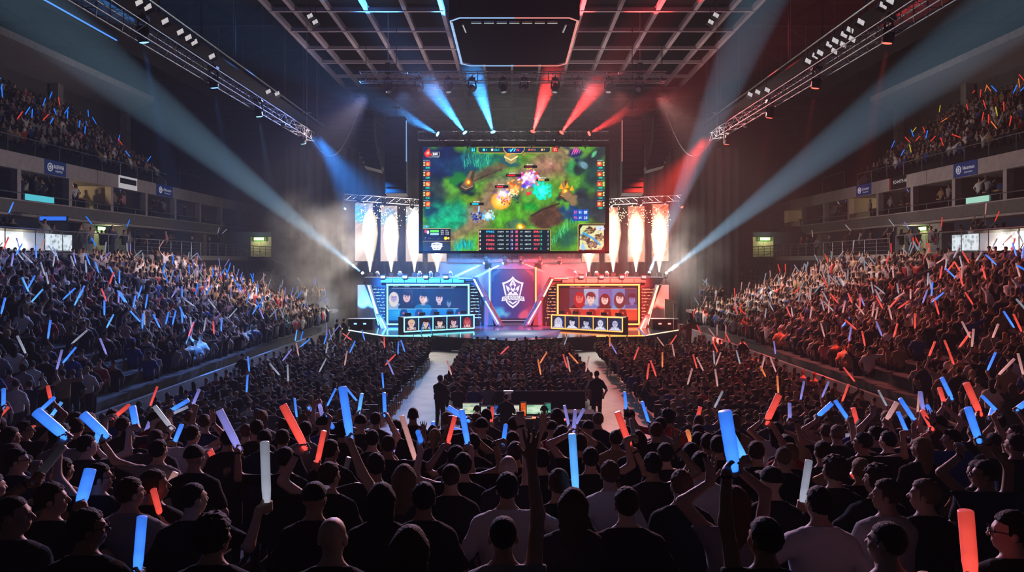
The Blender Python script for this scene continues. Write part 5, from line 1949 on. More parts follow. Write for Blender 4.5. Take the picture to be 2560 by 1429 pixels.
e = empty('film_camera', P(1271, 1020, 22.9), 'film camera on a tripod at the control desk', 'camera')
e.location.z = 0
MB().box((0, 0, 1.42), (.18, .36, .2)).tube((0, .18, 1.42), (0, .34, 1.42), .06, n=10).box((0, -.05, 1.56), (.30, .12, .05)).build('body', steel, e)
MB().tube((0, 0, 1.32), (-.3, -.15, 0), .02, n=5).tube((0, 0, 1.32), (.3, -.15, 0), .02, n=5).tube((0, 0, 1.32), (0, .35, 0), .02, n=5).build('tripod', black, e)
o = MB().bb((-1.6, 0, 0), (1.6, .06, 1.02)).build('barrier_panel', blackm)
o.location = (1.0, 26.0, 0)
tag(o, 'low black barrier behind the centre block of seats', 'barrier')
e = empty('flight_case', (P(1430, 0, 22.9).x, 23.2, 0), 'black flight case with a pale edge right of the control desk', 'case')
MB().bb((-.75, -.3, 0), (.75, .4, .85)).build('body', blackm, e)
MB().tube((.35, -.32, .9), (.78, -.32, .25), .015, n=4).tube((-.75, -.31, .87), (.35, -.31, .87), .012, n=4).build('edge_trim', steel, e)
# ================================================================ people
SHIRT = dict(black=(.012, .012, .014), charcoal=(.035, .035, .04), white=(.62, .60, .62), grey=(.26, .25, .27), blue=(.03, .07, .28), red=(.35, .03, .03), navy=(.015, .02, .06), tan=(.30, .20, .12), pink=(.5, .22, .24), yellow=(.6, .5, .06))
HAIRC = dict(dark=(.012, .009, .008), brown=(.05, .025, .014), auburn=(.13, .05, .025), blond=(.34, .21, .10), grey=(.22, .21, .21), cap=(.012, .012, .014), light=(.20, .12, .07))
SKINC = [(.52, .33, .25), (.46, .28, .20), (.58, .39, .30), (.30, .17, .11), (.40, .25, .18)]
STYLE_WORD = dict(short='short', buzz='cropped', curly='curly', long='long', wavy='wavy', bun='bunned', tail='ponytailed', cap='capped', bald='bald')
STICKC = dict(b=(.012, .19, 1.0), r=(1.0, .055, .03), w=(.62, .68, .85), l=(.30, .30, .95), c=(.06, .36, 1.0), d=(.16, .15, .20), o=(1.0, .22, .04), y=(.95, .75, .05), p=(.95, .45, .42))
STICKW = dict(b='blue', r='red', w='white', l='lilac', c='light blue', d='unlit grey', o='orange', y='yellow', p='pink')


def stick_mat(key, s):
    m = bpy.data.materials.new('stick_' + key)
    m.use_nodes = True
    nt = m.node_tree
    b = nt.nodes['Principled BSDF']
    c = STICKC[key]
    b.inputs['Base Color'].default_value = (*[min(.2 + q * .5, .8) for q in c], 1)
    b.inputs['Roughness'].default_value = .35
    # the lamp sits in the grip, so the inflated tube glows a little more near the hand; soft blotches of the creased film
    tc, sp, r, n, mu = (nt.nodes.new('ShaderNode' + q) for q in ('TexCoord', 'SeparateXYZ', 'MapRange', 'TexNoise', 'Math'))
    nt.links.new(tc.outputs['Object'], sp.inputs[0])
    nt.links.new(sp.outputs['Z'], r.inputs['Value'])
    r.inputs['From Min'].default_value, r.inputs['From Max'].default_value = .0, .62
    r.inputs['To Min'].default_value, r.inputs['To Max'].default_value = s * 1.7, s * .7
    n.inputs['Scale'].default_value = 5
    nt.links.new(tc.outputs['Object'], n.inputs['Vector'])
    mr = nt.nodes.new('ShaderNodeMapRange')
    mr.inputs['To Min'].default_value, mr.inputs['To Max'].default_value = .6, 1.4
    nt.links.new(n.outputs['Fac'], mr.inputs['Value'])
    mu.operation = 'MULTIPLY'
    nt.links.new(r.outputs[0], mu.inputs[0])
    nt.links.new(mr.outputs[0], mu.inputs[1])
    lw = nt.nodes.new('ShaderNodeLayerWeight')
    lw.inputs['Blend'].default_value = .35
    mx = nt.nodes.new('ShaderNodeMix')
    mx.data_type = 'RGBA'
    mx.inputs[6].default_value = (*[min(q + .035 * max(c), 1) for q in c], 1)
    mx.inputs[7].default_value = (*[q * .6 for q in c], 1)
    nt.links.new(lw.outputs['Facing'], mx.inputs[0])
    nt.links.new(mx.outputs[2], b.inputs['Emission Color'])
    nt.links.new(mu.outputs[0], b.inputs['Emission Strength'])
    return m


STM = {k: stick_mat(k, s) for k, s in dict(b=1.15, r=.8, w=.35, l=.55, c=1.0, d=.05, o=.75, y=.6, p=.45).items()}
gripm = pmat('stick_grip', (.5, .5, .55), .4)


def stick_meshes(key):
    mb = MB().lathe((0, 0, 0), (0, 0, 1), [(0, .016), (.03, .022), (.10, .030), (.18, .034), (.57, .0345), (.606, .0345), (.612, .033), (.615, .030)], 14)
    o = mb.build('tube', STM[key], smooth=True)
    me = o.data
    bpy.data.objects.remove(o)
    mb = MB().lathe((0, 0, -.05), (0, 0, 1), [(0, .012), (.01, .016), (.06, .017)], 10)
    o = mb.build('grip', gripm)
    mg = o.data
    bpy.data.objects.remove(o)
    return me, mg


STMESH = {k: stick_meshes(k) for k in STICKC}
N_STICK = [0]


def add_stick(base, direction, key, length, radius, label, group):
    me, mg = STMESH[key]
    o = bpy.data.objects.new('glow_stick', me)
    COL.objects.link(o)
    o.location = base
    o.rotation_mode = 'QUATERNION'
    o.rotation_quaternion = Vector(direction).to_track_quat('Z', 'Y')
    o.scale = (radius / .0345, radius / .0345, length / .615)
    tag(o, label, 'glow stick', group)
    gp = bpy.data.objects.new('grip', mg)
    COL.objects.link(gp)
    gp.parent = o
    N_STICK[0] += 1
    return o


# -------- near stand: heads read off the photograph (px, py, head height px, hair style, hair colour, shirt, yaw)
H = []


def hd(s):
    for ln in s.strip().splitlines():
        a = ln.split()
        H.append(dict(px=float(a[0]), py=float(a[1]), style=a[2], hc=a[3], shirt=a[4], yaw=math.radians(float(a[5])), wide=float(a[6]) if len(a) > 6 else 1.0, glasses=len(a) > 7))


hd("""
28 1290 buzz dark black -75
125 1250 short dark black -65
215 1325 short dark black -55 1.0 g
322 1235 short brown grey -40 1.05
383 1215 short brown black -60
485 1145 cap cap black -25 1.05
480 1250 buzz dark black -35
530 1345 curly dark black -25
785 1250 cap cap black -15
830 1348 bald brown black -10
822 1192 short brown black -30
712 1148 short dark black -8
40 1152 short dark navy -70 1.0 g
245 1195 short dark black -60 1.0 g
395 1128 short dark grey -20
480 1088 short dark white -30
706 1098 short brown black -10
826 1128 short brown black -30
569 1100 short dark black -10
660 1100 cap cap navy 10
60 1076 short dark black -70 1.0 g
190 1050 short brown black -75
215 1116 short dark charcoal -50
1258 1345 buzz dark grey 0
1268 1224 short dark white 0 1.18
1059 1250 short dark black 0
1023 1378 long brown black 0
952 1252 long dark black 5
1009 1200 long light charcoal 10
1127 1196 buzz brown black 0
1157 1166 short dark black 5
1433 1268 long brown charcoal 0
1567 1264 short brown black 0 1.15
1525 1187 short auburn white 5
1397 1212 bun brown black 0
1477 1149 short dark black 0
938 1167 short dark black 10
1288 1134 short brown black 0
1280 1104 short brown charcoal 0
1354 1152 short dark black 0
1270 1172 bald brown charcoal 5
970 1116 buzz brown black 0
930 1100 short dark black 0
1182 1110 short dark black 0
1140 1146 short dark black 0
1664 1138 short dark black 0
1405 1090 wavy brown charcoal 0
1449 1112 short brown black 0
1704 1215 short auburn black 10
1632 1165 short dark black 10
2222 1362 buzz brown grey 38 1.1
2532 1332 short dark black 70 1.0 g
1915 1352 short dark black 25
2050 1262 short dark white 15 1.1
1838 1262 long auburn grey 0
2220 1240 short brown grey 60
2088 1178 curly brown black 30
2315 1240 short light black 55
2195 1202 curly brown black 40
2465 1187 short dark navy 70 1.0 g
1930 1206 cap cap black 20
1960 1147 buzz light black 0
1891 1132 short brown black 0
1977 1137 buzz light black 10
2058 1132 short brown charcoal 10
1771 1110 short brown black 0
1796 1117 short dark black 0
1752 1162 short dark white 0
2158 1108 short brown black 50
2190 1090 short dark charcoal 50
2380 1098 short dark blue 70
2305 1122 long blond black 40
2337 1086 wavy brown black 40
2221 1103 short dark black 30
2094 1086 short light black 15
1728 1137 short dark black 0
""")
# sticks read off the photograph: base px, tip px, width px, colour, tag
ST = []
for ln in """
187 1095 111 1031 26 b
289 1091 229 1035 28 b
340 1081 312 1035 18 b
450 1073 406 1017 12 w
424 1031 466 1005 11 b
609 1127 559 1029 19 l
772 1127 715 1019 20 r
794 1169 812 1083 14 r
571 1194 535 1125 15 r
667 1282 661 1119 23 w
215 1268 216 1188 29 b
352 1450 364 1306 25 b
414 1302 416 1232 15 r
416 1250 444 1188 16 p
270 1440 302 1407 16 r
72 1083 103 1069 10 r
98 1035 110 1007 10 b
149 1045 165 1009 9 c
131 1003 139 973 9 r
139 970 149 932 8 l
4 1059 20 1025 10 r
24 1019 36 975 9 b
366 1107 372 1067 11 l
430 1123 436 1079 12 b
414 1083 420 1051 9 c
488 1019 496 979 8 l
410 1047 452 1029 8 w
255 1107 279 1067 14 c
275 1055 285 1033 11 r
772 1015 782 1043 9 b
800 999 814 1031 10 l
816 1035 826 1071 11 b
100 1206 113 1147 21 d
683 1135 689 1178 12 o
880 1105 860 975 21 b
902 1037 910 987 9 c
964 1045 964 988 9 b
1045 1165 1007 1045 13 p
981 1143 993 1077 12 l
1093 1103 1087 1059 10 b
1117 1123 1137 1049 12 r
1172 1123 1155 1031 15 b
1178 1055 1125 1021 14 b
1226 1067 1230 1027 10 r
1212 1083 1208 1035 7 w
1109 1065 1162 1077 9 b
1441 1250 1431 1095 20 c
1421 1075 1409 1019 8 l
1431 1083 1433 1033 8 l
1429 1075 1457 1031 8 l
1580 1135 1545 1039 17 r
1499 1095 1495 1043 9 p
1565 1035 1561 987 8 b
1620 1065 1602 1007 8 b
1565 1198 1571 1131 12 l
1539 1139 1545 1099 10 c
1366 1238 1372 1210 11 d
860 1218 876 1150 13 d
1258 1115 1264 1083 9 b
1585 1103 1587 1067 7 d
1055 1107 1055 1080 9 b
1836 1186 1812 1042 34 b
1866 1165 1838 1090 22 c
1907 1063 1940 992 17 r
1935 1047 1947 1019 9 b
1975 1063 1989 1025 8 l
2034 1047 2068 1011 12 b
2128 1063 2104 1015 11 b
2152 1083 2138 1031 12 r
2216 1063 2237 1015 12 p
2277 1055 2239 997 11 b
2293 1029 2285 979 10 l
2321 1079 2291 1031 12 r
2343 1063 2343 1029 10 b
2257 1087 2253 1039 10 b
2379 1003 2353 950 11 b
2456 1047 2420 967 17 r
2444 1111 2416 1027 19 b
2520 1023 2562 995 14 b
2472 1051 2504 1035 12 b
2353 1015 2360 979 11 r
2006 1280 2024 1166 19 w
2168 1238 2122 1182 13 r
1832 1450 1806 1342 20 b
2413 1455 2399 1284 37 r
2116 1135 2112 1091 12 w
1736 1075 1749 1025 10 r
2132 1130 2136 1104 11 r
2490 1035 2472 999 9 b
1730 1121 1729 1095 12 o
""".strip().splitlines():
    a = ln.split()
    ST.append((*[float(q) for q in a[:5]], a[5]))

near = []
for h in H:
    Y = min(max(1958.0 / (h['py'] - 883.5), 3.75), 11.6)
    p = P(h['px'], h['py'], Y)
    fz = near_floor(Y)
    s = min(max((p.z - fz) / 1.62, .88), 1.14)
    near.append(dict(h, X=p.x, Y=Y, fz=p.z - 1.625 * s if p.z - 1.625 * s < fz + .12 else fz, s=s, arms={}, sticks=[], listed=True))
# fill the rows between them
rf = random.Random(21)


def free(X, Y, lst, dx=.46, dy=.62):
    return all(abs(q['X'] - X) > dx or abs(q['Y'] - Y) > dy for q in lst)


HS = ['short'] * 9 + ['buzz', 'buzz', 'long', 'long', 'wavy', 'cap', 'bun', 'tail', 'curly', 'curly']
HCOL = ['dark'] * 6 + ['brown'] * 5 + ['light', 'auburn', 'blond']
SHR = ['black'] * 9 + ['charcoal'] * 5 + ['navy'] * 2 + ['grey'] * 2 + ['white', 'blue', 'red', 'tan']
for k, y in enumerate(NEAR_Y):
    if k < 2:
        continue
    half = (CX + 40) / F * y
    X = -half + rf.random() * .3
    while X < half:
        yy = y + rf.uniform(-.12, .12)
        gap_ok = free(X, yy, near, .5 if k < 4 else .44)
        pxx, pyy = CX + X * F / yy, 883.5 + 1958 / yy
        # leave the standing room the photo shows around hands and the crest of arms in the first rows
        if gap_ok and not (k == 2 and rf.random() < .45) and not (k >= 8 and 880 < pxx < 1000 and 0):
            st = rf.choice(HS)
            near.append(dict(px=pxx, py=pyy, style=st, hc='cap' if st == 'cap' else rf.choice(HCOL), shirt=rf.choice(SHR), yaw=math.radians(rf.uniform(-14, 14) + (-55 if pxx < 500 else 50 if pxx > 2080 else 0) * rf.random()), wide=rf.choice([1, 1, 1.05, .94]), glasses=False,
                             X=X, Y=yy, fz=near_floor(yy), s=rf.uniform(.93, 1.05), arms={}, sticks=[], listed=False))
        X += rf.uniform(.5, .66)

# standing bodies turn a little towards the stage
for q in near:
    q['rz'] = math.atan2(q['X'], 50 - q['Y']) * 1.0


def to_local(q, w):
    d = np.array([w.x - q['X'], w.y - q['Y'], w.z - q['fz']]) / q['s']
    return rotz(-q['rz']) @ d


def stick_frame(u, fore):
    x = norm(u)
    z = fore - x * (fore @ x) + A3(0, .35, 0) - x * (A3(0, .35, 0) @ x)
    z = norm(z)
    y = np.cross(z, x)
    return x, y, z


near_sticks, far_sticks = [], []
for si, (bx, by, tx, ty, wd, key) in enumerate(ST):
    Lpx = math.hypot(tx - bx, ty - by)
    best = None
    for qi, q in enumerate(near):
        for sd, s in (('L', -1), ('R', 1)):
            if sd in q['arms']:
                continue
            for dy in (.12, .3):
                Y = q['Y'] + dy
                w = P(bx, by, Y)
                Ls = Lpx * Y / F
                l = to_local(q, w)
                S = A3(s * .178, 0, 1.43)
                d = np.linalg.norm(l - S)
                if l[2] < 1.0 or d > .60 or abs(l[0]) > .75:
                    continue
                cost = abs(d - .45) * 1.2 + max(0, .34 - Ls) * 2 + max(0, Ls - .72) * 3 + max(0, -s * l[0] + .02) * 1.5 - (.15 if q['listed'] else 0) + abs(wd * Y / F - .066) * 6 + dy * .3 + len(q['arms']) * .25
                if best is None or cost < best[0]:
                    best = (cost, qi, sd, s, Y, w, Ls)
    if best is None or best[0] > 1.1:
        far_sticks.append((si, bx, by, tx, ty, wd, key))
        continue
    _, qi, sd, s, Y, w, Ls = best
    q = near[qi]
    tip = P(tx, ty, Y)
    L = min(max(Ls, .30), .72)
    u = tip - w
    if Ls < L:
        u.y = math.sqrt(L * L - Ls * Ls) * (1 if si % 3 else -.6)
    u.normalize()
    ul = rotz(-q['rz']) @ np.array(u)
    base_l = to_local(q, w)
    S = A3(s * .178, 0, 1.43)
    x, y, z = stick_frame(ul, norm(base_l - S))
    # right hand: thumb on -X of the hand frame (see hand_prims), so flip to keep thumb towards the stick's tip
    sx = -s
    Rh = np.stack([x * sx, np.cross(z, x * sx), z], 1)
    wrist = base_l + ul * .035 - Rh @ A3(0, .036, .075)
    q['arms'][sd] = ('wrist', wrist, Rh, 'grip')
    q['sticks'].append((sd, w, u, key, L, max(min(wd * Y / F / 2, .05), .024)))

# raised bare hands and other gestures
OPEN = np.eye(3)


def raise_hand(px, py, hx, hy, kind='open', sd=None):
    q = min(near, key=lambda n: (n['px'] - px) ** 2 + (n['py'] - py) ** 2)
    w = P(hx, hy, q['Y'] + .1)
    l = to_local(q, w)
    sd = sd or ('R' if l[0] > 0 else 'L')
    if sd in q['arms']:
        sd = 'L' if sd == 'R' else 'R'
    if sd in q['arms']:
        return
    s = 1 if sd == 'R' else -1
    q['arms'][sd] = ('wrist', l, OPEN, kind)


raise_hand(1258, 1345, 1328, 1150, 'open', 'R')
raise_hand(1288, 1134, 1305, 1070, 'fist')
raise_hand(1354, 1152, 1357, 1070, 'open')
raise_hand(1270, 1172, 1301, 1060, 'fist')
raise_hand(1019, 1090, 1060, 1085, 'open')
raise_hand(2190, 1090, 2178, 1035, 'fist')
raise_hand(1838, 1262, 1775, 1205, 'open', 'L')
raise_hand(1838, 1262, 1890, 1200, 'open', 'R')
raise_hand(2380, 1098, 2330, 1060, 'open')
raise_hand(480, 1088, 533, 1060, 'open')
raise_hand(1632, 1165, 1690, 1120, 'open')
raise_hand(2465, 1187, 2400, 1140, 'fist')
for q in near:
    if not q['listed'] and not q['arms'] and rf.random() < .22:
        s = rf.choice((-1, 1))
        q['arms']['R' if s > 0 else 'L'] = ('wrist', A3(s * rf.uniform(.12, .36), rf.uniform(.05, .3), rf.uniform(1.55, 1.9)), OPEN, rf.choice(('open', 'fist')))
    elif not q['arms'] and rf.random() < .2:
        q['arms'] = {'L': 'front', 'R': 'front'}

# keep those that the frame can show
near = [q for q in near if -60 < q['px'] < 2620]
near.sort(key=lambda q: (q['Y'], q['X']))
rows = {}
for q in near:
    q['row'] = int(round((q['Y'] - 3.4) / .9))
    rows.setdefault(q['row'], []).append(q)
rk = {r: i + 1 for i, r in enumerate(sorted(rows))}
shirt_w = lambda q: q['shirt'] + ' shirt'
shared_tr = trouser_me(figure({}), .016)
cache = {}


def link_part(name, me, parent, mat, col):
    if len(me.materials) == 0:
        me.materials.append(MATS[mat])
    o = bpy.data.objects.new(name, me)
    COL.objects.link(o)
    o.parent = parent
    o.color = (*col, 1)
    return o


def hair_words(q):
    if q['style'] == 'bald':
        return 'bald'
    if q['style'] == 'cap':
        return 'black-capped'
    hw = {'dark': 'dark', 'brown': 'brown', 'auburn': 'auburn', 'blond': 'blond', 'grey': 'grey', 'light': 'light brown'}[q['hc']]
    return STYLE_WORD[q['style']] + ' ' + hw + '-haired'


wristband = pmat('wrist_band', (.01, .01, .012), .6)
glassm = pmat('spectacle_frame', (.01, .01, .01), .3)
n_people = 0
for r in sorted(rows):
    lst = sorted(rows[r], key=lambda q: q['X'])
    for i, q in enumerate(lst):
        pose = dict(yaw=q['yaw'], wide=q['wide'], arms=q['arms'])
        unique = q['listed'] or any(a != 'front' for a in q['arms'].values())
        ky = None if unique else (round(q['yaw'] / .35), round(q['wide'], 2), tuple(sorted(q['arms'])))
        if ky is not None:
            pose['yaw'] = ky[0] * .35
        if ky is None or ky not in cache:
            fg = figure(pose)
            h = .009 if q['Y'] < 7 else .011
            val = (fg, body_me(fg, h, .3, 'person'), shirt_me(fg, h * 1.15, .3))
            if ky is not None:
                cache[ky] = val
        else:
            val = cache[ky]
        fg, bme, sme = val
        o = bpy.data.objects.new('person', bme)
        COL.objects.link(o)
        o.location = (q['X'], q['Y'], q['fz'])
        o.rotation_euler = (0, 0, -q['rz'])
        o.scale = (q['s'],) * 3
        o.color = (*SKINC[(i * 7 + r * 3) % 5], 1)
        link_part('shirt', sme, o, 'cloth', SHIRT[q['shirt']])
        link_part('trousers', shared_tr, o, 'cloth', (.02, .022, .035))
        if q['style'] != 'bald':
            hk = ('h', q['style'], None if ky is None else ky[0], round(q['wide'], 2))
            if ky is None or hk not in cache:
                V, T, Q = hair_mesh(q['style'], fg['hc'], fg['R'], .008 if q['Y'] < 7 else .010)
                hm = mesh_arrays('hair', V, T, Q)
                if ky is not None:
                    cache[hk] = hm
            else:
                hm = cache[hk]
            link_part('cap' if q['style'] == 'cap' else 'hair', hm, o, 'hair', HAIRC[q['hc']])
        if q['glasses']:
            T = lambda *a: Vector(fg['hc'] + fg['R'] @ A3(*a))
            mb = MB()
            for s in (-1, 1):
                c = (s * .033, .112, .004)
                for j in range(12):
                    a0, a1 = 2 * PI * j / 12, 2 * PI * (j + 1) / 12
                    mb.tube(T(c[0] + .024 * math.cos(a0), c[1], c[2] + .019 * math.sin(a0)), T(c[0] + .024 * math.cos(a1), c[1], c[2] + .019 * math.sin(a1)), .003, n=5)
                mb.tube(T(s * .057, .112, .008), T(s * .084, -.005, .006), .003, n=5)
            mb.tube(T(-.01, .113, .006), T(.01, .113, .006), .003, n=5)
            g2 = mb.build('spectacles', glassm, o)
        for sd, (wp, wdir) in fg['wrists'].items():
            if q['listed'] and sd in q['arms'] and q['arms'][sd] != 'front' and (i + r) % 3 == 0:
                a = wp - wdir * .03
                MB().lathe(a, wdir, [(0, .0325), (.004, .035), (.018, .035), (.022, .0325)], 14).build('wristband', wristband, o)
        act = ''
        if q['sticks']:
            act = ' raising %s stick' % STICKW[q['sticks'][0][3]] if len(q['sticks']) == 1 else ' raising two sticks'
        elif any(a != 'front' and a[1][2] > 1.5 for a in q['arms'].values()):
            act = ' raising a bare hand' if len(q['arms']) == 1 else ' raising both hands'
        tag(o, '%s person, %s%s, %s from left, %s near row' % (hair_words(q), shirt_w(q), act, ordw(i + 1), ordw(rk[r])), 'person', 'people in the near stand')
        n_people += 1
        for sd, w, u, key, L, rad in q['sticks']:
            # seat the stick in the fist
            gl = fg['grips'][sd]
            gw = Vector((rotz(-0.0) @ gl) * q['s'])
            gw = Matrix.Rotation(-q['rz'], 3, 'Z') @ gw + Vector((q['X'], q['Y'], q['fz']))
            add_stick(gw - u * .02, u, key, L + .02, rad, '%s stick held up by %s person from left in %s near row%s' % (('unlit grey' if key == 'd' else 'glowing ' + STICKW[key]), ordw(i + 1), ordw(rk[r]), '' if len(q['sticks']) == 1 else ', ' + ('right' if sd == 'R' else 'left') + ' hand'), 'sticks in the near stand')

# ================================================================ the rest of the crowd
seats = []
rc = random.Random(5)


def seat(x, y, z, kind, block, row, col):
    seats.append(dict(x=x, y=y, z=z, kind=kind, block=block, row=row, col=col))


for block, xs in (('left', np.arange(-11.5, -4.35, .56)), ('right', np.arange(4.95, 11.7, .56)), ('centre', np.arange(-2.55, 3.45, .56))):
    for r in range(25):
        y = 18.6 + .98 * r
        if block == 'centre' and y < 26.3:
            continue
        for c, x in enumerate(xs):
            if rc.random() < .95:
                seat(x + rc.uniform(-.05, .05), y + rc.uniform(-.06, .06), 0, 'sit', block, r, c)
for s, block in ((-1, 'left stand'), (1, 'right stand')):
    for r in range(NROW):
        y, c = 13.2 + .3 * rc.random(), 0
        while y < 51.8:
            c += 1
            stair = any(a - .5 < y < b + .5 for a, b in ((24.2, 25.2),)) and r < 16
            x = bowl_x(r)
            vom = any(a - .38 < y < b + .38 for a, b in VOM) and 9 <= r
            vomst = any(a + .3 < y < b - .3 for a, b in VOM) and 6 <= r < 9
            thin = 1.0 if y < 44 or r < 12 else .9
            if not (stair or vom or vomst) and rc.random() < .95 * thin:
                seat(s * (x + rc.uniform(-.12, .12)), y, bowl_z(r), 'stand', block, r, c)
            y += rc.uniform(.50, .60)
    for r in range(9):
        y = 38.0 + .4 * rc.random()
        c = 0
        while y < 61.3:
            c += 1
            if rc.random() < .86:
                seat(s * (29.75 + .85 * r), y, 12.0 + .62 * r, 'stand', ('left' if s < 0 else 'right') + ' upper tier', r, c)
            y += rc.uniform(.52, .66)
    # standing on the concourse and in the suites
    for k in range(30):
        y = rc.uniform(34, 66)
        seat(s * rc.uniform(24.6, 28.5), y, 6.1, 'stand', 'concourse', 0, k)
    for k in range(46):
        y = 33 + 5 * rc.randrange(1, 7) + rc.uniform(.45, 4.5)
        seat(s * rc.choice((29.6, 29.7, 30.9, 31.3)), y, 9.2, 'stand', 'suite', 0, k)
    for k in range(12):
        seat(s * rc.uniform(13.4, 15.5), rc.uniform(53.2, 54.3), 2.08, 'stand', 'gangway', 0, k)
for q in seats:
    q['rz'] = math.atan2(q['x'], 51 - q['y']) if q['y'] < 50 else -math.atan2(q['x'], -8) * 0 + (math.pi / 2 if q['x'] > 0 else -math.pi / 2)
    q['rz'] += rc.uniform(-.3, .3)
    q['px'] = CX + q['x'] * F / q['y']
    hz = q['z'] + (1.17 if q['kind'] == 'sit' else 1.63)
    q['py'] = HY + (CZ - hz) * F / q['y']
    q['vis'] = -230 < q['px'] < 2790 and -20 < q['py'] < 1190
    q['inframe'] = -20 < q['px'] < 2580 and q['py'] < 1120
    # hidden behind the heads of the near stand
    if q['y'] < 22 and q['py'] > 1052:
        q['vis'] = q['vis'] and abs(q['x']) > 12
seats = [q for q in seats if q['vis']]
seats.sort(key=lambda q: q['y'] + abs(q['x']) * .15)

# sticks of the photo beyond the near stand go to the nearest seats they fit
taken = {}
for si, bx, by, tx, ty, wd, key in far_sticks:
    c = min(range(len(seats)), key=lambda i: (seats[i]['px'] - bx) ** 2 + (seats[i]['py'] - 14 * 1 - by) ** 2 + (1e6 if i in taken else 0))
    taken[c] = (bx, by, tx, ty, key)

# shared figures for the further people
MID = []


def up(s, x, y, z):
    return ('wrist', A3(s * x, y, z), OPEN, 'fist')


UPV = [dict(), dict(R=up(1, .26, .18, 1.80)), dict(L=up(-1, .24, .2, 1.84)), dict(L=up(-1, .30, .1, 1.86), R=up(1, .30, .12, 1.88)), dict(L='front', R='front'), dict(R=up(1, .40, .22, 1.62))]


def seat_pose(kind, v):
    arms = dict(UPV[v])
    if kind == 'sit':
        arms = {k: (a if a == 'front' else (a[0], a[1] - A3(0, 0, .46), a[2], a[3])) for k, a in arms.items()}
        arms = {k: a for k, a in arms.items() if a != 'front'}
    return dict(seated=kind == 'sit', arms=arms)


def build_mid(kind, v, style):
    k = ('mid', kind, v)
    if k not in cache:
        fg = figure(seat_pose(kind, v), True)
        b = body_me(fg, .016, .4, 'person')
        cache[k] = (fg, b, shirt_me(fg, .018, .4), trouser_me(fg, .022, .4))
    fg, b, sme, tme = cache[k]
    hk = ('midhair', kind, style)
    if style != 'bald' and hk not in cache:
        V, T, Q = hair_mesh(style, fg['hc'], fg['R'], .013, .3)
        cache[hk] = mesh_arrays('hair', V, T, Q)
    return fg, b, sme, tme, cache.get(hk)


chair_me = None


def make_chair(x, y, rz, label, group):
    global chair_me
    if chair_me is None:
        s1 = MB().box((0, .2, .43), (.46, .46, .06)).build('seat', black)
        s2 = MB().prism([(-.23, -.03, .5), (.23, -.03, .5), (.22, -.08, .92), (-.22, -.08, .92)], (0, -.04, 0)).build('backrest', black)
        mb = MB()
        for a in (-1, 1):
            mb.tube((a * .2, .4, .42), (a * .22, .43, 0), .016, n=5).tube((a * .2, 0, .42), (a * .22, -.06, 0), .016, n=5).tube((a * .2, 0, .42), (a * .2, -.07, .9), .016, n=5)
        mb.tube((-.2, 0, .42), (.2, 0, .42), .016, n=5).tube((-.2, .4, .42), (.2, .4, .42), .016, n=5)
        for a in (-1, 1):
            mb.tube((a * .2, 0, .42), (a * .2, .4, .42), .016, n=5)
        s3 = mb.build('frame', railm)
        chair_me = [(q.name, q.data) for q in (s1, s2, s3)]
        for q in (s1, s2, s3):
            bpy.data.objects.remove(q)
    e = empty('padded_chair', (x, y, 0), label, 'chair', group, rz)
    for nm, me in chair_me:
        c = bpy.data.objects.new(nm, me)
        COL.objects.link(c)
        c.parent = e


N_IND = 300 - n_people - 16
style_pool = ['short'] * 8 + ['buzz', 'long', 'long', 'wavy', 'cap', 'bun', 'curly', 'tail']
ind = [i for i, q in enumerate(seats) if q['inframe']][:max(N_IND, 0)]
ind = sorted(set(ind) | set(taken))
ind = ind[:max(N_IND, 0)] if len(ind) <= N_IND else sorted(set(taken) | set(ind[:N_IND - len(taken)]))
indset = set(ind)
for i, q in enumerate(seats):
    q['i'] = i
    q['v'] = rc.choices(range(6), (.46, .13, .12, .09, .12, .08) if q['kind'] == 'stand' else (.86, .06, .05, .01, 0, .02))[0]
    if i in taken:
        q['v'] = rc.choice((1, 2))
    q['style'] = rc.choice(style_pool)
    q['hc'] = 'cap' if q['style'] == 'cap' else rc.choice(HCOL)
    q['shirt'] = rc.choice(SHR if q['kind'] == 'sit' else SHR + ['white', 'grey', 'pink', 'tan', 'grey', 'white'])
    q['s'] = rc.uniform(.93, 1.05)
    q['skin'] = rc.randrange(5)
    left = q['x'] < 0
    near_stage = q['y'] > 33 and abs(q['x']) < 25
    if q['kind'] == 'sit':
        pool = 'bblcwrp' if q['x'] < -4 else 'rroppwl' if q['x'] > 4 else 'prpolwb'
    elif near_stage:
        pool = 'wwlpwb' if left else 'wwppwr'
    else:
        pool = 'bbbblwcrw' if left else 'rrprbwlpr'
    if 'upper' in q['block']:
        pool = 'bbbbbbrb' if left else 'rrboyr'
    q['key'] = rc.choice(pool)


# ordinal places of the single people: row by row within each block
byrow = {}
for i in ind:
    q = seats[i]
    byrow.setdefault((q['block'], q['row']), []).append(q)
ROWN = {}
for b in set(k[0] for k in byrow):
    for j, r in enumerate(sorted(k[1] for k in byrow if k[0] == b)):
        ROWN[(b, r)] = j + 1
GROUPS = {'left': 'left floor block', 'right': 'right floor block', 'centre': 'centre floor block', 'left stand': 'left stand', 'right stand': 'right stand'}


def grip_world(q, fg, sd):
    return Matrix.Rotation(-q['rz'], 3, 'Z') @ Vector(fg['grips'][sd] * q['s']) + Vector((q['x'], q['y'], q['z']))


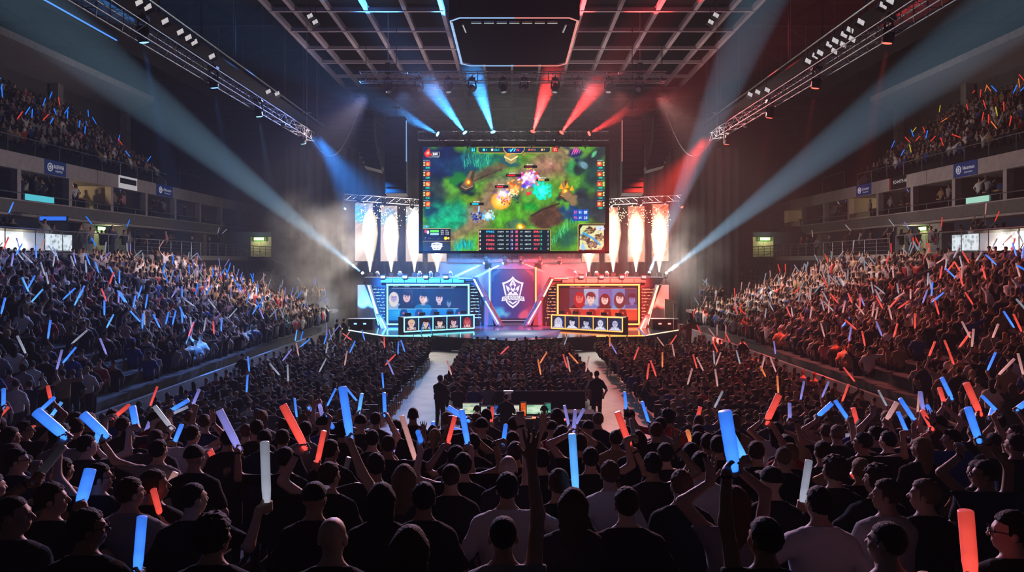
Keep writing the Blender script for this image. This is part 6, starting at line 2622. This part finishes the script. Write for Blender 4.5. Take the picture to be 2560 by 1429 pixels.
n_st = 0
for key, lst in byrow.items():
    lst.sort(key=lambda q: q['y'] if 'stand' in key[0] else q['x'])
    for j, q in enumerate(lst):
        fg, b, sme, tme, hm = build_mid(q['kind'], q['v'], q['style'])
        o = bpy.data.objects.new('person', b)
        COL.objects.link(o)
        o.location = (q['x'], q['y'], q['z'])
        o.rotation_euler = (0, 0, -q['rz'])
        o.scale = (q['s'],) * 3
        o.color = (*SKINC[q['skin']], 1)
        link_part('shirt', sme, o, 'cloth', SHIRT[q['shirt']])
        link_part('trousers', tme, o, 'cloth', (.02, .022, .035))
        if hm is not None:
            link_part('cap' if q['style'] == 'cap' else 'hair', hm, o, 'hair', HAIRC[q['hc']])
        place = '%s from %s in %s row, %s' % (ordw(j + 1), 'near end' if 'stand' in key[0] else 'left', ordw(key[1] + 1 if 'stand' in key[0] else ROWN[key]), GROUPS.get(key[0], key[0]))
        tag(o, '%s person in %s, %s' % (hair_words(q), shirt_w(q), place), 'person', 'people in the ' + GROUPS.get(key[0], key[0]))
        n_people += 1
        if q['kind'] == 'sit':
            make_chair(q['x'], q['y'] - .16, -q['rz'], 'black padded chair under the person %s' % place, 'chairs on the floor')
        for sd in ('L', 'R'):
            if sd in UPV[q['v']] and UPV[q['v']][sd] != 'front':
                if q['i'] not in taken and rc.random() < .25:
                    continue
                gw = grip_world(q, fg, sd)
                u = Vector((rc.gauss(0, .45), rc.gauss(.1, .3), 1)).normalized()
                if q['i'] in taken and sd == ('R' if 'R' in UPV[q['v']] else 'L'):
                    bx, by, tx, ty, kk = taken[q['i']]
                    u = P(tx, ty, q['y']) - P(bx, by, q['y'])
                    u.normalize()
                    q['key'] = kk
                add_stick(gw - u * .03, u, q['key'], .62, .033, '%s stick of the person %s' % (('unlit grey' if q['key'] == 'd' else 'glowing ' + STICKW[q['key']]), place), 'sticks in the ' + GROUPS.get(key[0], key[0]))

# ---- everyone else: one mesh; their sticks: the nearest up to 300 single ones, the rest one mesh
LOW = {}
for kind in ('sit', 'stand'):
    for v in range(6):
        for sty in ('short', 'long'):
            pose = seat_pose(kind, v)
            fg = figure(pose, False)
            hp = [ell(fg['hc'] + A3(0, -.02, .045), (.084, .096, .086), .02, 2)]
            if sty == 'long':
                hp.append(cap(fg['hc'] + A3(0, -.06, 0), fg['hc'] + A3(0, -.085, -.24), .075, .05, .03, 2))
            setg = lambda pr, gg: [p[:6] + (gg,) for p in pr]
            pr = setg(inflate(fg['torso'], .012), 1) + setg(inflate(fg['sleeves'], .012), 1) + setg(fg['neck'], 0) + setg(fg['limbs'], 0) + setg(fg['head'], 0) + hp + setg(inflate(fg['legs'], .01), 3)
            V, T, Q = sdf_mesh(pr, .043, .5, clip=(A3(-2, -2, .25 if kind == 'sit' else .62), A3(2, 2, 3)))
            G = groups_of(V, pr)
            T2 = np.concatenate([T, Q[:, [0, 1, 2]], Q[:, [0, 2, 3]]])
            LOW[(kind, v, sty)] = (V, T2, G, fg)
VV, TT, CC, nv = [], [], [], 0
sv, sc, n_s = [], [], 0
more_sticks = []
for q in seats:
    if q['i'] in indset:
        continue
    sty = 'long' if q['style'] in ('long', 'wavy', 'tail') else 'short'
    V, T, G, fg = LOW[(q['kind'], q['v'], sty)]
    R = rotz(-q['rz'])
    VV.append(((V * q['s']) @ R.T + A3(q['x'], q['y'], q['z'])).astype(np.float32))
    TT.append(T + nv)
    pal = np.array([SKINC[q['skin']], SHIRT[q['shirt']], HAIRC[q['hc']] if q['style'] != 'bald' else SKINC[q['skin']], (.02, .022, .035)])
    CC.append(pal[G].astype(np.float32))
    nv += len(V)
    for sd in ('L', 'R'):
        sp = UPV[q['v']].get(sd)
        if sp is not None and sp != 'front' and rc.random() < (.34 if 'upper' in q['block'] else .55 if q['kind'] == 'stand' else .8):
            gw = np.array(grip_world(q, fg, sd))
            u = np.array([rc.gauss(0, .5), rc.gauss(.1, .35), 1.0])
            u /= np.linalg.norm(u)
            more_sticks.append((gw, u, q['key'], q))
me = mesh_arrays('crowd', np.concatenate(VV), np.concatenate(TT), None, True, np.concatenate(CC))
o = link('crowd', me, attr_mat('crowd_cloth', .8))
tag(o, 'densely packed audience filling the floor and both stands', 'crowd', kind='stuff')

room = max(300 - N_STICK[0], 0)
cnts = {}
more_sticks.sort(key=lambda m: not m[3]['inframe'])
for gw, u, key, q in more_sticks[:room]:
    k2 = (q['block'], q['row'])
    cnts[k2] = cnts.get(k2, 0) + 1
    nm = GROUPS.get(q['block'], q['block'])
    add_stick(gw - u * .03, u, key, .62, .033, '%s stick, %s from camera among crowd in %s row, %s' % (('unlit grey' if key == 'd' else 'glowing ' + STICKW[key]), ordw(cnts[k2]), ordw(q['row'] + 1), nm), 'sticks in the ' + nm)
V0, F0 = [], []
ring_n = 6
for h, r in ((0, .018), (.1, .031), (.57, .033), (.62, .024)):
    for i in range(ring_n):
        a = 2 * PI * i / ring_n
        V0.append((r * math.cos(a), r * math.sin(a), h))
for k in range(3):
    for i in range(ring_n):
        j = (i + 1) % ring_n
        F0.append((k * ring_n + i, k * ring_n + j, (k + 1) * ring_n + j, (k + 1) * ring_n + i))
F0 += [(18, 19, 20, 21), (18, 21, 22, 23)]
V0, F0 = np.array(V0), np.array(F0)
STS = dict(b=1.15, r=.8, w=.35, l=.55, c=1.0, d=.05, o=.75, y=.6, p=.45)
SV, SF, SCc = [], [], []
for n, (gw, u, key, q) in enumerate(more_sticks[room:]):
    x = norm(np.cross(u, A3(.3, 1, .2)))
    R = np.stack([x, np.cross(u, x), u], 1)
    SV.append(V0 @ R.T + gw)
    SF.append(F0 + n * len(V0))
    SCc.append(np.tile(np.array(STICKC[key]) * STS[key], (len(V0), 1)))
if SV:
    me = mesh_arrays('glow_sticks', np.concatenate(SV), None, np.concatenate(SF), True, np.concatenate(SCc))
    o = link('glow_sticks', me, attr_emat('crowd_sticks', 1.0))
    tag(o, 'countless far blue, red and white glow sticks over the stands', 'glow sticks', kind='stuff')

# ---- single standing figures and crew
def figure_at(x, y, z, rz, arms, style, hc, shirt, label, yaw=0, seated=False, s=1.0, group=None):
    fg = figure(dict(yaw=yaw, arms=arms, seated=seated))
    o = bpy.data.objects.new('person', body_me(fg, .013, .3, 'person'))
    COL.objects.link(o)
    o.location, o.rotation_euler, o.scale = (x, y, z), (0, 0, rz), (s,) * 3
    o.color = (*SKINC[1], 1)
    link_part('shirt', shirt_me(fg, .015, .3), o, 'cloth', SHIRT[shirt])
    link_part('trousers', trouser_me(fg, .016, .3), o, 'cloth', (.012, .012, .014))
    if style != 'bald':
        V, T, Q = hair_mesh(style, fg['hc'], fg['R'], .011)
        link_part('cap' if style == 'cap' else 'hair', mesh_arrays('hair', V, T, Q), o, 'hair', HAIRC[hc])
    tag(o, label, 'person', group)
    return o


FR = {'L': 'front', 'R': 'front'}
figure_at(P(1100, 0, 24.6).x, 24.6, 0, -.5, FR, 'short', 'dark', 'black', 'person in black standing in the left aisle beside the control desk', s=1.03)
figure_at(P(1492, 0, 25.6).x, 25.6, 0, .15, {}, 'short', 'dark', 'black', 'person in black standing in the right aisle beyond the control desk', s=1.03)
for k, (px, y, sh, hs, lab) in enumerate(((1193, 22.1, 'black', 'short', 'leftmost crew member with headphones at the control desk'), (1224, 22.0, 'charcoal', 'short', 'crew member bending at the control desk beside the middle one'), (1265, 22.0, 'black', 'buzz', 'broad crew member in black in the middle of the control desk'), (1360, 22.1, 'charcoal', 'short', 'rightmost crew member with headphones at the control desk'))):
    x = P(px, 0, y).x
    o = figure_at(x, y - .05, 0, 0, FR, hs, 'dark', sh, lab, s=1.0 if k != 2 else 1.0, seated=k != 2, group='crew at the control desk')
    if k == 2:
        o.scale = (.96, .96, .82)
        o.scale = (.95,) * 3
    else:
        e = empty('office_chair', (x, y - .1, 0), 'black swivel chair under the crew member, %s at the control desk' % ordw((1, 2, 0, 3)[k]), 'chair', 'chairs at the control desk')
        MB().box((0, .12, .44), (.46, .46, .07)).build('seat', black, e)
        MB().box((0, -.14, .72), (.42, .06, .5)).build('backrest', black, e)
        MB().tube((0, .1, .05), (0, .1, .42), .03).box((0, .1, .03), (.5, .06, .04)).box((0, .1, .03), (.06, .5, .04)).build('base', steel, e)
    if k in (0, 3):
        hc = (0, .022 + (0 if k == 2 else 0), 1.625 - .46)
        mb = MB()
        for j in range(10):
            a0, a1 = PI * j / 10, PI * (j + 1) / 10
            mb.tube((.1 * math.cos(a0), .01, hc[2] + .12 * math.sin(a0)), (.1 * math.cos(a1), .01, hc[2] + .12 * math.sin(a1)), .01, n=5)
        for s in (-1, 1):
            mb.lathe((s * .085, .01, hc[2] - .01), (s, 0, 0), [(0, .035), (.035, .038)], 10)
        mb.build('headphones', black, o)
figure_at(P(843, 0, 47.5).x, 47.5, 0, -.9, FR, 'short', 'dark', 'black', 'security guard in black with folded hands left of the stage', s=1.08)
figure_at(P(860, 0, 48.3).x, 48.3, 0, -.8, FR, 'short', 'dark', 'charcoal', 'second guard standing right behind the first, left of the stage', s=1.08)
figure_at(P(1722, 0, 47.2).x, 47.2, .0, .5, FR, 'short', 'dark', 'black', 'camera operator in black at the right end of the stage', s=1.1)
e = empty('film_camera', (P(1703, 0, 47.0).x, 47.0, 0), 'broadcast camera on a tripod at the right end of the stage', 'camera')
MB().box((0, 0, 1.45), (.3, .7, .32)).tube((0, -.35, 1.45), (0, -.6, 1.45), .1, n=10).build('body', black, e)
MB().tube((0, 0, 1.3), (-.4, -.2, 0), .03, n=5).tube((0, 0, 1.3), (.4, -.2, 0), .03, n=5).tube((0, 0, 1.3), (0, .45, 0), .03, n=5).build('tripod', black, e)
figure_at(P(392, 0, 19.6).x + .2, 19.2, 0, .0, {'R': up(1, .2, .3, 1.62)}, 'short', 'dark', 'black', 'photographer with a camera by the left low wall', s=1.12)
figure_at(P(1900, 0, 38.5).x - 1.4, 37.0, 0, .3, {}, 'cap', 'cap', 'black', 'steward in black standing by the right low wall', s=1.0)
figure_at(P(578, 0, 30).x + .1, 31.0, 0, -.3, {}, 'cap', 'cap', 'black', 'steward in black standing by the left low wall', s=1.0)
# aisle chairs
for sd, x, nm in ((-1, -4.71, 'left'), (1, 4.98, 'right')):
    k = 0
    for r in range(4, 25):
        y = 18.6 + .98 * r
        if rc.random() < .35:
            k += 1
            make_chair(x + (.33 if sd < 0 else -.33) * .2, y - .3, 0, 'black padded chair on the %s aisle edge, %s from the control desk' % (nm, ordw(k)), 'aisle chairs')
# empty seats beyond the far end of the stands
seat_me = None
for s, sn in ((-1, 'left'), (1, 'right')):
    for r in range(6, 13):
        for c in range(14):
            y = 56.2 + 1.05 * c
            x = s * bowl_x(r)
            if seat_me is None:
                mb = MB().box((0, .02, .42), (.46, .42, .07)).prism([(-.23, -.2, .46), (.23, -.2, .46), (.21, -.26, .84), (-.21, -.26, .84)], (0, -.05, 0)).box((0, -.1, .2), (.1, .1, .4))
                t = mb.build('stadium_seat', pmat('seat_plastic', (.03, .03, .04), .5))
                seat_me = t.data
                bpy.data.objects.remove(t)
            o = bpy.data.objects.new('stadium_seat', seat_me)
            COL.objects.link(o)
            o.location = (x, y, bowl_z(r))
            o.rotation_euler = (0, 0, s * PI / 2)
            tag(o, 'empty dark stadium seat beyond the stage end of the %s stand, %s row, %s along' % (sn, ordw(r - 5), ordw(c + 1)), 'seat', 'empty seats past the %s stand' % sn)
print('PEOPLE', n_people, 'STICKS', N_STICK[0], 'MORE', len(more_sticks), 'SEATS', len(seats), 'FARST', len(far_sticks), 'CROWDV', nv)
# ================================================================ light
def spot(pos, aim, col, w, ang, blend=.2, rad=.1, name='spot'):
    d = bpy.data.lights.new(name, 'SPOT')
    d.energy, d.color, d.spot_size, d.spot_blend, d.shadow_soft_size = w, col, math.radians(ang), blend, rad
    o = bpy.data.objects.new(name, d)
    COL.objects.link(o)
    o.location = pos
    o.rotation_euler = Vector(aim).to_track_quat('-Z', 'Y').to_euler()
    return o


def point(pos, col, w, rad=.2, name='lamp'):
    d = bpy.data.lights.new(name, 'POINT')
    d.energy, d.color, d.shadow_soft_size = w, col, rad
    o = bpy.data.objects.new(name, d)
    COL.objects.link(o)
    o.location = pos
    return o


def area(pos, aim, col, w, sx, sy, name='area'):
    d = bpy.data.lights.new(name, 'AREA')
    d.shape, d.size, d.size_y = 'RECTANGLE', sx, sy
    d.energy, d.color = w, col
    o = bpy.data.objects.new(name, d)
    COL.objects.link(o)
    o.location = pos
    o.rotation_euler = Vector(aim).to_track_quat('-Z', 'Z').to_euler()
    return o


BL, CY, RD, WH = (.08, .30, 1), (.22, .62, 1), (1, .07, .05), (.80, .90, 1)
# light of the big screen
area(P(1285, 497, SY - .15), (0, -1, -.05), (.80, 1.0, .92), 500, 13, 7.4, 'screen_light')
# pyro
for b, Hh in BOOM:
    point(b + Vector((0, -.75, .3 + Hh * .5)), (1, .84, .74), 1050, .3, 'pyro_light')
# side truss lamps
for p, aim, s, k in SIDE:
    q = p + Vector(aim).normalized() * .35
    spot(q, aim, BL if s < 0 and k < 2 else CY if s < 0 else RD, (34000 if s < 0 else 30000) * (1, .6, .6, .4)[k], 10, .6, .08, 'side_beam')
# fans above the screen
for p, aim, c in UPB:
    q = p + aim.normalized() * .4
    spot(q, aim, (.05, .36, 1) if c == 'b' else (1, .05, .05), 125000 if c == 'b' else 115000, 20, .7, .08, 'fan_beam')
for p, aim, c in LOWB:
    q = p + aim.normalized() * .3
    spot(q, aim, CY if c == 'b' else RD, 700000, 5, .4, .05, 'low_beam')
for i, (p, aim) in enumerate(BIG):
    q = p + aim.normalized() * .3
    spot(q, aim, (.36, .70, 1), 3000000 if i != 1 else 1300000, 4.3 if i != 1 else 8, .4, .08, 'search_beam')
for p, aim, s in UPL:
    q = p + aim.normalized() * .2
    spot(q, aim, BL if s < 0 else RD, 2200, 60, .6, .05, 'uplight')
# added wash spots with no lamp bodies, colouring the stage and brightening the crowd
for s, col in ((-1, (.02, .26, 1)), (1, (1, .05, .03))):
    for x0, x1 in ((12.4, 6.2), (12.9, 2.2)):
        q = Vector((s * x0, 46.6, 13.7))
        spot(q, Vector((s * x1, 53.5, 1.5)) - q, col, 190000 if x0 < 12.6 else 110000, 34, .7, .2, 'stage_wash')
for s, c1, c2 in ((-1, (.24, .36, 1), (1, .74, .78)), (1, (1, .22, .20), (1, .62, .56))):  # added fill for the stands, no lit lamp hangs here
    q = Vector((s * 9.6, RIGY + .6, 16.6))
    spot(q, Vector((s * 19, 26, 3)) - q, c1, 30000, 62, .9, .25, 'crowd_fill')
    spot(q, Vector((s * 20, 46, 4)) - q, c2, 19000, 55, .9, .25, 'crowd_fill')
for s, col in ((-1, (.62, .50, 1)), (1, (1, .48, .55))):  # added fill for the near stand and the floor seats
    spot(Vector((s * 5, RIGY, 17.0)), Vector((s * 3.2, 6, 3.6)) - Vector((s * 5, RIGY, 17.0)), col, 46000, 42, .9, .3, 'crowd_fill')
    spot(Vector((s * 7, RIGY, 16.8)), Vector((s * 7.5, 31, 1)) - Vector((s * 7, RIGY, 16.8)), (.22, .42, 1) if s < 0 else (1, .2, .18), 17000, 62, .9, .3, 'crowd_fill')
for s, col in ((-1, (.02, .30, 1)), (1, (1, .05, .08))):  # added spots under the screen, colouring the panels behind the portal
    for x in (1.5, 4.2):
        q = Vector((s * x, 53.3, 6.15))
        spot(q, Vector((s * x * .9, 58.5, 3.2)) - q, col, 3800, 95, .8, .15, 'portal_fill')
# suites
for s, y in ((-1, 49.5), (1, 60.5), (1, 74)):
    point((s * 32.5, y, 10.85), (1, .72, .34), 420 if s < 0 else 160, .15, 'suite_lamp')
for s in (-1, 1):
    for q in ((s * 29.9, 54.6, 8.0), (s * 25.0, 71.7, 7.9)):
        point(q, (1, .95, .55), 40, .1, 'door_lamp')

# ================================================================ smoke plumes
def smoke(name, c, r, dens, seed, label, scale=.32, lo=.40, hi=.66):
    mb = MB()
    nu, nv = 14, 9
    vs = [(math.sin(PI * j / nv) * math.cos(2 * PI * i / nu), math.sin(PI * j / nv) * math.sin(2 * PI * i / nu), math.cos(PI * j / nv)) for j in range(nv + 1) for i in range(nu)]
    fs = [(j * nu + i, j * nu + (i + 1) % nu, (j + 1) * nu + (i + 1) % nu, (j + 1) * nu + i) for j in range(nv) for i in range(nu)]
    mb.add([(x * r[0], y * r[1], z * r[2]) for x, y, z in vs], fs)
    m = bpy.data.materials.new(name)
    m.use_nodes = True
    nt = m.node_tree
    nt.nodes.remove(nt.nodes['Principled BSDF'])
    tc, mp, ln, rg, n, r2, mu, mu2, v = (nt.nodes.new('ShaderNode' + k) for k in ('TexCoord', 'Mapping', 'VectorMath', 'MapRange', 'TexNoise', 'MapRange', 'Math', 'Math', 'VolumeScatter'))
    mp.inputs['Scale'].default_value = (1 / r[0], 1 / r[1], 1 / r[2])
    ln.operation = 'LENGTH'
    nt.links.new(tc.outputs['Object'], mp.inputs['Vector'])
    nt.links.new(mp.outputs[0], ln.inputs[0])
    nt.links.new(ln.outputs['Value'], rg.inputs['Value'])
    rg.inputs['From Min'].default_value, rg.inputs['From Max'].default_value = .15, .97
    rg.inputs['To Min'].default_value, rg.inputs['To Max'].default_value = 1, 0
    ml = nt.nodes.new('ShaderNodeMapping')
    ml.inputs['Location'].default_value = (seed * 3.1, seed * 1.7, 0)
    nt.links.new(tc.outputs['Object'], ml.inputs['Vector'])
    nt.links.new(ml.outputs[0], n.inputs['Vector'])
    n.inputs['Scale'].default_value, n.inputs['Detail'].default_value, n.inputs['Roughness'].default_value = scale, 5, .6
    nt.links.new(n.outputs['Fac'], r2.inputs['Value'])
    r2.inputs['From Min'].default_value, r2.inputs['From Max'].default_value = lo, hi
    mu.operation = mu2.operation = 'MULTIPLY'
    nt.links.new(rg.outputs[0], mu.inputs[0])
    nt.links.new(r2.outputs[0], mu.inputs[1])
    nt.links.new(mu.outputs[0], mu2.inputs[0])
    mu2.inputs[1].default_value = dens
    nt.links.new(mu2.outputs[0], v.inputs['Density'])
    nt.links.new(v.outputs[0], nt.nodes['Material Output'].inputs['Volume'])
    m.cycles.volume_step_rate = 3
    o = mb.build(name, m, smooth=True)
    o.location = c
    return tag(o, label, 'smoke', kind='stuff')


smoke('smoke', (-14.6, 53.5, 7.6), (4.4, 2.8, 4.0), .6, 1, 'pale smoke cloud drifting high beside the left LED banners')
smoke('smoke', (-14.8, 52.5, 2.9), (4.8, 2.8, 3.4), .6, 2, 'pale smoke cloud low by the left end of the stage')
smoke('smoke', (-6.5, 58.8, 8.0), (7.5, 2.4, 6.5), .22, 3, 'thin smoke hanging behind the left LED banners')
smoke('smoke', (6.8, 58.8, 8.0), (7.5, 2.4, 6.5), .20, 4, 'thin smoke hanging behind the right LED banners')
smoke('smoke', (13.2, 54.5, 5.5), (3.6, 2.6, 5), .2, 5, 'thin smoke beside the right LED banners')

smoke('smoke', (0, 51.2, 16.7), (8.6, 3.4, 3.3), .18, 6, 'faint smoke layer above the screen lit by the lamp fans', .12, .1, .8)
smoke('smoke', (0, 55.8, 5.3), (8.5, 1.5, 1.3), .10, 7, 'faint smoke under the screen around the low lamp row', .5)

# ================================================================ haze
w = bpy.data.worlds.new('hall_air')
SC.world = w
w.use_nodes = True
nt = w.node_tree
nt.nodes['Background'].inputs['Color'].default_value = (.02, .025, .04, 1)
nt.nodes['Background'].inputs['Strength'].default_value = 0.0
HAZE = 1
if HAZE:
    vs_ = nt.nodes.new('ShaderNodeVolumeScatter')
    vs_.inputs['Density'].default_value = .002
    vs_.inputs['Anisotropy'].default_value = -.15
    nt.links.new(vs_.outputs[0], nt.nodes['World Output'].inputs['Volume'])

# ================================================================ camera
cd = bpy.data.cameras.new('camera')
cam = bpy.data.objects.new('camera', cd)
COL.objects.link(cam)
cam.location = (0, 0, CZ)
cam.rotation_euler = (PI / 2, 0, 0)
cd.sensor_width = 36
cd.lens = F / 2560 * 36
cd.shift_y = (HY - 714.5) / 2560
cd.clip_end = 300
SC.camera = cam
SC.view_settings.view_transform = 'Standard'
SC.view_settings.look = 'None'
SC.view_settings.exposure = 0
SC.view_settings.gamma = 1
c = SC.cycles
c.max_bounces, c.diffuse_bounces, c.glossy_bounces, c.transmission_bounces, c.transparent_max_bounces, c.volume_bounces = 3, 1, 2, 2, 8, 0
c.sample_clamp_indirect = 4
c.caustics_reflective = c.caustics_refractive = False
c.use_light_tree = True
c.use_denoising = True
c.volume_step_rate = 2
c.volume_max_steps = 128
SC.render.use_persistent_data = False
